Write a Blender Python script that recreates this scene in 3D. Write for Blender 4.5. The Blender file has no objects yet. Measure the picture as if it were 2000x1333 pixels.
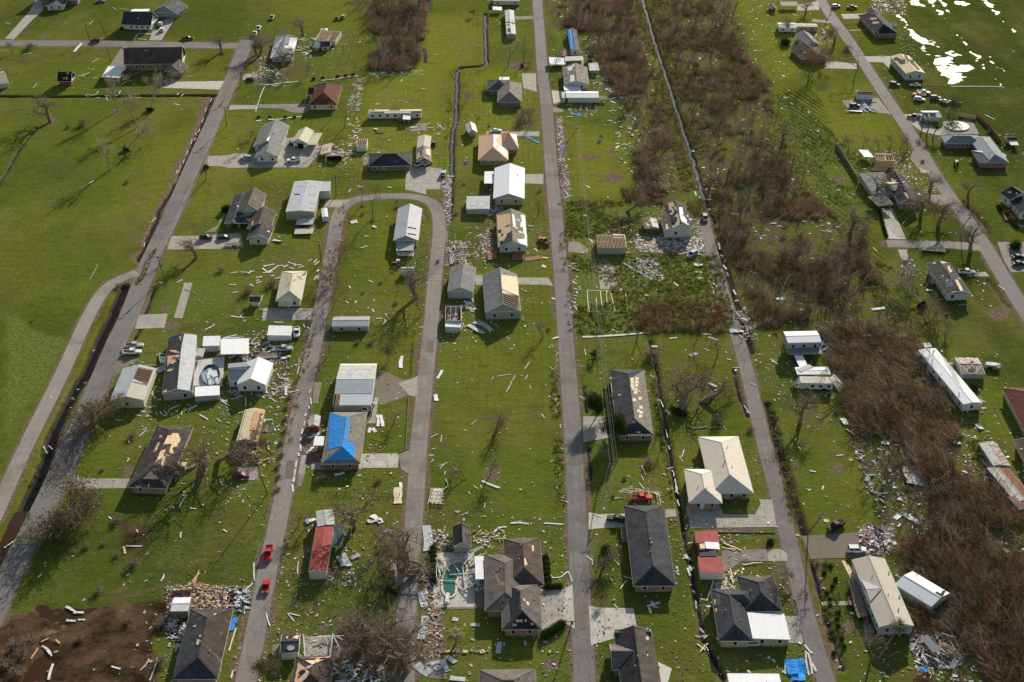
import bpy,math,random
import numpy as np
from mathutils import Vector,Matrix
R=random.Random(7)
NR=np.random.RandomState(5)
scene=bpy.context.scene
COL=scene.collection
# camera
TH=math.radians(31.25);CAMH=235.0;FPX=2777.8
cd=bpy.data.cameras.new('camera');cam=bpy.data.objects.new('camera',cd);COL.objects.link(cam)
cd.lens=50;cd.sensor_width=36;cd.clip_start=1;cd.clip_end=20000
cam.location=(0,0,CAMH);cam.rotation_euler=(math.pi/2-TH,0,0)
scene.camera=cam
# light
SUN_EL=math.radians(19.0);SUN_AZ=math.radians(17.7)
sv=Vector((math.sin(SUN_AZ)*math.cos(SUN_EL),math.cos(SUN_AZ)*math.cos(SUN_EL),math.sin(SUN_EL)))
w=bpy.data.worlds.new('World');scene.world=w;w.use_nodes=True
nt=w.node_tree;nt.nodes.clear()
sky=nt.nodes.new('ShaderNodeTexSky');sky.sky_type='NISHITA';sky.sun_disc=False
sky.sun_elevation=SUN_EL;sky.sun_rotation=SUN_AZ;sky.air_density=1.3;sky.dust_density=1.2;sky.ozone_density=0.6
bg=nt.nodes.new('ShaderNodeBackground');bg.inputs[1].default_value=0.07
ow=nt.nodes.new('ShaderNodeOutputWorld');nt.links.new(sky.outputs[0],bg.inputs[0]);nt.links.new(bg.outputs[0],ow.inputs[0])
sl=bpy.data.lights.new('sun','SUN');sl.energy=4.4;sl.angle=math.radians(0.6);sl.color=(1.0,0.92,0.80)
so=bpy.data.objects.new('sun',sl);COL.objects.link(so);so.rotation_euler=(-sv).to_track_quat('-Z','Y').to_euler()
scene.view_settings.view_transform='Standard';scene.view_settings.look='None'
scene.view_settings.gamma=1.0;scene.view_settings.use_curve_mapping=False
scene.view_settings.exposure=0.73
scene.cycles.sample_clamp_direct=1.2;scene.cycles.sample_clamp_indirect=3.0
# placing: photograph pixel (2000 x 1333) to a point in the place at height z
SN,CS=math.sin(TH),math.cos(TH)
def G(x,y,z=0.0):
 dx=(x-1000)/FPX;dy=(666.5-y)/FPX
 Y=CS+dy*SN;Z=-SN+dy*CS;t=(z-CAMH)/Z
 return Vector((dx*t,Y*t,z))
TX,TY,TS=0,0,4.0
def TL(c,r):
 global TX,TY,TS
 TX=500*c;TY=[0,333,666,1000][r];TS=3.992 if r==2 else 4.0
def PX():
 global TX,TY,TS
 TX,TY,TS=0,0,1.0
def p2(x,y):return(TX+x/TS,TY+y/TS)
def W(x,y,z=0.0):return G(*p2(x,y),z)
def pairs(f):return[(f[i],f[i+1])for i in range(0,len(f),2)]
# materials
MATS={}
def nodes(name):
 m=bpy.data.materials.new(name);m.use_nodes=True;n=m.node_tree
 b=n.nodes['Principled BSDF'];return m,n,b
def L(n,a,b):n.links.new(a,b)
def mix(n,a,b,f,mode='MIX'):
 q=n.nodes.new('ShaderNodeMix');q.data_type='RGBA';q.blend_type=mode
 for s,v in((0,f),(6,a),(7,b)):
  if isinstance(v,(int,float)):q.inputs[s].default_value=v
  elif isinstance(v,tuple):q.inputs[s].default_value=(*v,1)if len(v)==3 else v
  else:L(n,v,q.inputs[s])
 return q.outputs[2]
def mth(n,op,a,b=0.0,c=0.0,clamp=False):
 q=n.nodes.new('ShaderNodeMath');q.operation=op;q.use_clamp=clamp
 for s,v in((0,a),(1,b),(2,c)):
  if isinstance(v,(int,float)):q.inputs[s].default_value=v
  else:L(n,v,q.inputs[s])
 return q.outputs[0]
def noise(n,vec,scale,detail=4,rough=.6,dist=0.0):
 q=n.nodes.new('ShaderNodeTexNoise');q.inputs['Scale'].default_value=scale;q.inputs['Detail'].default_value=detail
 q.inputs['Roughness'].default_value=rough;q.inputs['Distortion'].default_value=dist
 if vec is not None:L(n,vec,q.inputs['Vector'])
 return q.outputs[0]
def ramp(n,v,a,b,c0=0.0,c1=1.0):
 q=n.nodes.new('ShaderNodeMapRange');q.clamp=True
 L(n,v,q.inputs[0]);q.inputs[1].default_value=a;q.inputs[2].default_value=b;q.inputs[3].default_value=c0;q.inputs[4].default_value=c1
 return q.outputs[0]
def coord(n,kind='Object'):
 return n.nodes.new('ShaderNodeTexCoord').outputs[kind]
def worldpos(n):return n.nodes.new('ShaderNodeNewGeometry').outputs['Position']
def sc3(n,v,x,y,z):
 q=n.nodes.new('ShaderNodeVectorMath');q.operation='MULTIPLY';L(n,v,q.inputs[0]);q.inputs[1].default_value=(x,y,z);return q.outputs[0]
def bump(n,b,h,strength=.3,dist=.05):
 q=n.nodes.new('ShaderNodeBump');q.inputs['Strength'].default_value=strength;q.inputs['Distance'].default_value=dist
 L(n,h,q.inputs['Height']);L(n,q.outputs[0],b.inputs['Normal'])
def darker(c,k):return tuple(v*k for v in c)
def plain(name,c,rough=.7,var=.25,scale=.8,metal=0.0,spec=.15):
 key='plain_'+name
 if key in MATS:return MATS[key]
 m,n,b=nodes(name);b.inputs['Roughness'].default_value=rough;b.inputs['Metallic'].default_value=metal
 b.inputs['Specular IOR Level'].default_value=spec
 t=worldpos(n)
 f=ramp(n,noise(n,t,scale,6,.65),.3,.7)
 c2=mix(n,darker(c,1-var),tuple(min(.9,v*(1+var*.6))for v in c),f)
 f2=noise(n,t,9*scale,3)
 c3=mix(n,c2,darker(c,.5),ramp(n,f2,.55,.8,0,var*.7))
 L(n,c3,b.inputs['Base Color']);MATS[key]=m
 return m
def shingle(name,c,blot=.35,worn=None):
 key='sh_'+name
 if key in MATS:return MATS[key]
 m,n,b=nodes(name);b.inputs['Roughness'].default_value=.9;b.inputs['Specular IOR Level'].default_value=.08
 uv=coord(n,'UV');pos=worldpos(n)
 row=n.nodes.new('ShaderNodeTexBrick');row.inputs['Scale'].default_value=1.0
 L(n,uv,row.inputs['Vector'])
 row.inputs['Color1'].default_value=(.85,.85,.85,1);row.inputs['Color2'].default_value=(1.2,1.2,1.2,1);row.inputs['Mortar'].default_value=(.55,.55,.55,1)
 row.inputs['Brick Width'].default_value=.9;row.inputs['Row Height'].default_value=.42;row.inputs['Mortar Size'].default_value=.035
 f=ramp(n,noise(n,pos,.35,6,.7),.35,.68)
 base=mix(n,darker(c,1-blot),tuple(min(.8,v*(1+blot))for v in c),f)
 fine=noise(n,pos,7,4,.8)
 base=mix(n,base,darker(c,.45),ramp(n,fine,.52,.75,0,.55))
 if worn:
  w_=ramp(n,noise(n,pos,.22,5,.6,.6),.56,.60,0,.8);base=mix(n,base,worn,w_)
 stk=noise(n,sc3(n,uv,2.2,.12,1),1.0,4,.6)
 base=mix(n,base,tuple(min(.8,v*1.5)for v in c),ramp(n,stk,.55,.75,0,.35))
 out=mix(n,base,row.outputs[0],.8,'MULTIPLY')
 L(n,out,b.inputs['Base Color']);bump(n,b,row.outputs[0],.3,.03);MATS[key]=m
 return m
def metalroof(name,c,seam=.55,rust=0.0,rough=.7,rc=(.16,.06,.03),dirt=.25):
 key='mr_'+name
 if key in MATS:return MATS[key]
 m,n,b=nodes(name);b.inputs['Roughness'].default_value=rough;b.inputs['Specular IOR Level'].default_value=.1
 uv=coord(n,'UV');pos=worldpos(n)
 sx=n.nodes.new('ShaderNodeSeparateXYZ');L(n,uv,sx.inputs[0])
 fr=mth(n,'FRACT',mth(n,'MULTIPLY',sx.outputs[0],1/seam))
 line=mth(n,'LESS_THAN',fr,.13)
 fy=mth(n,'FRACT',mth(n,'MULTIPLY',sx.outputs[1],1/3.7));lap=mth(n,'LESS_THAN',fy,.03)
 f=ramp(n,noise(n,pos,.5,6,.7),.35,.7)
 base=mix(n,tuple(min(.86,v*1.06)for v in c),darker(c,1-dirt),f)
 streak=noise(n,sc3(n,uv,3.0,.25,1),1.0,5,.6)
 base=mix(n,base,darker(c,.62),ramp(n,streak,.55,.78,0,.6*dirt*2))
 if rust>0:
  r_=noise(n,sc3(n,uv,1.2,.35,1),1.1,6,.7);lo=.72-rust*.5
  base=mix(n,base,rc,ramp(n,r_,lo,lo+.07,0,.95))
 base=mix(n,base,darker(c,.6),mth(n,'MULTIPLY',mth(n,'MAXIMUM',line,lap),.5))
 L(n,base,b.inputs['Base Color']);bump(n,b,line,.5,.04);MATS[key]=m
 return m
def siding(name,c,dirt=.2):
 key='sd_'+name
 if key in MATS:return MATS[key]
 m,n,b=nodes(name);b.inputs['Roughness'].default_value=.6
 pos=worldpos(n);sx=n.nodes.new('ShaderNodeSeparateXYZ');L(n,pos,sx.inputs[0])
 fr=mth(n,'LESS_THAN',mth(n,'FRACT',mth(n,'MULTIPLY',sx.outputs[2],4.0)),.18)
 f=ramp(n,noise(n,pos,.6,6,.7),.4,.72)
 base=mix(n,c,darker(c,1-dirt),f);base=mix(n,base,darker(c,.6),mth(n,'MULTIPLY',fr,.5))
 base=mix(n,base,(.09,.07,.045),ramp(n,mth(n,'ADD',sx.outputs[2],mth(n,'MULTIPLY',noise(n,pos,2.0),1.1)),.5,1.15,.55,0))
 L(n,base,b.inputs['Base Color']);MATS[key]=m
 return m
def brickm(name,c,c2,mortar=(.3,.27,.24)):
 key='bk_'+name
 if key in MATS:return MATS[key]
 m,n,b=nodes(name);b.inputs['Roughness'].default_value=.9
 pos=worldpos(n);sx=n.nodes.new('ShaderNodeSeparateXYZ');L(n,pos,sx.inputs[0])
 cx=n.nodes.new('ShaderNodeCombineXYZ');L(n,mth(n,'ADD',sx.outputs[0],sx.outputs[1]),cx.inputs[0]);L(n,sx.outputs[2],cx.inputs[1])
 br=n.nodes.new('ShaderNodeTexBrick');L(n,cx.outputs[0],br.inputs['Vector']);br.inputs['Scale'].default_value=1.0
 br.inputs['Brick Width'].default_value=.4;br.inputs['Row Height'].default_value=.16;br.inputs['Mortar Size'].default_value=.02
 br.inputs['Color1'].default_value=(*c,1);br.inputs['Color2'].default_value=(*c2,1);br.inputs['Mortar'].default_value=(*mortar,1)
 f=ramp(n,noise(n,pos,.7,5),.4,.7,0,.4)
 L(n,mix(n,br.outputs[0],darker(c,.5),f),b.inputs['Base Color']);MATS[key]=m
 return m
def carpaint(name,c,rough=.65):
 key='cp_'+name
 if key in MATS:return MATS[key]
 m,n,b=nodes(name);b.inputs['Roughness'].default_value=rough;b.inputs['Specular IOR Level'].default_value=.15
 f=ramp(n,noise(n,worldpos(n),1.6,5,.7),.5,.75,0,.35)
 L(n,mix(n,c,tuple(v*.5+.06 for v in c),f),b.inputs['Base Color']);MATS[key]=m
 return m
def attrmat(name,attr='tint',rough=.85,spec=.15,trans=0.0):
 m,n,b=nodes(name);b.inputs['Roughness'].default_value=rough;b.inputs['Specular IOR Level'].default_value=spec
 a=n.nodes.new('ShaderNodeAttribute');a.attribute_name=attr
 L(n,a.outputs['Color'],b.inputs['Base Color'])
 if trans>0:
  o=n.nodes['Material Output'];t=n.nodes.new('ShaderNodeBsdfTranslucent');L(n,a.outputs['Color'],t.inputs[0])
  ms=n.nodes.new('ShaderNodeMixShader');ms.inputs[0].default_value=trans
  L(n,b.outputs[0],ms.inputs[1]);L(n,t.outputs[0],ms.inputs[2]);L(n,ms.outputs[0],o.inputs[0])
 return m
M={}
M['black']=shingle('shingle_black',(.035,.036,.042))
M['slate']=shingle('shingle_slate',(.062,.064,.072))
M['grey']=shingle('shingle_grey',(.13,.13,.13))
M['ltgrey']=shingle('shingle_light_grey',(.24,.24,.235),.2)
M['brown']=shingle('shingle_brown',(.105,.085,.07))
M['browngrey']=shingle('shingle_brown_grey',(.15,.13,.115),.3)
M['tangrey']=shingle('shingle_tan_grey',(.24,.21,.175),.22)
M['maroon']=shingle('shingle_maroon',(.135,.045,.036),.25)
M['wornbrown']=shingle('shingle_worn',(.075,.06,.055),.35,worn=(.13,.12,.11))
M['white_m']=metalroof('metal_white',(.76,.77,.78),dirt=.12)
M['bright_m']=metalroof('metal_bright',(.86,.86,.86),dirt=.04)
M['grey_m']=metalroof('metal_grey',(.38,.40,.42),dirt=.18)
M['ltgrey_m']=metalroof('metal_light_grey',(.50,.52,.535),dirt=.2)
M['blue_m']=metalroof('metal_blue_grey',(.20,.23,.26),dirt=.2)
M['tan_m']=metalroof('metal_tan',(.52,.475,.39),dirt=.12)
M['beige_m']=metalroof('metal_beige',(.66,.585,.49),seam=.9,dirt=.08)
M['cream_m']=metalroof('metal_cream',(.58,.53,.38),dirt=.15)
M['red_m']=metalroof('metal_red',(.42,.09,.075),dirt=.35,seam=.4)
M['rust_m']=metalroof('metal_rusty',(.52,.47,.44),rust=.5,dirt=.4)
M['rustheavy_m']=metalroof('metal_rust',(.34,.26,.22),rust=.62,dirt=.5)
M['dirty_m']=metalroof('metal_dirty',(.55,.56,.54),rust=.10,dirt=.5,rc=(.2,.12,.08))
M['green_m']=metalroof('metal_green',(.06,.11,.10),dirt=.3)
M['slate_m']=metalroof('metal_slate',(.055,.062,.07),dirt=.3)
M['felt']=plain('roofing_felt',(.80,.47,.31),.8,.10)
M['deck']=plain('roof_decking',(.64,.41,.23),.85,.3,1.4)
M['ply']=plain('plywood',(.74,.53,.32),.85,.3,1.2)
M['paleply']=plain('pale_plywood',(.74,.62,.44),.85,.25,1.2)
M['wood']=plain('raw_lumber',(.62,.42,.24),.85,.4,2.0)
M['oldwood']=plain('weathered_wood',(.24,.20,.16),.9,.35,1.4)
M['redwood']=plain('stained_wood',(.30,.135,.075),.85,.4,1.4)
M['tarp']=plain('blue_tarp',(.045,.31,.80),.8,.10,.5,0,.04)
_t=M['tarp'];_n=_t.node_tree;bump(_n,_n.nodes['Principled BSDF'],noise(_n,worldpos(_n),.9,5,.7,1.2),.9,.5)
M['tarpdark']=plain('old_blue_tarp',(.05,.12,.34),.5,.5,.8)
M['liner']=plain('torn_liner_blue',(.28,.42,.52),.7,.6,1.0)
M['whitewrap']=plain('white_sheet',(.78,.78,.76),.85,.06)
M['white']=plain('white_paint',(.68,.68,.66),.8,.28)
M['offwhite']=plain('off_white',(.60,.58,.54),.85,.25,2)
M['greymetal']=plain('grey_metal',(.36,.38,.40),.75,.35,1.6)
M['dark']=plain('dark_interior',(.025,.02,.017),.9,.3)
M['interior']=plain('torn_interior',(.20,.13,.08),.9,.6,2.2)
M['glass']=plain('window_glass',(.02,.024,.03),.15,.1,1,0,.4)
M['tyre']=plain('tyre_rubber',(.02,.02,.02),.8,.2)
M['rim']=plain('wheel_rim',(.3,.3,.32),.6,.2)
M['lamp']=plain('lamp_lens',(.7,.7,.65),.2,.05)
M['rearlamp']=plain('rear_lamp',(.35,.02,.015),.25,.05)
M['pole']=plain('pole_wood',(.10,.075,.055),.9,.3,2)
M['wire']=plain('wire_aluminium',(.35,.35,.36),.5,.1)
M['concrete']=plain('pier_concrete',(.33,.31,.28),.9,.25)
M['s_white']=siding('siding_white',(.70,.69,.66));M['s_cream']=siding('siding_cream',(.62,.58,.44))
M['s_grey']=siding('siding_grey',(.40,.40,.38));M['s_tan']=siding('siding_tan',(.42,.35,.25))
M['s_green']=siding('siding_green',(.36,.37,.31));M['s_blue']=siding('siding_blue',(.24,.32,.36));M['s_yellow']=siding('siding_yellow',(.58,.42,.20))
M['s_pale']=siding('siding_pale',(.55,.56,.54));M['s_red']=siding('siding_red',(.25,.05,.04));M['s_brown']=siding('siding_brown',(.24,.16,.10))
M['b_red']=brickm('brick_red',(.24,.085,.055),(.17,.06,.045));M['b_tan']=brickm('brick_tan',(.40,.22,.12),(.32,.17,.10))
M['b_brown']=brickm('brick_brown',(.22,.12,.08),(.16,.09,.06));M['b_pink']=brickm('brick_pink',(.30,.13,.11),(.25,.10,.09))
# object helpers
def tag(o,label=None,cat=None,group=None,kind=None):
 if label:o['label']=label
 if cat:o['category']=cat
 if group:o['group']=group
 if kind:o['kind']=kind
 return o
def empty(name,loc,rz=0.0,label=None,cat=None,group=None):
 o=bpy.data.objects.new(name,None);COL.objects.link(o);o.location=loc;o.rotation_euler=(0,0,rz);o.empty_display_size=.5
 return tag(o,label,cat,group)
class MB:
 def __init__(s):s.v=[];s.f=[];s.uv=[]
 def face(s,pts,uvs=None):
  i=len(s.v);s.v+=[tuple(p)for p in pts];s.f.append(tuple(range(i,i+len(pts))))
  s.uv+=uvs if uvs else[(p[0],p[1])for p in pts]
 def hexa(s,b,t):
  n=len(b);s.face(list(reversed(b)));s.face(t)
  for i in range(n):j=(i+1)%n;s.face([b[i],b[j],t[j],t[i]])
 def box(s,c,ax,ay,az,hx,hy,hz):
  c=Vector(c);X=Vector(ax)*hx;Y=Vector(ay)*hy;Z=Vector(az)*hz
  s.hexa([c-X-Y-Z,c+X-Y-Z,c+X+Y-Z,c-X+Y-Z],[c-X-Y+Z,c+X-Y+Z,c+X+Y+Z,c-X+Y+Z])
 def abox(s,x0,y0,z0,x1,y1,z1):
  s.box(((x0+x1)/2,(y0+y1)/2,(z0+z1)/2),(1,0,0),(0,1,0),(0,0,1),abs(x1-x0)/2,abs(y1-y0)/2,abs(z1-z0)/2)
 def beam(s,a,b,w,h=None):
  a=Vector(a);b=Vector(b);d=b-a;l=d.length
  if l<1e-6:return
  d/=l;up=Vector((0,0,1))if abs(d.z)<.95 else Vector((1,0,0));sd=d.cross(up).normalized();u=sd.cross(d)
  s.box((a+b)/2,d,sd,u,l/2,w/2,(h or w)/2)
 def tube(s,a,b,r0,r1,n=8,cap=True):
  a=Vector(a);b=Vector(b);d=b-a
  if d.length<1e-6:return
  d.normalize();up=Vector((0,0,1))if abs(d.z)<.9 else Vector((1,0,0));X=d.cross(up).normalized();Y=X.cross(d)
  A=[a+(X*math.cos(q)+Y*math.sin(q))*r0 for q in[2*math.pi*k/n for k in range(n)]]
  B=[b+(X*math.cos(q)+Y*math.sin(q))*r1 for q in[2*math.pi*k/n for k in range(n)]]
  for i in range(n):j=(i+1)%n;s.face([A[i],A[j],B[j],B[i]])
  if cap:s.face(list(reversed(A)));s.face(B)
 def mesh(s,name,mat,origin=(0,0,0),smooth=False):
  me=bpy.data.meshes.new(name);o=Vector(origin)
  me.from_pydata([(v[0]-o.x,v[1]-o.y,v[2]-o.z)for v in s.v],[],s.f)
  ul=me.uv_layers.new(name='UVMap');flat=np.array(s.uv,dtype=np.float32).ravel();ul.data.foreach_set('uv',flat)
  if mat:me.materials.append(mat)
  if smooth:me.polygons.foreach_set('use_smooth',[True]*len(me.polygons))
  me.update();return me
 def build(s,name,mat,parent=None,origin=None,smooth=False):
  if origin is None:origin=(0,0,0)
  o=bpy.data.objects.new(name,s.mesh(name,mat,origin,smooth));COL.objects.link(o)
  if parent is not None:o.parent=parent
  else:o.location=origin
  return o
def copy_tree(o,parent=None):
 c=o.copy();COL.objects.link(c);c.parent=parent
 for ch in KIDS.get(o.name,()):copy_tree(ch,c)
 return c
KIDS={}
def reg(o):
 KIDS[o.name]=list(o.children)
 for ch in o.children:reg(ch)
def npmesh(name,verts,faces_quads,mat,tint=None,parent=None,origin=(0,0,0)):
 me=bpy.data.meshes.new(name);nv=len(verts);nf=len(faces_quads);k=faces_quads.shape[1]
 me.vertices.add(nv);me.vertices.foreach_set('co',(verts-np.array(origin)).astype(np.float32).ravel())
 me.loops.add(nf*k);me.loops.foreach_set('vertex_index',faces_quads.astype(np.int32).ravel())
 me.polygons.add(nf);me.polygons.foreach_set('loop_start',np.arange(0,nf*k,k,dtype=np.int32));me.polygons.foreach_set('loop_total',np.full(nf,k,dtype=np.int32))
 if tint is not None:
  ca=me.color_attributes.new('tint','FLOAT_COLOR','POINT');c4=np.ones((nv,4),np.float32);c4[:,:3]=tint;ca.data.foreach_set('color',c4.ravel())
 me.materials.append(mat);me.update(calc_edges=True);me.validate()
 return me
 # ground sheet with ditches, wet hollows and cover masks
def gpoly(pts):return np.array([[*G(*p2(x,y))[:2]]for x,y in pairs(pts)])
def sdist(Pn,poly):
 d=np.full(len(Pn),1e9);ins=np.zeros(len(Pn),bool);n=len(poly)
 for i in range(n):
  a=poly[i];b=poly[(i+1)%n];e=b-a;wv=Pn-a
  t=np.clip((wv@e)/max(e@e,1e-9),0,1);d=np.minimum(d,np.hypot(*(wv-t[:,None]*e).T))
  c=((a[1]<=Pn[:,1])&(b[1]>Pn[:,1]))|((b[1]<=Pn[:,1])&(a[1]>Pn[:,1]))
  if abs(e[1])>1e-9:
   xi=a[0]+(Pn[:,1]-a[1])/e[1]*e[0];ins^=c&(Pn[:,0]<xi)
 return np.where(ins,d,-d)
def ldist(Pn,line):
 d=np.full(len(Pn),1e9)
 for i in range(len(line)-1):
  a=line[i];b=line[i+1];e=b-a;wv=Pn-a;t=np.clip((wv@e)/max(e@e,1e-9),0,1)
  d=np.minimum(d,np.hypot(*(wv-t[:,None]*e).T))
 return d
def vnoise(x,y,s,seed=0):
 x=x/s;y=y/s;xi=np.floor(x).astype(np.int64);yi=np.floor(y).astype(np.int64);xf=x-xi;yf=y-yi
 def h(a,b):
  k=(a*374761393+b*668265263+seed*69069)&0xffffffff;k=((k^(k>>13))*1274126177)&0xffffffff;return((k^(k>>16))&0xffff)/65535.0
 u=xf*xf*(3-2*xf);v=yf*yf*(3-2*yf)
 return(h(xi,yi)*(1-u)+h(xi+1,yi)*u)*(1-v)+(h(xi,yi+1)*(1-u)+h(xi+1,yi+1)*u)*v
BARE=[];BROWN=[];MUD=[];DRY=[];ROUGH=[];DEEP=[];DITCH=[];FLOOD=[];ROWS=[]
def area(lst,tile,val,*f):
 if tile:TL(*tile)
 else:PX()
 lst.append((gpoly(f),val))
def ditch(tile,width,depth,*f):
 TL(*tile)if tile else PX();DITCH.append((gpoly(f),width*.72,depth,not(tile and tile[0]==3 and tile[1]<2)))
area(BROWN,None,1,690,-20,838,-20,832,40,826,90,812,135,770,145,730,140,722,110,740,75,715,35,690,12)
area(BROWN,None,.95,1062,-20,1235,-20,1250,60,1262,120,1285,190,1305,250,1325,330,1345,390,1310,400,1250,390,1235,330,1245,260,1215,215,1175,175,1160,100,1130,60,1075,55)
area(BROWN,None,1,1268,-20,1440,-20,1435,60,1460,110,1500,160,1510,230,1500,290,1560,350,1600,400,1700,480,1710,560,1790,640,1830,720,1850,800,1900,900,1960,960,2040,1020,2040,1360,1800,1360,1760,1200,1790,1120,1740,1040,1700,960,1680,880,1650,800,1640,740,1600,640,1520,630,1470,640,1440,600,1425,520,1390,430,1360,340,1310,220,1285,100)
area(BROWN,None,.85,1560,560,1720,540,1800,660,1760,720,1640,700,1560,650)
area(BROWN,None,.8,1225,640,1260,600,1330,585,1400,600,1425,650,1300,650)
area(BROWN,None,.75,1255,445,1400,460,1380,500,1250,500)
area(BROWN,None,.7,700,1240,790,1160,800,1345,640,1345,660,1290)
area(BROWN,None,.55,500,60,560,40,600,110,640,150,500,170,470,120)
area(BROWN,None,.6,720,1020,790,1040,785,1170,740,1180,730,1100)
area(BROWN,None,.65,980,210,1055,205,1055,262,1000,258)
area(BROWN,None,.5,1290,730,1400,720,1420,790,1330,830)
area(BROWN,None,.6,1740,600,1790,520,1860,760,1790,700)
area(BROWN,None,.5,1530,800,1600,760,1640,860,1660,960,1690,1040,1640,1040,1620,950,1560,830)
area(BROWN,None,.65,100,1180,0,1345,-60,1345,0,1200)
area(BROWN,None,.4,0,690,0,700,80,1000,60,1010)
for f_ in[(1235,463,1372,465,1375,500,1330,498,1245,492),(1240,505,1290,505,1300,550,1250,540),(325,1145,490,1145,485,1190,345,1200,330,1260,322,1240),(1672,1030,1748,1030,1748,1085,1685,1088),(1775,1220,1860,1225,1880,1290,1790,1320),(835,1040,872,1030,862,1320,825,1320),(862,350,882,350,878,440,866,440),(1082,230,1102,230,1114,395,1095,395),(440,660,470,650,480,680,450,690),(590,820,640,810,630,900,590,920)]:area(BARE,None,.75,*f_)
area(MUD,None,1,10,1210,120,1190,340,1165,350,1200,300,1250,310,1345,-60,1345)
area(MUD,None,.55,215,1060,290,1020,300,1050,240,1090)
area(MUD,None,.5,190,1150,260,1140,250,1165,180,1170)
area(MUD,(0,3),.6,900,60,1180,90,1190,170,1100,330,950,350,900,220)
def spot(lst,tile,val,x,y,rx,ry):
 f=[]
 for k in range(10):
  a=k*math.pi/5;f+=[x+rx*math.cos(a),y+ry*math.sin(a)]
 area(lst,tile,val,*f)
for t,x,y,rx,ry in[((2,0),620,1235,80,32),((2,0),780,1185,40,22),((2,0),680,1090,25,25),((2,1),800,60,60,55),((2,1),1010,70,50,50),((1,3),510,910,55,32),((1,3),400,280,55,32),((2,3),290,1190,80,60),((3,2),215,980,30,35),((3,2),280,800,40,32),((3,2),530,1010,45,60),((3,3),640,900,70,60),((0,1),1270,1080,42,25),((0,1),1370,1210,80,45),((0,2),720,1195,40,15),((1,2),1830,1040,80,55),((1,0),1640,1280,60,32),((0,0),350,290,50,18),((0,0),400,950,60,30),((0,0),900,870,60,25),((3,1),550,80,60,32),((1,0),1650,750,50,30),((2,3),1700,150,320,25),((1,3),1370,200,60,110),((2,0),40,520,90,40),((3,1),1800,1120,90,60),((1,2),900,20,30,15),((1,2),1100,1000,8,8),((0,2),1000,1010,40,60),((1,1),1610,100,40,20),((1,1),1580,205,22,14),((2,2),1100,30,60,25),((3,2),1250,560,60,60)]:
 spot(BARE,t,.85,x,y,rx,ry)
area(BARE,(0,1),.8,1340,0,1395,0,1180,520,1090,700,1030,700,1120,480,1290,160)
area(BARE,(0,0),.8,1590,770,1700,740,1540,1050,1440,1332,1350,1332,1450,1100)
area(BARE,None,.75,272,640,300,600,312,560,330,550,300,590,290,640)
area(BARE,(3,3),.8,330,380,420,380,430,600,620,1250,520,1230,400,760)
area(BARE,(3,3),.7,340,370,560,360,570,395,420,400,420,600)
area(BARE,None,.6,205,1290,250,1240,225,1345)
area(BARE,(3,2),.6,80,560,290,610,380,750,430,880,500,1100,440,1090,400,900,330,700,250,640)
area(BARE,(3,3),.7,1100,1100,1180,1332,1130,1332)
area(DRY,None,1,790,30,945,30,945,130,885,140,880,330,850,370,690,330,700,200,720,150,780,140)
area(DRY,None,.9,890,140,1050,120,1060,320,880,330)
area(DRY,None,.8,400,210,500,220,480,300,640,320,620,350,480,340,430,420,350,470,400,330)
area(DRY,None,.9,1100,235,1240,270,1240,390,1105,390)
area(DRY,None,.8,1500,170,1700,160,1770,280,1640,290,1640,300,1520,210)
area(DRY,None,.8,1400,-20,1560,-20,1640,150,1500,160,1440,60)
area(DRY,None,.6,1160,400,1235,390,1200,470,1110,470)
area(DRY,None,.6,250,480,420,330,400,250,300,260,220,400)
area(DRY,None,.35,860,650,1085,640,1100,1020,850,1020)
area(DRY,None,.45,700,420,830,420,830,630,690,620)
area(DRY,None,.6,1700,480,1770,530,1800,650,1720,600,1690,520)
area(DRY,None,.5,1590,780,1680,880,1720,1030,1650,1040,1610,900)
area(DRY,None,.5,60,700,140,760,60,950,0,1000,20,930)
area(DRY,None,.7,1236,-20,1256,-20,1380,430,1350,430,1290,200)
area(DRY,None,.45,1340,230,1390,300,1440,600,1400,600,1370,430)
area(DRY,None,.5,460,-20,700,-20,700,60,560,40)
area(DEEP,None,.8,1760,-20,2040,-20,2040,480,1860,330,1780,240,1730,150)
area(DEEP,None,.85,1850,380,2040,480,2040,780,1900,740,1840,640,1800,540,1830,430)
area(DEEP,None,.6,-40,560,210,600,110,760,0,940,-60,1000)
area(DEEP,None,.7,30,1000,500,980,500,1180,30,1200)
area(DEEP,None,.5,-20,-20,520,-20,480,80,-20,80)
area(DEEP,None,.6,500,1060,780,1060,780,1240,500,1240)
area(DEEP,None,.4,1150,960,1560,960,1640,1345,1140,1345)
area(DEEP,None,.6,1590,1100,1800,1080,1800,1345,1640,1345)
area(ROUGH,None,1,1103,392,1215,390,1240,440,1240,470,1150,470,1105,460)
area(ROUGH,None,1,1115,500,1400,495,1430,600,1425,650,1125,655)
area(ROUGH,None,.9,1500,180,1560,200,1700,330,1700,420,1640,470,1560,360,1500,290)
area(ROUGH,None,.8,1680,500,1780,540,1830,700,1870,780,1800,760,1720,640)
area(ROUGH,None,.7,0,600,120,660,250,560,220,560,160,640,60,800,0,900)
area(ROUGH,None,.8,1440,0,1500,160,1560,350,1640,440,1640,640,1700,760,1500,560,1420,300,1340,60,1300,0)
area(ROUGH,None,.8,1640,760,1860,780,1990,960,2040,1345,1800,1345,1760,1180)
area(ROUGH,None,.6,1870,780,2040,1040,2040,1200,1900,900)
area(ROUGH,None,.8,1060,40,1240,0,1380,430,1240,420,1220,250)
area(ROUGH,None,.5,300,560,420,500,480,560,400,640,300,640)
area(ROUGH,None,.8,1500,-20,1500,-20,1560,-20,1530,10)
area(ROWS,None,1,1525,170,1600,190,1625,285,1580,310,1540,230)
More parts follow.
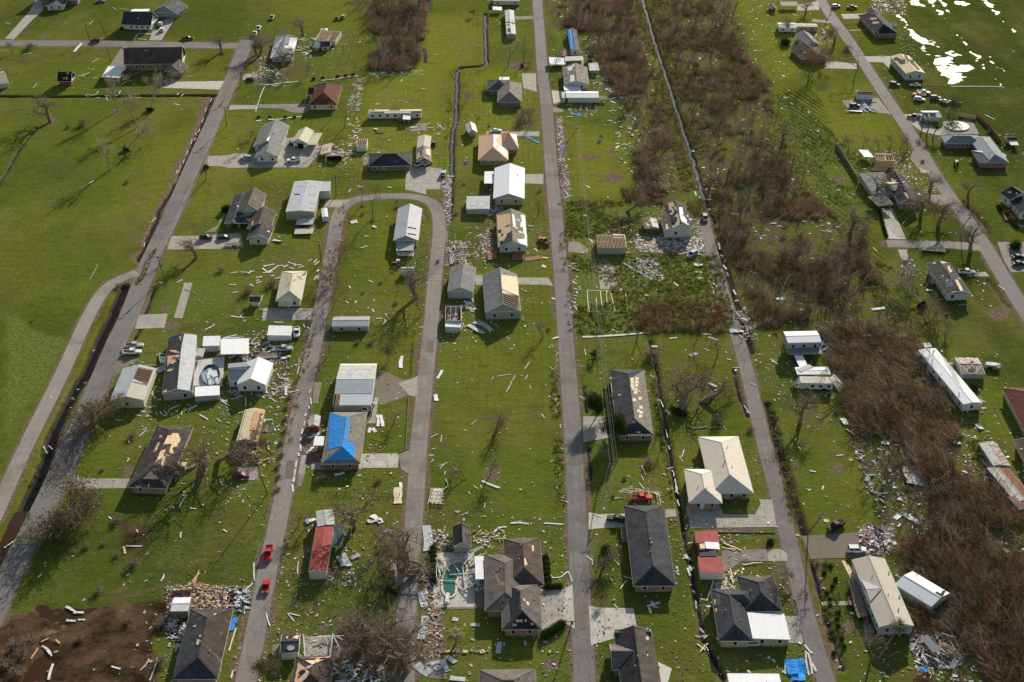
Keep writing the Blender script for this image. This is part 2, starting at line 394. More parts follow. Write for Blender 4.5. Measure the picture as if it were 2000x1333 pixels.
area(ROWS,None,.8,1590,330,1720,480,1760,640,1700,600,1620,430)
area(ROWS,None,.6,1870,0,2040,60,2040,420,1880,200)
ditch((1,0),2.9,.8,1790,110,1797,500,1760,518,1600,530,1572,560,1562,900,1535,1050,1528,1332,1515,1550,1500,1720)
ditch((2,0),3.2,.9,1005,-60,1080,200,1150,440,1220,640,1290,860,1340,1020,1440,1332,1500,1560,1565,1740)
ditch((2,1),2.6,.7,1625,620,1700,850,1770,1090,1840,1280,1880,1420)
ditch((2,2),1.8,.6,1080,0,1170,450,1192,650,1245,950,1310,1332,1380,1690,1425,1980,1470,2180,1500,2330,1650,2640)
ditch((0,1),4.8,1.2,965,915,880,1130,780,1332,690,1560,560,1760,440,2010,300,2420,170,2680,70,2880,-40,3080)
ditch((0,0),1.9,.7,1665,752,1560,1000,1420,1332,1385,1420,1250,1640,1150,1880,1080,2040)
ditch((0,0),2.8,.8,-60,755,400,758,900,752,1670,748)
ditch((0,0),1.2,.45,290,1000,170,1150,20,1400,-60,1520)  # wet furrow plus the shadow along it, both drawn as one dark ditch
ditch((3,2),3.0,.9,0,500,60,760,150,1050,240,1332,290,1500)
ditch((2,2),1.3,.45,560,360,585,560)
ditch((2,2),1.3,.45,598,840,612,1080)
ditch((2,2),1.6,.5,1720,235,1780,430,1830,590)
ditch((1,0),1.8,.5,1350,-20,1355,80)
ditch((1,0),1.6,.4,1310,380,1322,490)
ditch((3,0),1.2,.13,1200,655,1840,680)
ditch((0,1),1.3,.45,1210,915,1150,1080,1130,1120)
ditch((0,1),1.3,.45,1090,1250,1040,1332)
ditch((3,1),1.6,.5,1530,240,1640,370,1740,490)
ditch((3,1),1.3,.4,1720,860,1880,1070)
ditch((3,3),1.6,.5,340,400,430,700,590,1240)
ditch((0,0),1.0,.3,1270,300,1400,80)
for f in[(1080,-20,1190,-10,1250,55,1110,40),(1225,-20,1280,-20,1390,150,1345,120),(1315,-20,1340,-20,1432,104,1400,90),(1450,0,1560,20,1570,48,1470,30),(1635,-20,1715,-20,1805,115,1770,105),(1575,385,1620,420,1745,560,1700,548,1610,440),(1712,428,1725,430,1856,575,1835,572),(1240,420,1430,450,1465,515,1520,500,1622,522,1612,545,1500,560,1535,655,1430,655,1325,545),(1355,390,1440,388,1505,430,1440,452,1375,425),(1010,115,1040,120,1130,250,1370,345,1350,370,1200,345,1130,290),(1190,330,1215,340,1330,520,1290,500),(1770,612,1800,620,1870,690,1840,690),(1912,655,1965,695,1950,700),(1470,255,1490,258,1500,285,1480,282),(1510,300,1530,302,1560,355,1545,352),(1395,165,1415,165,1430,195,1410,192),(1600,50,1700,60,1680,66),(1810,130,1860,170,1850,178),(1880,220,1925,250,1895,246),(1895,390,1925,392,1920,402,1898,402),(1900,435,1940,438,1930,450,1905,448),(1510,595,1580,590,1575,605,1520,603),(1700,10,1790,40,1730,30),(870,20,960,30,900,60,860,50),(640,760,700,765,690,772,650,770)]:
 area(FLOOD,(3,0),.3,*f)
area(FLOOD,(1,0),.2,1300,370,1330,365,1335,440,1325,490,1305,480)
area(FLOOD,(1,0),.2,1322,228,1342,226,1342,275,1325,275)
area(FLOOD,(0,3),.12,330,960,420,1000,480,1050,440,1200,380,1332,200,1332,210,1180)
area(FLOOD,(0,3),.10,280,760,640,720,1000,700,980,720,620,760,500,860,330,860)
spot(FLOOD,(1,3),.1,400,280,22,12)
STEP=.65
gx=np.concatenate([[-9000,-3000,-1200,-700,-450],np.arange(-330,330.1,STEP),[450,700,1200,3000,9000]])
gy=np.concatenate([[-3000,-800,-100,120,190],np.arange(215,760,STEP),[800,900,1200,2500,6000,14000]])
GX,GY=np.meshgrid(gx,gy);Pn=np.stack([GX.ravel(),GY.ravel()],1)
wob=np.stack([vnoise(Pn[:,0],Pn[:,1],6,1)-.5,vnoise(Pn[:,0],Pn[:,1],6,2)-.5],1)*3.0+np.stack([vnoise(Pn[:,0],Pn[:,1],2.1,3)-.5,vnoise(Pn[:,0],Pn[:,1],2.1,4)-.5],1)*1.6
Pw=Pn+wob
def mask(lst,soft):
 m=np.zeros(len(Pn))
 for poly,val in lst:
  lo=poly.min(0)-soft*2-4;hi=poly.max(0)+soft*2+4
  ix=np.where((Pn[:,0]>lo[0])&(Pn[:,0]<hi[0])&(Pn[:,1]>lo[1])&(Pn[:,1]<hi[1]))[0]
  if len(ix)==0:continue
  s=np.clip(sdist(Pw[ix],poly)/(2*soft)+.5,0,1)*val;m[ix]=np.maximum(m[ix],s)
 return m
mB=mask(BROWN,4.0);mM=mask(MUD,2.5);mY=mask(DRY,9.0);mD=mask(DEEP,9.0);mR=mask(ROUGH,4.0);mS=mask(BARE,.9);mW=mask(ROWS,3.0)
Z=np.zeros(len(Pn));fl_=[(p,1)for p,v in FLOOD];dz=mask(fl_,1.8)*(.30*(.42+.7*vnoise(Pn[:,0],Pn[:,1],1.7,9)+.6*vnoise(Pn[:,0],Pn[:,1],6,12)-.45)*1.25)
Z-=dz;mS=np.maximum(mS,mask([(p,1)for p,v in FLOOD if v>.25],2.5)*.55);mE=np.zeros(len(Pn))
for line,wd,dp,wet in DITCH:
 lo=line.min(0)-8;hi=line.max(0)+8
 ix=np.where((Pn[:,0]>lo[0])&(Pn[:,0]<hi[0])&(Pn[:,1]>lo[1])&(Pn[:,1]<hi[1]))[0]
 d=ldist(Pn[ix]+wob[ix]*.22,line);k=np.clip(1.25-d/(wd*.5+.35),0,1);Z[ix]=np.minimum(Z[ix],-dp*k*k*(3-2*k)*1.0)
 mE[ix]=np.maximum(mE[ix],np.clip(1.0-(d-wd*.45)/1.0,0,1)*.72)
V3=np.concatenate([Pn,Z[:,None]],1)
nx,ny=len(gx),len(gy);ii=np.arange(nx*ny).reshape(ny,nx)
Fq=np.stack([ii[:-1,:-1].ravel(),ii[:-1,1:].ravel(),ii[1:,1:].ravel(),ii[1:,:-1].ravel()],1)
m,n,b=nodes('lawn_and_brush_ground')
me=npmesh('ground',V3,Fq,m)
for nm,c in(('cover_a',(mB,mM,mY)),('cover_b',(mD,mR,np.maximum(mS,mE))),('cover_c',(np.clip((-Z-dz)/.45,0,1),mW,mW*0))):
 ca=me.color_attributes.new(nm,'FLOAT_COLOR','POINT');c4=np.ones((len(Pn),4),np.float32);c4[:,0],c4[:,1],c4[:,2]=c;ca.data.foreach_set('color',c4.ravel())
ground=bpy.data.objects.new('ground',me);COL.objects.link(ground);tag(ground,'flat storm-littered grass lots with muddy and brush-covered stretches','ground',kind='structure')
def attr(n,nm):
 a=n.nodes.new('ShaderNodeAttribute');a.attribute_name=nm;s=n.nodes.new('ShaderNodeSeparateColor');L(n,a.outputs['Color'],s.inputs[0]);return s.outputs
b.inputs['Roughness'].default_value=1;b.inputs['Specular IOR Level'].default_value=0
pos=worldpos(n);A=attr(n,'cover_a');B_=attr(n,'cover_b');C_=attr(n,'cover_c')
big=noise(n,pos,.018,5,.6,.3);med=noise(n,pos,.11,6,.7);fin=noise(n,pos,.9,6,.75);vf=noise(n,pos,3.2,4,.8)
def msk(v,nz,k=.8,a=.38,bb=.62):return ramp(n,mth(n,'ADD',v,mth(n,'MULTIPLY',mth(n,'SUBTRACT',nz,.5),k)),a,bb)
lawn=mix(n,(.094,.126,.018),(.160,.184,.025),ramp(n,big,.35,.65))
lawn=mix(n,lawn,(.23,.245,.030),ramp(n,mth(n,'ADD',mth(n,'MULTIPLY',A[2],.85),mth(n,'MULTIPLY',mth(n,'SUBTRACT',med,.5),.5)),.1,1.0))
lawn=mix(n,lawn,(.044,.064,.013),ramp(n,mth(n,'ADD',B_[0],mth(n,'MULTIPLY',mth(n,'SUBTRACT',med,.5),.6)),.15,1.0,0,.8))
sx=n.nodes.new('ShaderNodeSeparateXYZ');L(n,pos,sx.inputs[0])
mow=mth(n,'SINE',mth(n,'ADD',mth(n,'MULTIPLY',sx.outputs[0],2.6),mth(n,'MULTIPLY',med,5.0)))
lawn=mix(n,lawn,(.060,.095,.010),mth(n,'MULTIPLY',ramp(n,mow,.2,1,0,.22),ramp(n,big,.42,.58)))
cross=noise(n,sc3(n,pos,.10,.9,1),1.0,4,.7)
lawn=mix(n,lawn,(.045,.070,.012),ramp(n,cross,.50,.78,0,.42))
lawn=mix(n,lawn,(.17,.14,.05),ramp(n,med,.54,.75,0,.6))
lawn=mix(n,lawn,(.03,.045,.01),ramp(n,fin,.50,.80,0,.8))
lawn=mix(n,lawn,(.21,.21,.075),ramp(n,noise(n,pos,.45,5,.75),.52,.72,0,.5))
lawn=mix(n,lawn,(.20,.185,.055),ramp(n,noise(n,sc3(n,pos,1,.5,1),.028,5,.7),.50,.66,0,.55))
lawn=mix(n,lawn,(.115,.085,.045),ramp(n,noise(n,pos,.045,7,.78,.6),.54,.66,0,.62))
lawn=mix(n,lawn,(.035,.055,.010),ramp(n,noise(n,sc3(n,pos,.35,1.3,1),.35,6,.75,.5),.52,.72,0,.6))
rut=n.nodes.new('ShaderNodeTexVoronoi');rut.feature='DISTANCE_TO_EDGE';rut.inputs['Scale'].default_value=.022;L(n,sc3(n,pos,1,.6,1),rut.inputs['Vector'])
lawn=mix(n,lawn,(.14,.115,.06),mth(n,'MULTIPLY',ramp(n,rut.outputs['Distance'],.0,.02,.6,0),ramp(n,med,.45,.6)))
rgh=mix(n,(.06,.10,.014),(.19,.225,.045),ramp(n,fin,.36,.62));rgh=mix(n,rgh,(.15,.115,.06),ramp(n,noise(n,pos,.5,5,.7,1.5),.5,.68,0,.75))
lawn=mix(n,lawn,rgh,msk(B_[1],med,.5))
rowl=mth(n,'SINE',mth(n,'ADD',mth(n,'MULTIPLY',mth(n,'ADD',sx.outputs[0],mth(n,'MULTIPLY',sx.outputs[1],.42)),2.4),mth(n,'MULTIPLY',med,3.0)))
lawn=mix(n,lawn,(.03,.036,.012),mth(n,'MULTIPLY',ramp(n,rowl,.0,.8,0,.75),C_[1]))
lit=mix(n,(.075,.055,.036),(.20,.15,.10),ramp(n,fin,.35,.66));lit=mix(n,lit,(.125,.145,.022),ramp(n,noise(n,pos,.13,5,.7),.43,.56,0,.9))
col=mix(n,lawn,lit,msk(A[0],noise(n,pos,.3,6,.75),.9))
soil=mix(n,(.10,.066,.042),(.26,.19,.135),ramp(n,fin,.35,.65))
col=mix(n,col,soil,msk(B_[2],fin,.7,.42,.66))
mud=mix(n,(.030,.019,.011),(.145,.088,.054),ramp(n,med,.38,.62));mud=mix(n,mud,(.055,.06,.02),ramp(n,fin,.52,.7,0,.45))
mud=mix(n,mud,(.25,.165,.105),ramp(n,noise(n,pos,.045,4,.6,.4),.60,.63,0,.9))
col=mix(n,col,mud,msk(A[1],med,.5))
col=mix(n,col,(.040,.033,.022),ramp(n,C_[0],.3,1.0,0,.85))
col=mix(n,col,darker((.05,.06,.03),.5),ramp(n,vf,.56,.85,0,.55))
L(n,col,b.inputs['Base Color'])
hgt=mth(n,'ADD',mth(n,'MULTIPLY',fin,1.0),mth(n,'MULTIPLY',vf,.5));bump(n,b,hgt,.85,.35)
def watermat(name,c,rough,bs,spec=.9):
 m,n,b=nodes(name);b.inputs['Base Color'].default_value=(*c,1);b.inputs['Roughness'].default_value=rough;b.inputs['IOR'].default_value=1.33 if 'flood' in name else 1.14;b.inputs['Specular IOR Level'].default_value=spec
 bump(n,b,noise(n,worldpos(n),bs,4,.6),.25,.03);return m
wm1=watermat('ditch_water',(.012,.013,.015),.12,1.5,.25);wm0=watermat('sky_tinted_ditch_water',(.07,.10,.14),.12,1.5,.5);wm2=watermat('flood_water',(.05,.05,.045),.46,1.1,.05);_n=wm2.node_tree;_b=_n.nodes['Principled BSDF'];_d=_n.nodes.new('ShaderNodeBsdfDiffuse');_d.inputs[0].default_value=(.06,.085,.015,1);_m=_n.nodes.new('ShaderNodeMixShader');L(_n,ramp(_n,noise(_n,sc3(_n,worldpos(_n),.5,1,1),.9,6,.8),.50,.66),_m.inputs[0]);L(_n,_b.outputs[0],_m.inputs[1]);L(_n,_d.outputs[0],_m.inputs[2]);L(_n,_m.outputs[0],_n.nodes['Material Output'].inputs[0]);wm3=watermat('muddy_water',(.05,.026,.012),.08,.8)  # blue base colour of the second ditch water stands in for sky reflection
def strip(line,wd,z,mb,v0=0):
 pts=[Vector((*p,0))for p in line];Ls=[];Rs=[]
 for i,p in enumerate(pts):
  d=(pts[min(i+1,len(pts)-1)]-pts[max(i-1,0)]).normalized();s_=Vector((d.y,-d.x,0));h=wd[i]/2 if isinstance(wd,list)else wd/2
  Ls.append(p-s_*h);Rs.append(p+s_*h)
 u=0
 for i in range(len(pts)-1):
  l=(pts[i+1]-pts[i]).length
  mb.face([(Ls[i].x,Ls[i].y,z),(Rs[i].x,Rs[i].y,z),(Rs[i+1].x,Rs[i+1].y,z),(Ls[i+1].x,Ls[i+1].y,z)],[(0,u),(1,u),(1,u+l),(0,u+l)]);u+=l
 return Ls,Rs
for i,(line,wd,dp,wet)in enumerate(DITCH):
 if not wet:continue
 mb=MB();strip(line,wd+1.6,-.90*dp,mb);tag(mb.build('ditch_water',wm0 if i<2 else wm1),kind='structure')
def wplane(x0,x1,y0,y1,z,mt,nm='flood_water'):
 mb=MB();mb.face([(x0,y0,z),(x1,y0,z),(x1,y1,z),(x0,y1,z)]);tag(mb.build(nm,mt),kind='structure')
PX()
q_=G(1800,178);wplane(q_.x-60,330,q_.y,750,-.15,wm2)
a=G(822,135);wplane(G(820,100).x-2,G(838,60).x+3,a.y,a.y+120,-.15,wm1)
wplane(-150,-60,215,300,-.15,wm3,'muddy_puddle')
# roads, paths and slabs
def smooth(line,it=2):
 P_=[np.array(p)for p in line]
 for _ in range(it):
  Q=[P_[0]]
  for i in range(len(P_)-1):Q+=[P_[i]*.75+P_[i+1]*.25,P_[i]*.25+P_[i+1]*.75]
  P_=Q+[P_[-1]]
 return P_
def roadmat(name,c,tone=.25,cracks=True):
 m,n,b=nodes(name);b.inputs['Roughness'].default_value=.9;b.inputs['Specular IOR Level'].default_value=.2
 pos=worldpos(n);uv=coord(n,'UV');s=n.nodes.new('ShaderNodeSeparateXYZ');L(n,uv,s.inputs[0])
 f=ramp(n,noise(n,pos,.12,6,.7),.35,.65);base=mix(n,darker(c,1-tone),darker(c,1+tone),f)
 wt=mth(n,'ABSOLUTE',mth(n,'SUBTRACT',mth(n,'ABSOLUTE',mth(n,'SUBTRACT',s.outputs[0],.5)),.24))
 base=mix(n,base,darker(c,.8),ramp(n,mth(n,'ADD',wt,mth(n,'MULTIPLY',noise(n,pos,.5),.12)),.06,.14,.55,0))
 ed=mth(n,'ABSOLUTE',mth(n,'SUBTRACT',s.outputs[0],.5));base=mix(n,base,(.17,.14,.105),ramp(n,mth(n,'ADD',ed,mth(n,'MULTIPLY',mth(n,'SUBTRACT',noise(n,pos,.5,5,.7),.5),.22)),.42,.50,0,.85))
 base=mix(n,base,darker(c,.55),ramp(n,noise(n,pos,1.6,6,.8),.58,.8,0,.6))
 ptc=n.nodes.new('ShaderNodeTexVoronoi');ptc.inputs['Scale'].default_value=.045;L(n,sc3(n,pos,1.5,.8,1),ptc.inputs['Vector'])
 base=mix(n,base,darker(c,1.18),ramp(n,ptc.outputs['Color'],.5,.52,0,.5))
 if cracks:
  vo=n.nodes.new('ShaderNodeTexVoronoi');vo.feature='DISTANCE_TO_EDGE';vo.inputs['Scale'].default_value=.22;L(n,pos,vo.inputs['Vector'])
  base=mix(n,base,(.035,.033,.032),ramp(n,vo.outputs['Distance'],.0,.012,.6,0))
 L(n,base,b.inputs['Base Color']);bump(n,b,noise(n,pos,4,4),.2,.03);return m
R_asph=roadmat('asphalt_road',(.165,.152,.145));R_loop=roadmat('worn_asphalt',(.215,.195,.175));R_grav=roadmat('pale_gravel',(.26,.235,.205),.3,False);R_sh=roadmat('gravel_shoulder',(.19,.155,.12),.4,False)
RL=[]
def road(name,mt,wd,z,f,sh=1.6,it=2):
 PX();line=smooth(gpoly(f),it);RL.append((np.array(line),wd));mb=MB();strip(line,wd,z,mb);o=mb.build(name,mt);tag(o,kind='structure')
 RL[-1]+=(sh,)
RA=(485,78,472,105,451,160,420,230,372,333,331,433,296,500,274,560,246,633,228,666,186,766,143,866,98,966,64,1035,37,1083,-15,1200,-80,1345)
road('main_road',R_asph,6.6,.022,RA,1.0)
road('cross_road',R_asph,8.2,.026,(-40,84,240,86,400,89,478,90),.8)
road('loop_road',R_loop,4.9,.024,(470,1380,480,1332,497,1250,527,1090,548,1000,572,860,593,766,616,666,637,550,652,470,657,432,666,406,690,391,725,385,770,383,810,384,840,392,856,412,859,450,854,500,848,560,842,640,836,690,826,791,818,866,810,1000,800,1100,792,1225,788,1380),.9)
road('street',R_asph,5.0,.022,(1047,-30,1055,75,1060,150,1067,200,1077,333,1089,458,1098,558,1105,666,1113,766,1120,866,1126,980,1130,1100,1137,1225,1143,1370),.9)
road('lane',R_asph,4.2,.022,(1373,420,1377,440,1395,508,1412,570,1432,633,1443,666,1463,741,1491,866,1512,940,1530,1010,1545,1075,1557,1130,1580,1225,1618,1345),.7)
road('outer_road',R_asph,5.4,.022,(1590,-30,1602,0,1627,37,1655,75,1680,112,1712,162,1745,212,1780,262,1820,333,1862,395,1910,458,1940,508,1970,558,2000,605,2050,680),.9)
road('side_street',R_loop,5.6,.026,(1732,476,1800,478,1870,479,1918,484),.5)
TL(0,1)
def zroad(name,mt,wd,z,f,sh=0):
 q=[]
 for x,y in pairs(f):a_=p2(x,y);q+=[a_[0],a_[1]]
 road(name,mt,wd,z,q,sh)
zroad('gravel_path',R_grav,4.6,.03,(1075,800,980,830,880,880,800,950,740,1050,680,1160,600,1332,500,1560,350,1860,180,2200,20,2560,-60,2740),.8)
def slabm(name,c,tone=.2):
 m,n,b=nodes(name);b.inputs['Roughness'].default_value=.88;b.inputs['Specular IOR Level'].default_value=.25;pos=worldpos(n)
 base=mix(n,darker(c,1-tone),darker(c,1+tone),ramp(n,noise(n,pos,.35,6,.7),.32,.68))
 br=n.nodes.new('ShaderNodeTexBrick');br.offset=0;br.inputs['Scale'].default_value=1;br.inputs['Brick Width'].default_value=3.2;br.inputs['Row Height'].default_value=3.2;br.inputs['Mortar Size'].default_value=.05;L(n,pos,br.inputs['Vector'])
 br.inputs['Color1'].default_value=(1,1,1,1);br.inputs['Color2'].default_value=(.92,.92,.92,1);br.inputs['Mortar'].default_value=(.55,.55,.55,1)
 base=mix(n,base,br.outputs[0],.8,'MULTIPLY');base=mix(n,base,darker(c,.45),ramp(n,noise(n,pos,1.4,6,.8),.56,.8,0,.55))
 L(n,base,b.inputs['Base Color']);return m
C_l=slabm('pale_concrete',(.50,.46,.40));C_m=slabm('concrete_slab',(.36,.325,.28));C_d=slabm('stained_concrete',(.21,.185,.16),.35)
R_pt=roadmat('patched_asphalt',(.105,.10,.098),.25)
SM={'p':R_pt,'l':C_l,'m':C_m,'d':C_d,'g':R_grav,'a':R_asph,'s':R_sh}
zc=[0.030]
def slab(c,*f,name='driveway'):
 zc[0]+=.0003;mb=MB();pts=[W(x,y)for x,y in pairs(f)];z=zc[0]
 mb.face([(p.x,p.y,z)for p in pts]);o=mb.build(name,SM[c])
 if mb.v and sum((pts[i].x*pts[(i+1)%len(pts)].y-pts[(i+1)%len(pts)].x*pts[i].y)for i in range(len(pts)))<0:o.data.flip_normals()
 tag(o,kind='structure')
TL(0,0)
slab('m',290,-20,380,-20,330,90,250,160,110,308,38,305,230,90);slab('m',1215,190,1400,95,1262,316,1165,316);slab('m',1070,258,1090,262,1055,318,1035,318,name='footpath');slab('m',1085,262,1200,262,1200,270,1085,270,name='footpath')
slab('l',1310,642,1752,634,1715,702,1270,688);slab('d',1180,645,1405,602,1310,680,1180,668);slab('d',940,385,1105,383,975,402,975,525,850,525)
slab('m',1615,1222,1785,1215,1835,1200,2010,1205,2010,1310,1780,1314,1725,1300,1598,1300);slab('m',1800,822,2010,824,2010,852,1785,860);slab('m',1905,580,2010,575,2010,628,1895,625);slab('m',1310,375,1360,375,1350,390,1310,390)
TL(1,0)
slab('d',-5,818,200,815,420,812,440,850,380,885,280,880,200,850,0,845);slab('m',-10,1200,230,1080,480,1060,500,1200,400,1310,-10,1310);slab('m',1170,1300,1330,1305,1450,1320,1440,1480,1165,1480);slab('d',835,1225,880,1230,870,1332,835,1332)
slab('d',1210,975,1330,965,1335,1020,1205,1030,name='slab_foundation')
TL(2,0)
slab('m',75,575,188,575,192,720,90,690);slab('l',308,708,390,715,400,805,325,812);slab('m',-200,1028,212,1030,212,1065,-200,1062);slab('m',290,450,560,450,560,512,295,512);slab('d',20,130,165,128,165,150,20,155);slab('m',95,1362,245,1362,245,1440,100,1435);slab('d',310,840,400,845,400,880,325,880)
TL(3,0)
slab('m',220,40,395,10,400,80,230,85);slab('m',570,112,790,108,790,145,590,150);slab('d',350,150,480,165,490,185,340,172);slab('m',440,475,690,500,695,542,440,535);slab('m',750,443,985,440,950,540,900,490,780,485);slab('d',580,790,860,765,960,895,850,880,640,875);slab('m',1060,895,1220,890,1300,1000,1380,1000,1400,1050,1330,1060,1200,1030,1130,980)
slab('d',640,235,760,235,760,243,640,243,name='footpath');slab('g',1130,1180,1210,1230,1280,1332,1180,1332,1110,1240);slab('d',1370,950,1590,930,1650,1050,1350,1052,name='pool_patio')
TL(0,1)
slab('m',1340,515,1550,512,1880,490,1900,600,1700,615,1305,620);slab('d',1590,490,1680,480,1755,370,1775,345,1740,345,1700,430,1640,465,name='footpath');slab('m',1085,1132,1310,1120,1285,1232,1052,1240,name='slab_foundation');slab('m',1440,880,1505,878,1425,1158,1358,1152,name='slab_foundation')
TL(1,1)
slab('m',540,232,740,230,650,290,535,290);slab('m',1170,0,1320,0,1330,190,1165,150);slab('m',60,1078,445,1078,430,1170,45,1175);slab('m',1700,820,1790,815,1790,900,1720,900);slab('d',1830,280,1930,280,1930,340,1760,340)
TL(2,1)
slab('m',-100,838,285,840,320,905,270,895,-100,892);slab('g',440,560,520,560,600,620,590,650,440,640);slab('d',600,680,730,690,800,760,805,815,670,815,name='slab_foundation');slab('m',675,815,810,820,830,930,690,930,name='slab_foundation')
TL(3,1)
slab('m',850,295,975,300,1080,540,930,535);slab('l',900,400,1000,520,1050,540,930,530,870,330);slab('m',1015,620,1085,620,1100,710,1045,700);slab('d',1250,190,1390,195,1410,260,1350,280,1240,240);slab('m',1550,795,1700,795,1730,830,1560,832);slab('d',1790,560,2020,560,2020,790,1900,800,1840,700);slab('m',1950,430,2010,430,2010,445,1950,445);slab('m',1185,-10,1255,0,1270,25,1190,20)
TL(0,2)
slab('m',560,1045,690,1075,1060,1075,1040,1150,520,1155);slab('m',1850,985,2010,985,2010,1090,1860,1080);slab('g',905,100,1075,130,1080,150,1010,190,880,290)
TL(1,2)
slab('g',930,230,1010,240,1200,330,1205,420,1150,440,990,500,930,480);slab('m',1110,330,1260,280,1260,430,1200,430);slab('l',820,880,1115,880,1105,990,800,992);slab('d',1110,880,1215,850,1200,1050,1130,1000);slab('m',435,950,540,950,540,1003,430,1003,name='patio');slab('m',540,985,825,988,825,1003,540,1003,name='footpath');slab('m',925,440,955,445,930,645,860,645,900,600,name='footpath')
slab('d',455,325,515,325,480,490,440,490,name='footpath');slab('m',355,893,400,893,380,1040,330,1040,name='footpath');slab('d',330,1040,380,1040,355,1135,318,1135,name='footpath')
slab('d',220,300,290,305,260,380,220,370);slab('m',1365,885,1385,885,1390,900,1330,900)
TL(2,2)
slab('m',555,590,780,592,800,745,690,770,555,790);slab('m',1360,1290,1600,1270,1640,1332,1650,1370,1362,1370);slab('m',1925,1238,1998,1238,2020,1300,1950,1300)
TL(2,3)
slab('l',598,5,680,20,880,15,890,120,680,130,598,140);slab('m',1365,-90,1620,-60,1650,20,1700,22,1900,22,1960,-95,2030,-95,2070,120,1390,128);slab('m',222,612,412,608,412,865,390,865,235,925);slab('l',412,600,472,570,490,915,395,865);slab('l',600,735,690,750,950,755,975,905,800,990,618,1045)
slab('d',1640,300,2010,292,2060,295,2060,385,1790,385,1720,440,1650,470);slab('m',1590,560,1680,580,1700,600,1590,605);slab('m',1200,-20,1280,-20,1285,40,1200,45)
TL(3,3)
slab('m',0,292,100,292,150,330,150,386,0,386);slab('a',262,190,692,163,760,200,960,240,980,330,700,345,690,365,560,362,335,370);slab('m',130,815,240,815,275,1025,130,1025,name='parking_pad')
slab('m',440,700,640,700,640,730,420,735,name='footpath');slab('d',740,880,800,880,815,985,770,985,name='footpath')
TL(1,3)
slab('m',375,975,600,970,580,1140,395,1145,name='slab_foundation');slab('d',600,1000,1110,1000,1090,1150,600,1150);slab('l',1395,320,1710,320,1710,745,1380,745,name='pool_patio');slab('d',1380,745,1715,745,1715,760,1380,760,name='patio_edge');slab('d',1715,560,1890,560,1905,790,1730,750,name='patio');slab('d',1350,1200,1490,1200,1490,1310,1350,1300,name='slab_foundation')
PX()
for f in[(1080,526,1107,526,1109,533,1081,533),(1103,895,1138,895,1138,907,1103,907),(834,666,848,666,846,690,833,688),(1055,203,1079,203,1083,300,1064,300),(455,140,470,142,440,215,425,210),(150,830,165,835,130,905,115,900),(1128,1150,1142,1150,1144,1230,1132,1230),(1640,60,1655,58,1672,92,1662,95),(1404,560,1418,560,1424,590,1412,590),(560,900,575,900,571,935,556,935),(798,1090,812,1090,808,1140,797,1140)]:slab('p',*f,name='road_patch')
cv=ground.data.color_attributes['cover_b'];c4=np.empty(len(Pn)*4,np.float32);cv.data.foreach_get('color',c4);c4=c4.reshape(-1,4)
for ln_,wd,sh in RL:
 lo=ln_.min(0)-9;hi=ln_.max(0)+9;ix=np.where((Pn[:,0]>lo[0])&(Pn[:,0]<hi[0])&(Pn[:,1]>lo[1])&(Pn[:,1]<hi[1]))[0]
 d=ldist(Pn[ix]+wob[ix]*.5,ln_)-wd/2;c4[ix,2]=np.maximum(c4[ix,2],np.clip(1-d/(sh+1.1),0,1)*.95)
cv.data.foreach_set('color',c4.ravel())
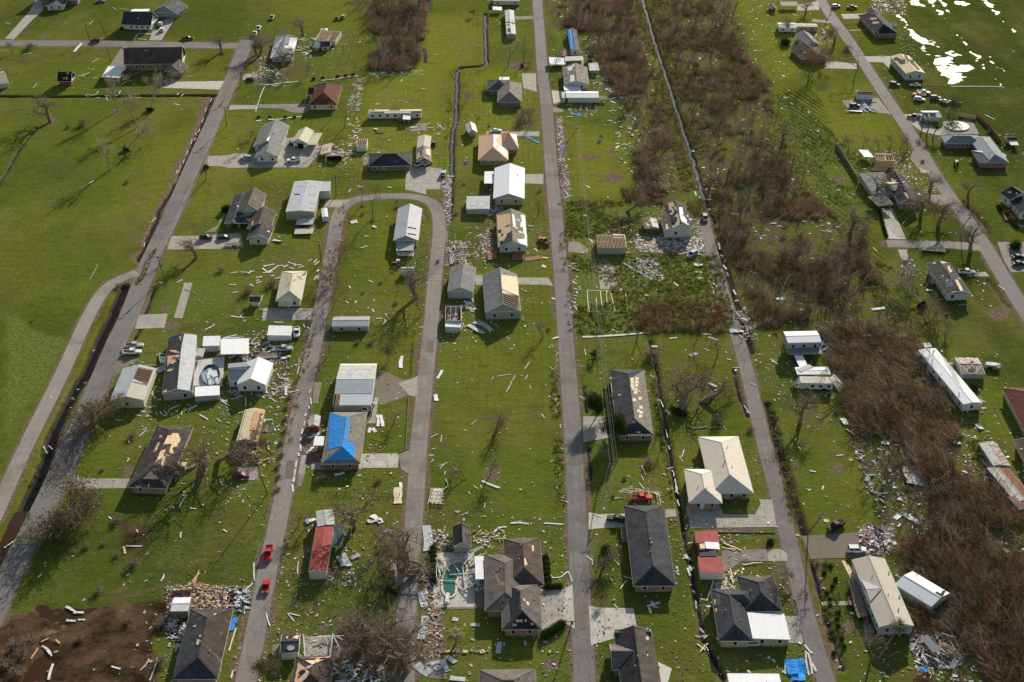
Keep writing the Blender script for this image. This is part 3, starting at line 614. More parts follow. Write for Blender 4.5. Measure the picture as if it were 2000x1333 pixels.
# buildings
UP=Vector((0,0,1))
def jag(poly,amp,seed,step=1.0):
 r=random.Random(seed);out=[]
 for i in range(len(poly)):
  a=poly[i];b_=poly[(i+1)%len(poly)];k=max(1,int((b_-a).length/step));
  for j in range(k):
   p=a.lerp(b_,j/k);out.append(p+Vector((r.uniform(-amp,amp),r.uniform(-amp,amp),0))if amp else p)
 return out
def topx(p):
 v=p-cam.location;z_=v.y*CS-v.z*SN;return 1000+FPX*v.x/z_,666.5-FPX*(v.y*SN+v.z*CS)/z_
ALLB=[]
class B:
 n=0
 def __init__(s,name,label,cat='house',group=None):
  s.name,s.label,s.cat,s.group=name,label,cat,group;s.e=None;s.planes=[];s.k=0;B.n+=1;s.id=B.n;ALLB.append(s)
 def start(s,c):
  if s.e is None:s.o=Vector((c.x,c.y,0));s.e=empty(s.name,s.o,0,s.label,s.cat,s.group)
 def put(s,name,mb,mat,parent=None,label=None):
  if not mb.v:return None
  o=mb.build(name,mat,parent or s.e,s.o)
  if label:o['label']=label
  return o
 def rect(s,q,z):
  """q = 8 numbers (four eave corners NW NE SE SW) or 5 (front-left, front-right eave corner, depth in metres)"""
  if len(q)==8:P_=[W(q[i],q[i+1],z)for i in(0,2,4,6)]
  else:
   a=W(q[0],q[1],z);b_=W(q[2],q[3],z);u=(b_-a).normalized();v=Vector((-u.y,u.x,0));P_=[a+v*q[4],b_+v*q[4],b_,a]
  c=sum(P_,Vector())/4;u=((P_[1]-P_[0])+(P_[2]-P_[3])).normalized()
  v=((P_[0]-P_[3])+(P_[1]-P_[2])).normalized();v0=Vector((-u.y,u.x,0));v=(v+v0).normalized();u=(u+Vector((v.y,-v.x,0))).normalized();v=Vector((-u.y,u.x,0))
  Lu=((P_[1]-P_[0]).length+(P_[2]-P_[3]).length)/4;Lv=(abs((P_[0]-P_[3]).dot(v))+abs((P_[1]-P_[2]).dot(v)))/4
  return c,u,v,Lu,Lv
 def sec(s,q,t='hip',r='v',e=2.8,p=.42,rm='slate',wm='b_red',ov=.6,win='SEW',base=0.0,skew=None,th=.16,open_=False,fas='white',step=3.4,gap=None):
  if base==0:e*=.8 if e<=3.3 else .76 if e<4.8 else .85
  else:e*=.82;base*=.7
  ov=.72 if ov==.6 else ov
  s.k+=1;e+=s.k*.013;c,u,v,a,b_=s.rect(q,e);s.start(c);rmat=M[rm];wmat=M[wm]if wm else None
  if r=='u':A,Bv,la,lb=v,-u,b_,a
  else:A,Bv,la,lb=u,v,a,b_
  def P_(x,y,z):return c+A*x+Bv*y+UP*(z-e)
  H=la*p;roof=MB();soffit=MB()
  def face(pts):
   n_=(pts[1]-pts[0]).cross(pts[2]-pts[0]).normalized()
   if n_.z<0:pts=list(reversed(pts));n_=-n_
   g=Vector((-n_.y,n_.x,0));g=g.normalized()if g.length>1e-4 else A.copy();up=n_.cross(g)
   roof.face(pts,[((q_-pts[0]).dot(g),(q_-pts[0]).dot(up))for q_ in pts]);s.planes.append(([q_.copy()for q_ in pts],n_))
  top=e+th
  if t=='flat':
   p=-abs(p)-.05 if 'white' in rm or 'bright' in rm else p;Hs=la*2*p;top-=Hs/2;e-=Hs/2;face([P_(-la,-lb,top),P_(la,-lb,top+Hs),P_(la,lb,top+Hs),P_(-la,lb,top)]);H=Hs
  elif t=='gable':
   face([P_(-la,-lb,top),P_(0,-lb,top+H),P_(0,lb,top+H),P_(-la,lb,top)]);face([P_(la,-lb,top),P_(la,lb,top),P_(0,lb,top+H),P_(0,-lb,top+H)])
  elif t=='gambrel':
   k=la*.62;H1=(la-k)*1.9;H=H1+k*.5
   for sg in(-1,1):
    face([P_(sg*la,-lb,top),P_(sg*la,lb,top),P_(sg*k,lb,top+H1),P_(sg*k,-lb,top+H1)]);face([P_(sg*k,-lb,top+H1),P_(sg*k,lb,top+H1),P_(0,lb,top+H),P_(0,-lb,top+H)])
  elif t in('hip','hipS','hipN'):
   i0=min(la,lb*.98);ys=-lb+(i0 if t!='hipN' else 0);yn=lb-(i0 if t!='hipS' else 0)
   if r=='u':pass
   face([P_(-la,-lb,top),P_(0,ys,top+H),P_(0,yn,top+H),P_(-la,lb,top)]);face([P_(la,-lb,top),P_(la,lb,top),P_(0,yn,top+H),P_(0,ys,top+H)])
   if t!='hipN':face([P_(-la,-lb,top),P_(la,-lb,top),P_(0,ys,top+H)])
   if t!='hipS':face([P_(-la,lb,top),P_(0,yn,top+H),P_(la,lb,top)])
  s.put('roof',roof,rmat)
  if t in('gable','hip','hipS','hipN'):
   rc=MB();i0=min(la,lb*.98);y0=-lb+(i0 if t in('hip','hipS')else 0);y1=lb-(i0 if t in('hip','hipN')else 0)
   rc.beam(P_(0,y0,top+H+.01),P_(0,y1,top+H+.01),.3,.07)
   if t in('hip','hipS'):
    for sg in(-1,1):rc.beam(P_(sg*la,-lb,top),P_(0,y0,top+H),.22,.07)
   if t in('hip','hipN'):
    for sg in(-1,1):rc.beam(P_(sg*la,lb,top),P_(0,y1,top+H),.22,.07)
   s.put('ridge_cap',rc,rmat)
  fm=MB();w_=.04
  if t=='flat':
   fm.hexa([P_(-la-.01,-lb-.01,e),P_(la+.01,-lb-.01,e+Hs),P_(la+.01,lb+.01,e+Hs),P_(-la-.01,lb+.01,e)],[P_(-la-.01,-lb-.01,top-.02),P_(la+.01,-lb-.01,top+Hs-.02),P_(la+.01,lb+.01,top+Hs-.02),P_(-la-.01,lb+.01,top-.02)])
  else:
   fm.hexa([P_(-la-.03,-lb-.03,e-.03),P_(la+.03,-lb-.03,e-.03),P_(la+.03,lb+.03,e-.03),P_(-la-.03,lb+.03,e-.03)],[P_(-la-.03,-lb-.03,top-.012),P_(la+.03,-lb-.03,top-.012),P_(la+.03,lb+.03,top-.012),P_(-la-.03,lb+.03,top-.012)])
   prof=[(-la,top),(0,top+H),(la,top)]if t!='gambrel' else[(-la,top),(-la*.62,top+H1),(0,top+H),(la*.62,top+H1),(la,top)]
   for sg in(-1,1):
    if t in('gable','gambrel')or(t=='hipN' and sg==-1)or(t=='hipS' and sg==1):
     for i in range(len(prof)-1):fm.beam(P_(prof[i][0],sg*(lb+.0),prof[i][1]-.08),P_(prof[i+1][0],sg*(lb+.0),prof[i+1][1]-.08),.08,.16)
  s.put('fascia',fm,M[fas])
  if wmat:
   wa,wb=la-ov,lb-ov;wl=MB();zt=e-.035
   ring=[(-wa,-wb),(wa,-wb),(wa,wb),(-wa,wb)]
   if t=='flat':
    zz=[e-.035,e+Hs-.035,e+Hs-.035,e-.035];
    if open_:
     for(x,y),z in zip(ring,zz):po=MB();po.beam(P_(x,y,0),P_(x,y,z-.12),.14);s.put('post',po,wmat)
    else:wl.hexa([P_(x,y,base)for x,y in ring],[P_(x,y,z-ov*.1)for(x,y),z in zip(ring,zz)])
   elif open_:
    nst=max(1,int(wb*2/3.2))
    for sg in(-1,1):
     for j in range(nst+1):po=MB();po.beam(P_(sg*wa,-wb+2*wb*j/nst,0),P_(sg*wa,-wb+2*wb*j/nst,zt),.15);s.put('post',po,wmat)
   else:
    wl.hexa([P_(x,y,base)for x,y in ring],[P_(x,y,zt)for x,y in ring])
    gz=[(-wa,zt),(wa,zt),(0,top+H*wa/la-.06)]if t!='gambrel' else[(-wa,zt),(wa,zt),(wa*.62,top+H1-.15),(0,top+H-.15),(-wa*.62,top+H1-.15)]
    for sg in(-1,1):
     if t in('gable','gambrel')or(t=='hipN' and sg==-1)or(t=='hipS' and sg==1):
      pr=[P_(x,sg*wb,z)for x,z in gz];p2_=[P_(x,sg*(wb-.15),z)for x,z in gz]
      wl.hexa(p2_ if sg>0 else pr,pr if sg>0 else p2_)
   s.put('wall',wl,wmat)
   if base>.3:
    pm=MB();
    for x in(-1,-.33,.33,1):
     for y in(-1,-.5,0,.5,1):q_=P_(x*(wa-.3),y*(wb-.3),base/2);pm.box(q_,A,Bv,UP,.2,.2,base/2)
    s.put('pier',pm,M['concrete'])
   if not open_ and win:
    sides={'S':(-v,u),'N':(v,-u),'E':(u,v),'W':(-u,-v)}
    for sd in win:
     nrm,tan=sides[sd];hn=(b_ if sd in 'SN' else a)-ov;ht=(a if sd in 'SN' else b_)-ov;n_=max(1,int(ht*2/step));zc_=base+(e-base)*.55;hw,hh=.5,min(.65,(e-base)*.25)
     for j in range(n_):
      cc=c+nrm*(hn+.02)+tan*(-ht+2*ht*(j+.5)/n_)+UP*(zc_-c.z)
      if R.random()<.12:continue
      f=MB();
      for dx,dz_,sx_,sz_ in((0,hh,hw+.07,.06),(0,-hh,hw+.07,.06),(-hw,0,.06,hh),(hw,0,.06,hh)):f.box(cc+tan*dx+UP*dz_,tan,nrm,UP,sx_,.05,sz_)
      wo=s.put('window',f,M['white']);g_=MB();g_.box(cc,tan,nrm,UP,hw,.03,hh);s.put('pane',g_,M['glass'],wo)
  s.last=(c,u,v,a,b_,e,P_)
  if t in('hip','gable')and a*b_>24 and rm not in('bright_m','ply')and s.cat=='house':
   for k in range(2):
    x=R.uniform(-.5,.5)*la;q_=P_(x,R.uniform(-.45,.45)*lb,top+H*(1-abs(x)/la));mb=MB();mb.tube(q_-UP*.1,q_+UP*.4,.12,.12,7);s.put('roof_vent',mb,M['offwhite'])
  return s
 def door(s,side,off=0.0,w_=1.0,h=2.05,mat='white',name='door',base=0.0,ov=.72):
  c,u,v,a,b_,e,_=s.last;nrm,tan={'S':(-v,u),'N':(v,-u),'E':(u,v),'W':(-u,-v)}[side];hn=(b_ if side in 'SN' else a)-ov;ht=(a if side in 'SN' else b_)-ov
  cc=c+nrm*(hn+.03)+tan*(off*ht)+UP*(base+h/2-c.z);f=MB();f.box(cc,tan,nrm,UP,w_/2,.05,h/2);d=s.put(name,f,M[mat])
  if name=='door':k=MB();k.box(cc+tan*(w_*.38)+nrm*.08,tan,nrm,UP,.06,.05,.06);s.put('handle',k,M['greymetal'],d)
  return s
 def hit(s,x,y):
  d=(G(*p2(x,y),0)-cam.location).normalized();best=None;o=Vector((0,0,CAMH))
  for i,(pts,nn)in enumerate(s.planes):
   dn=d.dot(nn)
   if dn>=-1e-4:continue
   t=(pts[0]-o).dot(nn)/dn;q=o+d*t;ok=True;k=len(pts)
   for j in range(k):
    if(pts[(j+1)%k]-pts[j]).cross(q-pts[j]).dot(nn)<-.02:ok=False;break
   if ok and(best is None or t<best[0]):best=(t,i,q)
  return best
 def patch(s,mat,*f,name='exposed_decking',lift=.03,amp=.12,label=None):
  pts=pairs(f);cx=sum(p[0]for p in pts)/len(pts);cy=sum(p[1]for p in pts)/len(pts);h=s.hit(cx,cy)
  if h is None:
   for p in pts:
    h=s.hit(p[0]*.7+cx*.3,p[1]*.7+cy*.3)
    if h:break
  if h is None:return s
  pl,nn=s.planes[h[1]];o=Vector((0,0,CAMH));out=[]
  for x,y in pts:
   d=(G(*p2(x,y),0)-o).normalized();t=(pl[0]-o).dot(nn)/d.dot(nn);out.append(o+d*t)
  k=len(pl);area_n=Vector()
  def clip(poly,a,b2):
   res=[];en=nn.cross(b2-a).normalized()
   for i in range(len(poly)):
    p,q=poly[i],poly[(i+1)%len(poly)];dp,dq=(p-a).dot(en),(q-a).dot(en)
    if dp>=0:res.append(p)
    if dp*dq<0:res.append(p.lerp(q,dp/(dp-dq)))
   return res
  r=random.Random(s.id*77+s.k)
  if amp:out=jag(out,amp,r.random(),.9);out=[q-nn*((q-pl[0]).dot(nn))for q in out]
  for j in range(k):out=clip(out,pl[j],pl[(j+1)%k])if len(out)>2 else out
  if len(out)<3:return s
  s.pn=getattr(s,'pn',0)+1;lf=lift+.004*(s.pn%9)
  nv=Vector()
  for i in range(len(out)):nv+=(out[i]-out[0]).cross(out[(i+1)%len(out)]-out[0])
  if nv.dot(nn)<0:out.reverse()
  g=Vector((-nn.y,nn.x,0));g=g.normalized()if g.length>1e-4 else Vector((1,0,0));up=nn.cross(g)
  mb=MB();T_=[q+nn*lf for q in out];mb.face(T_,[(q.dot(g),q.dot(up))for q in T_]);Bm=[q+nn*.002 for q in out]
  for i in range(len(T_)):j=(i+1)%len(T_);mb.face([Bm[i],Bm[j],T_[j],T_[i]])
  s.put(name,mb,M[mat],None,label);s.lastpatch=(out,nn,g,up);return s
 def rafters(s,*f,n=10,mat='wood',bg='dark',horiz=False):
  s.patch(bg,*f,name='roof_opening',lift=.02,amp=0)
  if not hasattr(s,'lastpatch'):return s
  out,nn,g,up=s.lastpatch;ax,bx=(up,g)if horiz else(g,up)
  lo=min(q.dot(ax)for q in out);hi=max(q.dot(ax)for q in out);l2=min(q.dot(bx)for q in out);h2=max(q.dot(bx)for q in out);base=out[0]-g*out[0].dot(g)-up*out[0].dot(up);mb=MB()
  for i in range(n+1):
   t=lo+(hi-lo)*i/n;a=base+ax*t+bx*l2+nn*.14;b_=base+ax*t+bx*h2+nn*.14
   if R.random()<.9:mb.beam(a,b_,.13,.12)
  s.put('rafter_frame',mb,M[mat]);return s
 def shell(s,q,e=2.6,wm='s_pale',n=14,fm='redwood',raft='wood',horiz=False,ov=.1,full=True):
  """walls standing without their roof: floor, four walls, ceiling joists"""
  s.k+=1;c,u,v,a,b_=s.rect(q,e);s.start(c);fl=MB();wl=MB();jo=MB()
  def Q(x,y,z):return c+u*x+v*y+UP*(z-e)
  fl.hexa([Q(-a,-b_,.05),Q(a,-b_,.05),Q(a,b_,.05),Q(-a,b_,.05)],[Q(-a,-b_,.3),Q(a,-b_,.3),Q(a,b_,.3),Q(-a,b_,.3)]);s.put('floor',fl,M[fm])
  for(x,y,hx,hy)in((0,-b_,a,.08),(0,b_,a,.08),(-a,0,.08,b_-.09),(a,0,.08,b_-.09)):wl.box(Q(x,y,e/2),u,v,UP,hx,hy,e/2)
  if full:
   wl.box(Q(a*.1,0,e*.45),u,v,UP,.07,b_-.1,e*.45);wl.box(Q(-a*.45,b_*.1,e*.44),u,v,UP,a*.5,.07,e*.44)
  s.put('wall',wl,M[wm])
  for i in range(n+1):
   t=-1+2*i/n
   if horiz:jo.box(Q(0,t*(b_-.1),e+.1),u,v,UP,a,.07,.09)
   else:jo.box(Q(t*(a-.1),0,e+.1),u,v,UP,.07,b_,.09)
  s.put('joist_frame',jo,M[raft])
  jk=MB();r=random.Random(s.id)
  for i in range(int(a*b_*3)):
   x,y=r.uniform(-a*.9,a*.9),r.uniform(-b_*.9,b_*.9);q_=Vector((r.uniform(-1,1),r.uniform(-1,1),r.uniform(-.3,.3))).normalized();jk.box(Q(x,y,.4+r.random()*.5),q_,q_.cross(UP).normalized(),q_.cross(q_.cross(UP).normalized()),r.uniform(.2,.9),r.uniform(.08,.3),.05)
  s.put('rubble',jk,M['paleply']);s.last=(c,u,v,a,b_,e,Q);return s
 def box(s,name,mat,*f,z0=0.0,z1=1.0,label=None):
  pts=[W(x,y,z1)for x,y in pairs(f)];s.start(sum(pts,Vector())/len(pts))
  ar=sum(pts[i].x*pts[(i+1)%len(pts)].y-pts[(i+1)%len(pts)].x*pts[i].y for i in range(len(pts)))
  if ar<0:pts.reverse()
  mb=MB();mb.hexa([Vector((p.x,p.y,z0))for p in pts],pts);s.put(name,mb,M[mat],None,label);return s
 def deckrail(s,*f,z=.9,mat='oldwood'):
  s.box('deck',mat,*f,z0=z-.15,z1=z);mb=MB();pts=[W(x,y,z)for x,y in pairs(f)]
  for i in range(len(pts)):
   a,b_=pts[i],pts[(i+1)%len(pts)];k=max(1,int((b_-a).length/1.6));mb.beam(a+UP*.9,b_+UP*.9,.08)
   for j in range(k):q=a.lerp(b_,j/k);mb.beam(Vector((q.x,q.y,0)),q+UP*.9,.1)
  s.put('railing',mb,M[mat]);return s
 def vents(s,*f):
  for x,y in pairs(f):
   h=s.hit(x,y)
   if h:mb=MB();mb.tube(h[2]-UP*.1,h[2]+UP*.45,.16,.16,8);mb.tube(h[2]+UP*.45,h[2]+UP*.55,.26,.2,8);s.put('roof_vent',mb,M['offwhite'])
  return s
 def chimney(s,x,y,z0,z1,w_=.6,mat='b_tan'):
  q=W(x,y,z1);mb=MB();mb.box((q.x,q.y,(z0+z1)/2),(1,0,0),(0,1,0),UP,w_,w_*.7,(z1-z0)/2);mb.box((q.x,q.y,z1+.08),(1,0,0),(0,1,0),UP,w_+.1,w_*.7+.1,.08);s.put('chimney',mb,M[mat]);return s
 def ruin(s,n_,mats,lo,hi,seed=1):
  r=random.Random(s.id*31+seed);PX();pl=[p for p in s.planes if p[1].y<.75]
  for _ in range(n_):
   pts,nn=r.choice(pl);w_=[r.random()for _ in pts];t=sum(w_);c=sum((p*(k/t)for p,k in zip(pts,w_)),Vector());g=Vector((-nn.y,nn.x,0));g=g.normalized()if g.length>1e-4 else Vector((1,0,0));up=nn.cross(g);f=[];a0=r.uniform(lo,hi);b0=r.uniform(lo,hi)
   for k in range(7):a=k*.9;q=c+g*(math.cos(a)*a0*r.uniform(.5,1.2))+up*(math.sin(a)*b0*r.uniform(.5,1.2));f+=list(topx(q))
   s.patch(r.choice(mats),*f,name='missing_shingles',amp=lo*.25,lift=.06)
   # the buildings
TL(0,0)
h=B('brick_house','red brick house with grey-topped front porch cut off by the top edge of the view','house')
h.sec((345,-90,640,-90,640,8,350,8),'gable','u',3.2,.6,'slate','b_red');h.sec((385,-55,525,-55,535,48,390,50),'gable','v',3.0,.3,'slate','s_white',win='S')
h.patch('grey',405,-5,500,-5,500,20,410,20,name='roof_panel')
h=B('white_house','white timber house with slate roof and open carport beside two white cars','house')
h.sec((946,196,1180,204,11.5),'gable','u',3.1,.85,'slate','s_white',win='S',step=2.6);h.sec((1190,96,1385,112,13),'gable','v',3.3,.55,'grey','s_blue',win='E');h.sec((1030,70,1165,70,1165,92,1025,92),'flat','u',3.1,.02,'bright_m','s_white',open_=True)
h.patch('paleply',1280,60,1310,90,1330,75,1300,115,1270,100)
h.box('step','b_red',1085,235,1110,235,1112,258,1086,258,z0=0,z1=.3)
h=B('gambrel_house','long brown brick house with barn-shaped black roof and attached garage','house')
h.sec((968,508,1425,500,11.5),'gambrel','u',4.2,.9,'brown','b_tan',win='SE',step=3.0);h.sec((1283,560,1418,572,8),'gable','v',3.0,.75,'browngrey','b_tan',win='E');h.door('S',0,3.6,2.3,'s_tan','garage_door')
h.sec((840,519,975,519,948,603,800,603),'flat','v',3.3,.02,'white_m','s_tan',win='S');h.sec((960,555,1030,555,1022,592,945,592),'flat','v',2.8,.02,'maroon','s_tan',win='')
h.chimney(975,372,0,9.5,.8)
h=B('barn_shed','small red barn-shaped shed torn open beside the drainage ditch','shed')
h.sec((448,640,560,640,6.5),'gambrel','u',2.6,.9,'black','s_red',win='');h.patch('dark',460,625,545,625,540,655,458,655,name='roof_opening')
h=B('cream_shed','cream-roofed shed cut off by the left edge of the view','shed')
h.sec((-160,578,20,575,60,640,-150,700),'gable','u',2.8,.3,'cream_m','s_cream',win='')
TL(1,0)
h=B('crushed_house','house with buckled silver-grey sheet roof under battered trees','house')
h.sec((198,288,342,292,272,450,64,466),'gable','v',2.6,.25,'blue_m','s_grey',win='S')
h.patch('ltgrey_m',205,292,215,288,130,455,70,462,130,380,name='metal_sheet',amp=0);h.patch('whitewrap',262,300,335,298,325,350,290,420,250,430,270,380,215,370,260,340,name='metal_sheet',amp=.3);h.rafters(285,380,320,380,290,450,262,450,n=6)
h=B('roofless_house','house stripped to its brown roof timbers beside the wooded strip','house')
h.shell((495,238,645,250,636,322,470,315),2.6,'s_cream',12,'interior');h.sec((505,228,560,225,560,245,505,245),'hip','v',3.0,.3,'white_m',None)
h=B('cottage','small grey-roofed cottage leaning beside the roofless timbers','shed');h.sec((498,372,580,370,6),'gable','u',2.5,.5,'slate','s_grey',win='S')
h=B('white_shed','little white-roofed shed beside the small grey cottage','shed');h.sec((440,372,492,378,5),'gable','u',2.2,.5,'white_m','s_tan',win='')
h=B('maroon_house','cream house with a maroon hip roof at the end of a dirt drive','house')
h.sec((452,668,664,668,642,825,416,825),'hip','v',3.0,.55,'maroon','s_cream',win='SE',step=3.2);h.sec((418,695,470,695,455,745,405,745),'gable','u',2.9,.5,'maroon','s_cream',win='')
h=B('mobile_home','white mobile home with peeled tan roof and small front porch','mobile home')
h.sec((884,860,1288,860,1296,888,878,888),'gable','u',3.4,.12,'paleply','s_white',ov=.15,base=.7,win='S',step=3.0);h.patch('brown',884,862,930,860,925,872,884,872,name='shingle_remnant');h.patch('brown',1040,856,1120,856,1125,864,1040,864,name='shingle_remnant');h.patch('brown',1210,872,1290,870,1292,886,1215,884,name='shingle_remnant');h.patch('brown',890,876,1000,876,1000,883,890,883,name='shingle_remnant')
h.deckrail(1112,925,1212,925,1212,950,1112,950,z=.9,mat='redwood');h.sec((1145,898,1208,898,1205,935,1150,935),'flat','v',2.9,.02,'white_m','white',open_=True)
h=B('grey_gable_house','pale house with long grey roof beside the cream barn','house')
h.sec((45,985,250,985,208,1155,-20,1148),'gable','v',3.0,.5,'ltgrey','s_white',win='SE');h.sec((20,1135,205,1140,187,1230,-5,1232),'gable','v',2.95,.5,'ltgrey','s_white',win='S',step=3)
h.patch('white_m',85,1085,108,1065,95,1115,70,1118,name='patch_sheet');h.vents(135,1045)
h=B('cream_barn','cream metal barn with side lean-to on the concrete yard','barn')
h.sec((318,1020,438,1030,418,1125,290,1118),'gable','v',3.4,.55,'cream_m','s_white',win='');h.door('S',.1,2.6,2.6,'dark','dark_barn_opening');h.door('S',-.62,.8,1.0,'dark','dark_small_opening');h.sec((440,1042,502,1042,488,1140,412,1132),'flat','v',2.7,.03,'cream_m','s_cream',open_=True)  # dark panels on the front wall paint the shade inside its openings
h=B('wrecked_carport','collapsed carport of splayed plywood sheets with a blue-grey front','carport')
h.sec((565,1185,680,1185,655,1225,560,1222),'flat','v',2.4,.05,'blue_m','s_grey',win='');h.door('S',0,6,1.9,'dark','opening');h.sec((540,1140,620,1135,560,1210,480,1212),'flat','v',1.6,.25,'paleply','wood',open_=True)
h=B('open_cabinet_shed','roofless pink and white shed box on a small deck','shed');h.shell((792,1088,866,1088,868,1145,790,1145),2.3,'s_white',5,'interior',full=False);h.deckrail(785,1150,860,1150,860,1165,785,1165,z=.4,mat='white')
h=B('slate_ranch_house','low brick ranch house with dark slate hip roof','house');h.sec((888,1205,1212,1200,1222,1300,874,1304),'hip','u',2.8,.42,'slate','b_brown',win='S');h.door('S',-.3,1,2,'s_green')
h=B('round_top_shed','cream shed with rounded metal roof behind the open garage','shed');h.sec((1268,1068,1368,1068,1362,1160,1255,1160),'gable','v',2.6,.22,'tan_m','s_cream',win='')
h=B('open_garage','garage with peeled tan roof and two white cars showing under it','garage')
h.sec((1262,1165,1368,1165,1372,1262,1242,1270),'gable','v',2.9,.5,'tangrey','s_red',ov=.3,win='',open_=True);h.patch('paleply',1325,1165,1360,1165,1362,1240,1338,1225,1330,1200);h.patch('ply',1262,1200,1285,1180,1275,1235,1248,1250);h.patch('whitewrap',1300,1175,1310,1170,1312,1225,1303,1230,name='paper')
h=B('felt_roof_house','brick house with half-shingled roof of orange felt and white sheeting','house')
h.sec((1742,1062,1975,1058,1965,1258,1734,1256),'hip','v',2.9,.5,'felt','b_tan',win='SE');h.sec((1900,1052,2044,1048,2042,1170,1905,1175),'hip','u',2.88,.5,'felt','b_tan',win='SE')
h.patch('whitewrap',1838,1052,1900,1056,1872,1100,1893,1135,1832,1165,name='sheet');h.patch('whitewrap',1895,1140,1955,1150,1962,1230,1880,1170,name='sheet');h.patch('whitewrap',1990,1055,2040,1052,2040,1110,2010,1085,name='sheet')
h=B('tan_barn','tan wooden shed with white metal roof behind the orange-felt house','shed');h.sec((1640,975,1705,975,1738,1035,1650,1043),'gable','v',2.6,.6,'white_m','s_tan',win='')
h=B('hip_house','brick house with broad brown-grey hip roof and a rear pergola','house')
h.sec((1890,650,2078,650,2074,803,1884,803),'hip','v',2.9,.5,'tangrey','b_red',win='S');h.sec((1802,632,2000,632,2000,712,1804,712),'hip','u',2.88,.4,'grey','b_red',win='S')
h.sec((1900,600,1980,600,1980,628,1898,628),'flat','u',2.6,.02,'white_m','white',open_=True)
h=B('cream_trailer','cream mobile home cut off by the top edge of the view','mobile home');h.sec((1850,-35,2060,-35,2060,10,1855,10),'gable','u',3.0,.12,'tan_m','s_cream',ov=.15,base=.5,win='S')
h=B('small_carport','little white flat carport near the top of the narrow drain','carport');h.sec((1848,53,1922,53,1920,80,1850,80),'flat','v',2.4,.02,'white_m','white',open_=True)
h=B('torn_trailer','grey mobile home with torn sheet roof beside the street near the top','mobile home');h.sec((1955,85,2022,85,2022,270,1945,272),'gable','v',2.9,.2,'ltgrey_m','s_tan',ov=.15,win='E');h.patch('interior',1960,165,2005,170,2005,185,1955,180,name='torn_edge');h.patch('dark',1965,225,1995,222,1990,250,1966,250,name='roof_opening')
TL(2,0)
h=B('tarped_trailer','long trailer home with a blue tarp over its left roof slope','mobile home')
h.sec((436,235,502,238,530,396,456,400),'gable','v',3.3,.45,'grey','s_cream',ov=.2,base=.5,win='SE');h.patch('tarp',434,232,472,226,494,388,458,398,name='tarp',amp=.03);h.patch('white',452,232,456,232,474,380,470,382,name='tarp_batten',amp=0,lift=.07)
h.deckrail(408,385,448,385,450,435,385,440,z=.8,mat='redwood')
h=B('white_carport','flat white carport opening onto the street','carport');h.sec((290,450,412,450,412,500,292,502),'flat','v',2.6,.01,'white_m','white',open_=True)
h=B('brown_outbuilding','brown-walled outbuilding with pale roof beside the flat carport','shed');h.sec((414,446,552,446,556,480,414,480),'flat','v',2.8,.04,'offwhite_r' if 'offwhite_r' in M else 'dirty_m','s_brown',win='')
h=B('patched_house','pale house with worn tan-grey roof and white roof patches','house')
h.sec((402,530,585,530,604,664,400,664),'gable','v',3.2,.38,'tangrey','s_pale',win='SE');h.patch('whitewrap',428,530,475,515,470,548,440,556,name='paper');h.patch('whitewrap',455,590,486,588,490,640,455,645,name='paper');h.patch('whitewrap',475,505,490,505,482,525,468,525,name='paper')
h=B('green_roof_shed','shed with faded green and silver metal roof against the woods','shed');h.sec((600,498,672,498,680,555,600,558),'flat','v',2.3,.05,'dirty_m','s_grey',win='')
h=B('dark_roof_shed','small red-brown shed with dark roof against the woods','shed');h.sec((588,438,635,438,635,462,590,464),'gable','u',2.2,.5,'brown','s_red',win='')
h=B('metal_workshop','white metal workshop with bright roof and open front','garage');h.sec((422,718,672,718,678,768,420,768),'gable','u',3.0,.15,'bright_m','s_white',win='');h.sec((392,722,424,722,424,770,386,770),'flat','u',2.7,.01,'ltgrey_m','s_grey',win='');h.door('S',0,.9,2);h.sec((405,668,532,668,536,705,405,712),'flat','v',2.7,.02,'white_m','white',open_=True)
h.sec((680,758,740,755,742,782,672,782),'flat','u',1.6,.05,'tangrey','oldwood',open_=True)
h=B('low_white_shed','low white roof edge at the top by the street','shed');h.sec((-30,-30,60,-30,60,8,-30,8),'gable','u',2.6,.2,'white_m','s_tan',win='S')
TL(3,0)
h=B('open_shed','dark open-fronted shed at the top beside the small red one','shed');h.sec((105,20,225,18,238,48,95,50),'flat','u',2.5,.03,'slate_m','s_grey',open_=True)
h=B('red_shed','small orange-red shed standing beside the dark open-fronted one','shed');h.sec((8,40,55,38,62,68,12,72),'gable','v',2.2,.4,'grey','s_red',win='')
h=B('white_trailer','battered white trailer home with cluttered underside','mobile home');h.sec((80,180,215,182,222,222,78,222),'gable','u',3.0,.12,'dirty_m','s_white',ov=.1,base=.9,win='S')
h=B('tan_trailer','tan trailer home with pale roof and broken wall','mobile home');h.sec((220,188,380,190,384,212,222,212),'gable','u',3.0,.12,'tan_m','s_tan',ov=.1,win='S')
h=B('grey_gable_cottage','two-part brick house with stained grey gable roof behind a russet tree','house')
h.sec((238,268,342,262,385,352,268,362),'gable','v',3.6,.5,'ltgrey','s_white',win='WE');h.sec((205,385,400,350,445,460,240,465),'gable','v',2.7,.35,'black','b_red',win='SW');h.patch('brown',330,385,395,365,430,440,350,455,name='worn_shingles')
h=B('black_hip_house','brick house with black hip roof beside the flooded field','house')
h.sec((720,122,890,116,1004,266,820,272),'hip','v',3.0,.5,'black','b_red',win='SW');h.sec((765,78,850,78,880,118,785,120),'gable','v',2.9,.45,'slate','b_red',win='W');h.sec((930,175,990,175,1005,210,950,212),'flat','u',2.7,.02,'slate','b_red',win='')
h.patch('ply',800,140,850,138,850,152,800,156);h.patch('ply',815,172,865,170,868,184,818,188)
h=B('decked_house','raised grey house whose roof is mostly bare plywood','house')
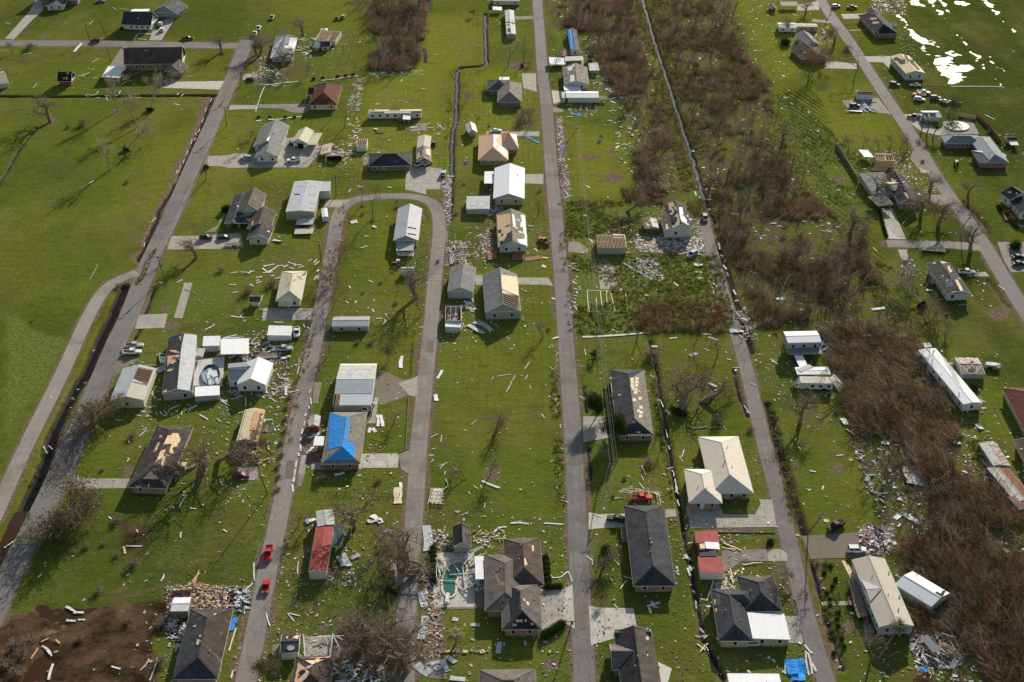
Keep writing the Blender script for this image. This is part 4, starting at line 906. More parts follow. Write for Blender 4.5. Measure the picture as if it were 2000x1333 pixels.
h.sec((965,445,1110,440,1220,574,1068,580),'gable','v',4.4,.28,'ply','s_pale',win='SW',ov=.3)
h.patch('slate',980,455,1005,445,1040,465,1075,470,1070,500,1030,505,1015,480,990,475,name='shingle_remnant');h.patch('slate',1060,432,1080,430,1110,480,1090,490,name='shingle_remnant');h.patch('slate',1100,465,1135,468,1145,495,1175,530,1190,545,1170,550,1140,520,1110,495,name='shingle_remnant')
h=B('white_block_shed','small white block shed with dark stained roof by the road','shed');h.sec((692,715,815,715,818,745,690,745),'gable','u',2.9,.2,'wornbrown','s_white',ov=.1,win='')
h=B('brick_wing_house','pink brick L-shaped house with blue-grey metal hip roof and garden wing','house')
h.sec((1345,1060,1660,1060,1650,1124,1385,1127),'hip','u',3.0,.38,'blue_m','b_pink',win='SW');h.sec((1610,1075,1745,1070,1866,1273,1660,1277),'hip','v',3.02,.35,'blue_m','b_pink',win='SE');h.sec((1588,1182,1700,1180,1720,1275,1655,1276),'hip','u',2.98,.3,'blue_m','b_pink',win='W')
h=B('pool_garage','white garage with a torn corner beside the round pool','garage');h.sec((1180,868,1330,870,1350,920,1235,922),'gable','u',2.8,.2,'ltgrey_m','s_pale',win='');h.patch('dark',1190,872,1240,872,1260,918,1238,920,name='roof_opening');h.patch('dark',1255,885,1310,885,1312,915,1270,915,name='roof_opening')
h=B('swimming_pool','round above-ground pool glinting in the sun behind the pink brick house','pool')
mb=MB();c0=W(1475,990);h.start(c0)
mb.tube((c0.x,c0.y,0),(c0.x,c0.y,.5),5.2,5.2,28,False);h.put('pool_wall',mb,M['white']);mb=MB();mb.tube((c0.x,c0.y,.0),(c0.x,c0.y,.45),5.15,5.15,28);h.put('pool_water',mb,wm2)
h=B('sagging_shed','dark sagging shed with a blue-white roof at the right edge of its lot','shed');h.sec((1860,1075,1935,1070,1945,1100,1862,1105),'gable','u',2.4,.3,'slate','s_grey',win='');h.sec((1880,1105,1945,1105,1955,1138,1895,1138),'flat','v',2.0,.02,'ltgrey_m','oldwood',open_=True)
h=B('wrecked_house','ruined tan house with collapsed white roof panels at its left','house')
h.shell((835,1205,978,1205,978,1255,845,1252),3.4,'s_yellow',7,'interior');h.sec((700,1172,790,1172,820,1225,760,1232),'flat','v',2.6,.03,'white_m','s_green',open_=True);h.box('fallen_wall','deck',840,1256,960,1258,930,1332,810,1332,z0=0,z1=.35)
h=B('crushed_carport','pale steel sheets and beams collapsed over a parked car','wrecked carport')
h.sec((640,865,740,865,735,876,645,876),'flat','u',.4,.02,'white_m',None)
for q in[(720,800,850,790),(730,815,860,865),(740,830,850,880),(735,790,800,870),(760,840,700,868),(790,835,855,850),(722,845,770,870),(745,785,770,820),(600,868,700,872)]:
 mb=MB();a_=W(q[0],q[1],.6);b_=W(q[2],q[3],.35);mb.beam(a_,b_,.45,.2);h.put('steel_beam',mb,M['greymetal'])
PX()
h=B('farmhouse','large pale farmhouse with dark porch roof and rear garage wing','house')
def zz(x,y):return 430+x/13.333,350+y/13.333
def ZQ(*f):return tuple(v for x,y in pairs(f)for v in zz(x,y))
h.sec(ZQ(640,420,1190,420,1050,860,420,860),'gable','v',4.2,.75,'browngrey','s_cream',win='E');h.sec(ZQ(345,420,700,420,560,1165,140,1165),'gable','v',3.0,.30,'slate','s_cream',win='W',open_=True)
h.sec(ZQ(300,960,900,960,790,1160,140,1165),'hip','u',3.02,.28,'slate','s_cream',open_=True)
h.sec(ZQ(900,870,1455,870,1330,1290,640,1300),'gable','v',3.1,.55,'brown','s_cream',win='E')
h.patch('felt',*ZQ(840,1090,880,1100,840,1200,810,1190));h.patch('tangrey',*ZQ(520,900,600,870,850,1030,460,1025),name='light_shingles')
TL(1,1);h.sec((-15,440,150,440,95,540,-90,540),'gable','v',3.08,.5,'slate','s_cream',win='SE');h.patch('brown',50,430,150,340,100,460,30,460,name='brown_shingles')
h=B('steel_workshop','big tan steel workshop with low grey roof and side bay by the loop road','workshop')
h.sec((300,88,500,92,470,324,232,328),'gable','v',4.6,.10,'ltgrey_m','s_tan',ov=.1,win='');h.sec((500,92,588,88,572,165,492,165),'flat','u',4.3,.0,'ltgrey_m','s_tan',ov=.1,win='');h.door('S',0,4.2,2.9,'s_pale','garage_door',ov=.1)
h.patch('dark',300,184,345,184,342,193,300,193,name='roof_slit',amp=0);
for y_ in(118,183,250,285):h.patch('dirty_m',415,y_,470,y_,466,y_+12,412,y_+12,name='skylight',amp=0)
h.patch('dirty_m',320,116,365,116,362,128,318,128,name='skylight',amp=0)
h=B('broken_lean_to','crumpled silver lean-to roof fallen below the big tan workshop','shed');h.sec((320,375,455,378,445,430,318,425),'flat','v',1.8,.03,'dirty_m','oldwood',open_=True);h.sec((305,455,450,455,445,500,300,500),'flat','v',.8,.03,'tan_m',None)
h=B('white_van_box','white box trailer beside the big tan workshop','trailer');h.sec((512,300,560,298,562,365,515,370),'gable','v',2.3,.15,'white_m','s_white',ov=.03,win='')
h=B('silver_roof_house','house with silver sheet roof and dark tears on the island lot','house')
h.sec((1110,300,1297,302,1272,550,1073,552),'gable','v',3.4,.45,'ltgrey_m','s_grey',win='E',base=.6);h.sec((1100,565,1235,565,1232,632,1098,630),'flat','v',2.9,.02,'grey_m','white',open_=True);h.deckrail(1100,640,1232,640,1232,665,1105,668,z=.8,mat='white')
for y_ in(441,490):h.patch('dark',1184,y_,1250,y_+12,1248,y_+20,1184,y_+9,name='roof_tear',amp=.08)
h=B('garden_shed','small silver-roofed garden shed on the island lot','shed');h.sec((1138,760,1235,760,1234,790,1138,790),'gable','u',2.4,.25,'ltgrey_m','s_pale',ov=.1,win='')
h=B('square_cream_house','square house with cream pyramid roof beside white siding strips','house');h.sec((210,792,404,790,352,1020,146,1026),'hip','v',3.3,.33,'cream_m','s_cream',win='SE',base=.3);h.vents(258,885);h.door('S',.1,1,2,'white',base=.5)
h=B('brown_shed','tiny brown-roofed cream shed beside the square cream-roofed house','shed');h.sec((-45,975,45,980,40,1035,-50,1032),'gable','u',2.4,.3,'brown','s_cream',win='')
h=B('white_sided_trailer','white flat-roofed storage box next to a parked white pickup','shed');h.sec((98,1215,280,1212,275,1288,90,1290),'flat','v',2.7,.0,'white_m','s_white',ov=.05,win='')
h=B('grey_long_shed','long low grey-roofed shed closing off the island lot','shed');h.sec((606,1145,888,1145,880,1222,594,1222),'gable','u',2.5,.14,'grey_m','s_grey',ov=.2,win='S',step=5)
h=B('white_metal_house','house with bright white gable roof and teal gable trim','house');h.sec((1862,-15,2100,-15,2098,225,1855,222),'gable','v',4.0,.35,'bright_m','s_tan',win='S',step=4);h.sec((1785,0,1860,0,1855,105,1783,105),'flat','u',2.9,.0,'white_m','white',open_=True)
h.vents(2045,40)
h=B('patio_roof_shed','low shed with striped silver roof below the bright white roof','shed');h.sec((1645,205,1838,208,1815,305,1643,310),'flat','v',2.6,.02,'ltgrey_m','s_grey',ov=.1,win='');h.patch('dirty_m',1645,238,1815,240,1814,300,1644,302,name='patched_sheets',amp=0)
h=B('decked_gable_house','house with one roof slope stripped to tan plywood decking','house')
h.sec((1872,350,2104,345,2125,600,1893,600),'gable','v',3.2,.45,'tangrey','s_pale',win='S');h.patch('ply',1880,352,1992,336,2000,596,1898,596,amp=.3);h.patch('slate',1990,515,2000,480,2005,600,1900,598,1915,575,name='shingle_remnant');h.patch('dark',1890,470,1920,460,1915,490,1895,495,name='roof_opening');h.patch('whitewrap',2000,345,2015,345,2030,430,2010,440,name='torn_paper');h.patch('whitewrap',2040,540,2110,535,2118,595,2060,575,name='torn_paper',amp=.25);h.patch('whitewrap',2070,350,2098,350,2120,560,2100,540,2090,450,2060,440,2075,400,name='torn_paper',amp=.3);h.patch('dark',1900,560,1930,545,1940,570,1910,590,name='roof_opening');h.patch('slate',1960,500,1995,470,1998,560,1930,580,name='shingle_remnant',amp=.4)
h.deckrail(1805,640,1880,635,1880,690,1810,700,z=.6,mat='redwood');h.box('deck','redwood',2000,620,2095,620,2090,700,2000,700,z0=.3,z1=.5)
h=B('storm_debris_frame','heap of white framing and boards where a building stood by the loop road','collapsed shed')
c0=W(1580,660);h.start(c0)
rr=random.Random(3)
mats_=['white','offwhite','paleply','greymetal','redwood']
for k in range(5):
 mb=MB()
 for j in range(22):
  a_=W(rr.uniform(1520,1645),rr.uniform(570,740),rr.uniform(.2,1.0));an=rr.choice([0,math.pi/2])+rr.uniform(-.3,.3);l_=rr.uniform(1,3.5);mb.beam(a_,a_+Vector((math.cos(an)*l_,math.sin(an)*l_,rr.uniform(-.2,.3))),rr.uniform(.1,.25),.1)
 h.put('board',mb,M[mats_[k]])
mb=MB();mb.hexa([W(1515,650,.1),W(1545,640,.1),W(1550,720,.1),W(1510,735,.1)][::-1],[W(1515,650,.4),W(1545,640,.6),W(1550,720,.5),W(1510,735,.4)][::-1]);h.put('metal_sheet',mb,M['grey_m'])
h=B('grey_garage','grey gable-roofed garage beside the house with exposed rafters','garage');h.sec((1518,755,1710,768,1704,948,1505,950),'gable','v',3.6,.4,'ltgrey','s_grey',ov=.15,win='')
h=B('open_rafter_house','grey house whose right roof slope has lost its sheets','house')
h.sec((1790,822,2060,815,2048,1100,1768,1115),'gable','v',3.8,.5,'ltgrey','s_green',ov=.2,win='S',step=4);h.rafters(1915,965,2050,985,2045,1085,1912,1062,n=7,horiz=False,mat='wood',bg='dark');h.patch('paleply',1918,815,2050,835,2050,980,1915,955,name='pale_sheathing',amp=.1)
h=B('roofless_shed','grey shed with roof gone and belongings piled inside','shed');h.shell((1480,1062,1605,1062,1602,1175,1478,1178),2.6,'s_grey',3,'interior',full=False)
mb=MB();rr=random.Random(9);
for k in range(90):q=W(rr.uniform(1495,1580),rr.uniform(1090,1195),rr.uniform(.5,1.6));d_=Vector((rr.uniform(-1,1),rr.uniform(-1,1),rr.uniform(-1,1))).normalized();e_=d_.cross(UP).normalized();mb.box(q,d_,e_,d_.cross(e_),rr.uniform(.15,.5),rr.uniform(.1,.3),rr.uniform(.05,.2))
h.put('stored_goods',mb,M['offwhite']);h.sec((1480,1180,1602,1180,1600,1225,1478,1225),'flat','v',2.55,.0,'white_m','s_pale',ov=.02,win='')
TL(2,1)
h=B('joist_house','small tan house with bare ceiling joists and one white corner sheet','house')
h.shell((668,508,880,505,890,605,664,605),2.8,'s_green',20,'redwood',full=True);h.sec((790,500,882,500,886,530,795,530),'flat','v',2.95,.02,'white_m',None);h.sec((664,608,888,608,884,612,668,612),'flat','u',2.7,.0,'white_m',None)
PX()
def ZP(*f):return tuple(v for x,y in pairs(f)for v in(1260+x/13.333,380+y/13.333))
h=B('torn_white_house','tall grey-sided house with patchwork roof of decking, felt and white paper','house')
h.sec(ZP(540,300,1080,300,1180,900,600,930),'gable','v',4.6,.55,'slate','s_pale',win='S',step=3,ov=.2);h.sec(ZP(435,560,800,545,880,925,475,930),'gable','v',4.3,.25,'brown','s_pale',win='S',ov=.15);h.sec(ZP(1000,540,1250,545,1260,740,1170,745),'flat','v',3.4,.03,'slate','s_white',win='')
h.patch('ply',*ZP(600,240,740,195,765,290,700,350,760,420,740,510,700,500,700,420,640,410,620,330));h.patch('ply',*ZP(740,320,800,300,870,390,840,440,780,400));h.patch('ply',*ZP(760,580,850,480,900,560,910,720,860,890,800,900,780,780,820,700,840,600));h.patch('whitewrap',*ZP(880,340,970,340,1010,560,1090,680,1080,780,930,690,900,560),name='paper');h.patch('whitewrap',*ZP(900,815,960,830,1010,920,910,880),name='paper')
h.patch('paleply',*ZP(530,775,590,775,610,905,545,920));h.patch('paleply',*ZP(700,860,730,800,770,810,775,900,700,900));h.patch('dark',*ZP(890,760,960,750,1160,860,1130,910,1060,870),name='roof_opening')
h=B('rusted_shed','shed with rusty torn roof and one lifted silver sheet','shed');h.sec(ZP(-60,640,300,630,350,880,-40,900),'gable','v',2.2,.25,'rustheavy_m','s_brown',win='');h.patch('ltgrey_m',*ZP(120,630,290,650,360,870,290,890,180,840),name='lifted_sheet',amp=.05);
TL(3,1)
PX()
def ZR(*f):return tuple(v for x,y in pairs(f)for v in(1650+x/9.522,280+y/9.522))
h=B('split_level_house','rambling dark-roofed brick house with a long grey carport wing','house')
h.sec(ZR(820,640,1090,610,1420,1140,900,1120),'gable','v',3.6,.55,'black','b_tan',win='SW',step=3);h.sec(ZR(330,620,830,570,870,940,450,960),'flat','u',3.0,.06,'ltgrey','s_tan',ov=.2,win='W');h.sec(ZR(480,1000,700,960,900,1140,580,1180),'gable','u',3.0,.1,'grey','s_tan',open_=True)
h.sec(ZR(820,740,1090,690,1130,850,860,900),'gable','u',4.6,.3,'paleply','s_pale',win='W',ov=.1);h.sec(ZR(1210,850,1420,860,1425,1010,1350,1015),'flat','v',3.0,.03,'black','b_tan',win='')
h.patch('ply',*ZR(1090,915,1150,915,1200,1010,1160,1030));h.patch('tangrey',*ZR(690,570,830,560,840,640,720,700),name='worn_shingles')
TL(3,1)
h=B('church_white_house','white house with dark patched gable roof at the right edge','house')
h.sec((1815,185,1965,150,2065,215,1885,232),'gable','v',4.4,.5,'black','s_white',win='SW',step=3);h.sec((1900,240,2080,240,2110,335,1950,345),'gable','v',3.6,.45,'black','s_white',win='SW',step=3);h.deckrail(1830,340,1905,335,1935,385,1860,390,z=.5,mat='redwood');h.patch('ply',1870,170,1885,165,1900,178,1885,182);h.patch('ply',1935,175,1950,175,1950,190,1940,190)
h=B('diagonal_white_house','white house with charcoal roof patched with bare decking, turned beside a white pickup','house')
h.sec((1240,735,1430,730,1583,965,1385,975),'gable','v',3.6,.30,'slate','s_pale',win='SW',step=3.2,base=.5)
h.patch('ply',1400,750,1415,745,1440,790,1420,800);h.patch('ply',1460,855,1480,855,1525,940,1505,945);h.patch('ply',1435,950,1470,945,1480,960,1440,962);h.patch('ply',1340,715,1375,712,1400,725,1360,728);h.patch('grey',1365,850,1430,845,1450,910,1390,915,name='grey_patch');h.patch('ply',1285,722,1310,720,1310,732,1290,733)
h.deckrail(1265,855,1300,855,1305,885,1272,888,z=.8,mat='s_green')
TL(0,2)
PX()
def ZS(*f):return tuple(v for x,y in pairs(f)for v in(210+x/10,640+y/10))
h=B('silver_and_black_house','long house with one black shingle slope and one silver sheet slope','house')
h.sec(ZS(1245,200,1810,150,1595,1260,1010,1310),'gable','v',3.2,.30,'slate','s_grey',win='SE',step=4,ov=.2)
h.patch('ltgrey_m',*ZS(1500,125,1815,145,1600,1260,1265,1245),name='silver_sheet_roof',amp=.0,lift=.05);h.patch('felt',*ZS(1170,560,1420,530,1380,590,1260,650,1165,760),amp=.1);h.patch('felt',*ZS(1390,190,1480,145,1480,200,1430,260));h.patch('felt',*ZS(1210,440,1330,440,1420,495,1330,500,1230,470));h.patch('felt',*ZS(1020,1280,1160,1210,1160,1260,1080,1275))
h.deckrail(*ZS(1010,560,1150,570,1140,690,1030,690),z=.8,mat='white');h.box('ramp','oldwood',*ZS(500,735,940,715,960,745,500,765),z0=.3,z1=.5);h.box('fallen_porch_roof','greymetal',*ZS(940,800,1140,700,1110,830,1000,880),z0=.4,z1=.7)
h.sec(ZS(1740,415,1900,415,1870,590,1720,590),'flat','v',2.8,.0,'dirty_m','white',open_=True)
h=B('white_tank_shed','white flat-topped shed just right of the long silver roof','shed');h.sec(ZS(1880,170,2200,165,2190,340,1850,380),'flat','v',2.9,.0,'white_m','s_white',ov=.1,win='')
TL(0,2)
h=B('half_roof_garage','pale blue-roofed garage with one corner torn open to its rafters','garage')
h.sec((955,215,1205,222,1132,465,862,470),'gable','v',3.3,.28,'ltgrey_m','s_cream',ov=.1,win='S',step=5);h.rafters(1058,212,1190,232,1150,345,1030,290,n=8,bg='interior',mat='redwood');h.patch('tan_m',1010,322,1140,345,1120,462,975,448,name='tan_sheets',amp=0)
h=B('white_awning_house','flat white awning between the silver roof and the crushed car yard','carport');h.sec((1735,-5,1942,-35,1935,95,1710,105),'flat','v',3.0,.02,'bright_m','white',open_=True)
h=B('white_long_shed','small white-roofed shed below the emptied pool','shed');h.sec((1518,362,1705,345,1718,420,1522,435),'flat','v',2.5,.0,'bright_m','s_grey',ov=.02,win='')
h=B('drained_pool','kidney-sided pool with torn blue and white liner on its deck','pool')
h.box('pool_deck','offwhite',1530,140,1750,125,1730,345,1490,350,z0=0,z1=.5);c0=W(1645,265,.5)
mb=MB();
def ell(cx,cy,rx,ry,z,n=26):return[W(cx+rx*math.cos(2*math.pi*k/n),cy-ry*math.sin(2*math.pi*k/n),z)for k in range(n)]
a_=ell(1645,262,72,80,.52);b_=ell(1645,262,72,80,1.25)
for i in range(26):j=(i+1)%26;mb.face([a_[i],a_[j],b_[j],b_[i]])
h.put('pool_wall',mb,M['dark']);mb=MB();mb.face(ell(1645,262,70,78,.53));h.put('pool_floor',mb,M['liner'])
rr=random.Random(4)
for k in range(9):
 x_,y_=rr.uniform(1600,1690),rr.uniform(210,310);mb=MB();mb.hexa([W(x_,y_,.55),W(x_+18,y_-8,.55),W(x_+30,y_+40,.55),W(x_+8,y_+50,.55)][::-1],[W(x_,y_,.7),W(x_+18,y_-8,.9),W(x_+30,y_+40,.75),W(x_+8,y_+50,.7)][::-1]);h.put('torn_liner',mb,M['whitewrap'])
h=B('white_gable_cottage','white cottage with bright folded roof beside the crushed car yard','house')
h.sec((1800,180,1990,165,1990,300,1768,320),'gable','u',2.9,.3,'blue_m','s_white',ov=.2,win='S');h.sec((1880,180,2120,170,2080,362,1885,330),'gable','v',3.0,.5,'bright_m','s_white',ov=.2,win='S');h.patch('ltgrey_m',1800,185,1930,190,1925,225,1790,225,name='metal_sheet',amp=0)
h=B('black_decking_house','brick house with dark hip roof and tan holes in its shingles','house')
h.sec((1208,665,1492,672,1318,1160,1018,1142),'hip','v',3.0,.42,'wornbrown','b_tan',win='SE',step=3.5)
h.patch('ply',1290,745,1330,735,1345,720,1390,722,1405,760,1385,820,1345,835,1350,880,1320,880,1335,800,1300,800,1270,810,amp=.2);h.patch('ply',1240,865,1290,845,1275,900,1295,905,1275,975,1255,975,1262,915,1240,925,1215,950,amp=.1);h.patch('felt',1105,1078,1175,1012,1210,1040,1245,1080,amp=.2);h.patch('ply',1230,795,1245,790,1225,850,1195,870);h.patch('ply',1060,1132,1100,1135,1095,1150,1055,1150);h.patch('ply',1245,740,1260,735,1255,755,1240,758)
h.vents(1303,815,1240,962);h.chimney(1415,965,0,2.2,1.2,'paleply')  # pale box here stands for white junk, not a chimney
h=B('stripped_roof_shed','shed stripped to its tan roof boards under a broken tree','shed');h.sec((1905,540,2060,545,2010,785,1845,790),'gable','v',2.7,.25,'deck','s_brown',ov=.15,win='');h.rafters(1908,545,1975,545,1925,785,1848,788,n=16,horiz=True,mat='paleply',bg='interior');h.patch('interior',1990,560,2050,570,2000,770,1950,770,name='torn_boards',amp=.5);h.rafters(1985,560,2020,560,1990,700,1960,700,n=9,horiz=True,mat='deck',bg='dark')
TL(1,2)
h=B('double_roof_barn','wide barn with stepped white and pale blue metal roof','barn')
h.sec((648,182,940,182,902,505,612,505),'gable','u',3.4,.16,'white_m','s_green',ov=.1,win='');h.patch('blue_m' if False else 'ltgrey_m',618,308,920,308,908,412,612,412,name='pale_blue_sheets',amp=0,lift=.06);h.rafters(600,418,655,418,648,505,598,505,n=5,bg='dark');h.patch('dirty_m',650,190,935,190,925,300,622,305,name='weathered_sheets',amp=0)
h=B('blue_tarp_house','brick house with a bright blue tarp over half of its grey hip roof','house')
h.sec((585,562,862,560,820,962,502,965),'hip','v',3.0,.36,'tangrey','b_red',win='SE',step=3.5)
h.patch('tarp',580,560,748,560,735,640,710,785,690,640,665,790,560,800,573,640,name='tarp',amp=.04,lift=.05);h.patch('tarp',562,790,700,780,765,795,762,930,548,932,name='tarp',amp=.04,lift=.05);h.patch('tarp',690,640,740,560,712,780,680,800,name='tarp',amp=.03,lift=.05);h.patch('tarp',575,640,680,640,680,820,556,850,name='tarp',amp=.03,lift=.06);h.patch('tarp',545,932,640,830,700,830,770,930,name='tarp',amp=.03,lift=.06);h.patch('tarp',690,790,768,795,765,925,640,830,name='tarp',amp=.03,lift=.05)
h.sec((455,742,535,742,530,820,450,820),'flat','u',2.5,.0,'white_m','white',open_=True)
h=B('tilted_playhouse','narrow silver-roofed shed squeezed between the loop road and the tarped house','shed');h.sec((425,590,505,590,490,668,405,670),'gable','v',2.3,.4,'dirty_m','s_red',ov=.1,win='')
h=B('loose_trellis','cream panel framed by bent white tubes lying beside the loop road','panel');
mb=MB();mb.hexa([W(1380,1150,.05),W(1455,1150,.05),W(1445,1270,.05),W(1350,1262,.05)][::-1],[W(1380,1150,.2),W(1455,1150,.2),W(1445,1270,.2),W(1350,1262,.2)][::-1]);h.start(W(1400,1200));h.put('panel',mb,M['paleply'])
mb=MB()
for t in range(5):mb.beam(W(1362+t*0,1150+t*28,.5),W(1465,1160+t*28,.5),.14);
for t in(1368,1400,1430,1462):mb.beam(W(t,1148,.55),W(t-28,1275,.55),.14)
mb.beam(W(1462,1160,.5),W(1500,1130,.3),.15);mb.beam(W(1500,1130,.3),W(1480,1080,.2),.15);h.put('frame',mb,M['white'])
TL(2,2)
h=B('patchy_hip_house','long house with black and grey hip roof dotted with pale decking','house')
h.sec((758,230,1032,228,1104,742,818,742),'hip','v',3.0,.36,'slate','b_brown',win='SE',step=3.5)
h.patch('tangrey',918,300,1028,228,1102,736,945,590,name='faded_shingles',amp=0,lift=.02)
rr=random.Random(5)
for(x_,y_)in[(935,300),(972,296),(938,325),(972,322),(935,352),(968,348),(962,380),(985,400),(998,450),(952,462),(1005,520),(985,548),(1005,560),(1000,590),(960,405),(945,375)]:h.patch('paleply',x_-14,y_-11,x_+12,y_-12,x_+15,y_+10,x_-10,y_+13,lift=.05,amp=.12)
h.patch('felt',765,285,778,285,776,300,762,296);h.patch('felt',770,330,776,330,800,600,794,600,amp=.1);h.patch('ply',930,628,965,625,960,640,930,645);h.patch('ply',900,730,1090,728,1092,740,895,742,amp=.1)
h=B('beige_hip_house','large house with spotless beige metal hip roofs and wide concrete drive','house')
h.sec((1452,752,1775,748,1878,1192,1490,1075),'hip','v',3.1,.36,'beige_m','s_cream',win='')if False else h.sec((1455,752,1770,748,1878,1190,1545,1196),'hip','v',3.1,.36,'beige_m','s_tan',win='SE',step=3.2)
h.sec((1338,1004,1620,1004,1612,1268,1382,1270),'hip','v',3.0,.36,'beige_m','b_tan',win='SW');h.vents(1658,938);h.door('S',-.2,1,2)
TL(2,3)
h=B('charcoal_hip_house','long house with unbroken charcoal hip roof between the street and the drain','house')
h.sec((875,-42,1190,-45,1273,583,945,583),'hip','v',3.0,.38,'slate','b_tan',win='SE',step=3.5);h.vents(1092,248)
h.deckrail(848,120,895,120,900,235,858,235,z=.5,mat='oldwood')
h=B('red_roof_house','narrow building with two red metal roofs joined by a wrecked middle','house')
h.sec((1425,155,1608,155,1615,240,1435,245),'flat','v',3.0,.04,'red_m','s_red',ov=.1,win='W');h.sec((1452,352,1640,355,1655,475,1468,480),'flat','v',3.0,.04,'red_m','s_white',ov=.1,win='');h.sec((1505,238,1615,236,1625,290,1515,290),'flat','v',4.0,.02,'bright_m','s_white',win='');h.sec((1455,290,1590,290,1600,345,1465,348),'flat','v',3.2,.05,'slate_m','s_brown',win='');h.box('crate','paleply',1465,250,1505,248,1508,285,1470,288,z0=0,z1=3.2)
h=B('white_bay_house','house of dark intersecting hip roofs with a flat white roof over its bay','house')
PX()
def ZT(*f):return tuple(v for x,y in pairs(f)for v in(1370+x/9.524,1100+y/9.524))
h.sec(ZT(640,250,1345,250,1505,910,800,910),'hip','v',3.2,.40,'slate','s_tan',win='E');h.sec(ZT(190,492,1000,492,1100,880,250,880),'hip','u',3.1,.40,'slate','s_tan',win='W')
h.sec(ZT(190,500,800,500,930,1460,300,1460),'hip','v',3.12,.40,'slate','s_tan',win='SW');h.sec(ZT(870,930,1520,925,1680,1410,930,1410),'flat','v',3.3,.0,'bright_m','s_tan',ov=.3,win='S',step=3)
h.patch('brown',*ZT(650,252,1345,252,1110,520),name='brown_shingles',amp=0);h.patch('brown',*ZT(210,500,690,495,930,660,550,700),name='brown_shingles',amp=0);h.patch('ply',*ZT(235,680,255,680,260,780,240,780));h.patch('ply',*ZT(255,850,280,850,285,910,270,910));h.patch('grey',*ZT(270,580,345,590,355,790,280,790),name='loose_sheet')
TL(2,3)
h=B('dark_cross_house','dark cross-roofed house with a white tarp hanging off its right eave','house')
h.sec((815,945,1090,930,1170,1420,840,1420),'gable','v',3.2,.42,'black','b_red',win='SE',fas='offwhite');h.patch('brown',962,915,1095,925,1165,1340,1000,1340,name='brown_shingles',amp=0,lift=.02)
h.sec((757,1035,930,1035,960,1240,787,1240),'gable','u',3.0,.42,'browngrey','b_red',win='W',fas='offwhite');h.sec((797,920,1080,918,1085,1000,800,1020),'gable','u',3.1,.4,'slate','b_red',win='',fas='offwhite')
h=B('fallen_white_tarp','pale tarp spread over the grass beside the dark cross roof','tarp');h.box('sheet','offwhite',1140,1172,1248,1225,1215,1345,1165,1345,z0=.02,z1=.12)
h=B('white_roof_corner','bright white flat roof cut off by the bottom edge of the view','house');h.sec((1690,1270,2095,1265,2120,1500,1710,1500),'gable','u',3.4,.1,'white_m','s_white',ov=.1,win='')
TL(1,3)
h=B('pool_house','sprawling grey-brown hip-roofed house beside the green pool','house')
PX()
def ZV(*f):return tuple(v for x,y in pairs(f)for v in(920+x/9.524,1030+y/9.524))
h.sec(ZV(555,225,1285,210,1355,1100,700,1110),'hip','v',3.2,.42,'brown','b_tan',win='E',step=3.5);h.sec(ZV(235,530,900,520,960,1300,290,1530),'hip','u',3.0,.40,'browngrey','b_tan',win='W')if False else h.sec(ZV(235,525,1000,520,1010,1560,285,1560),'hip','v',3.1,.30,'browngrey','b_tan',win='W')
TL(2,3)
h.sec((-100,560,215,570,232,920,-60,930),'hip','v',3.0,.42,'browngrey','b_tan',win='S',step=3.5)
h.patch('ply',155,262,170,262,172,305,158,312,amp=.05);h.patch('ply',92,362,105,362,122,412,95,420,amp=.05);h.patch('black',-30,640,70,430,60,640,60,780,0,900,name='black_shingles',amp=0);h.patch('black',5,870,90,780,195,905,215,915,10,915,name='black_shingles',amp=.1);h.patch('ply',25,845,85,842,85,862,30,865,lift=.06);h.patch('ply',5,875,35,878,40,895,5,895,lift=.06);h.patch('ply',145,870,170,872,170,890,150,888,lift=.06);h.patch('ply',98,843,118,843,118,865,100,862,lift=.06);h.patch('felt',110,920,215,918,215,940,110,940,lift=.06)
PX();h.patch('tangrey',*ZV(390,800,470,870,560,1010,770,1050,770,1085,520,1090),name='light_valley',amp=0)
TL(1,3)
h.sec((1712,340,1780,336,1782,530,1712,530),'flat','u',2.7,.0,'white_m','white',open_=True)
h=B('black_roof_cabin','small cabin with black and rust-brown gable roof above the green pool','shed');h.sec((1535,120,1678,112,1680,268,1542,275),'gable','v',2.9,.5,'black','s_tan',ov=.15,win='');h.patch('wornbrown',1606,105,1678,112,1680,266,1606,268,name='brown_shingles',amp=0)
h=B('kidney_pool','kidney-shaped green swimming pool with fallen frames and a diving board','pool')
kp=[(1500,430),(1525,405),(1560,390),(1600,388),(1630,400),(1650,430),(1650,470),(1630,500),(1600,510),(1575,525),(1562,560),(1565,600),(1560,640),(1535,665),(1505,668),(1475,650),(1455,615),(1452,560),(1455,510),(1470,470)]
cx_=sum(p[0]for p in kp)/len(kp);cy_=sum(p[1]for p in kp)/len(kp);h.start(W(cx_,cy_));kw=[W(*p,.12)for p in kp][::-1]
mb=MB();mb.face([Vector((p.x,p.y,.14))for p in kw]);pm_,pn_,pb_=nodes('pool_water_green');pb_.inputs['Base Color'].default_value=(.03,.15,.10,1);pb_.inputs['Roughness'].default_value=.08;bump(pn_,pb_,noise(pn_,worldpos(pn_),1.2,4),.15,.03);h.put('pool_water',mb,pm_)
mb=MB();cc_=sum(kw,Vector())/len(kw)
for i in range(len(kw)):j=(i+1)%len(kw);mb.beam(kw[i]+UP*.08,kw[j]+UP*.08,.55,.12)
h.put('coping',mb,M['paleply']);mb=MB();mb.beam(W(1500,632,.6),W(1490,712,.6),.9,.12);mb.beam(W(1492,708,0),W(1492,708,.6),.5,.5);h.put('diving_board',mb,M['white'])
h=B('collapsed_pool_cage','tangled white aluminium screen frames fallen round the green pool','wrecked frame');h.start(W(1550,430));rr=random.Random(12)
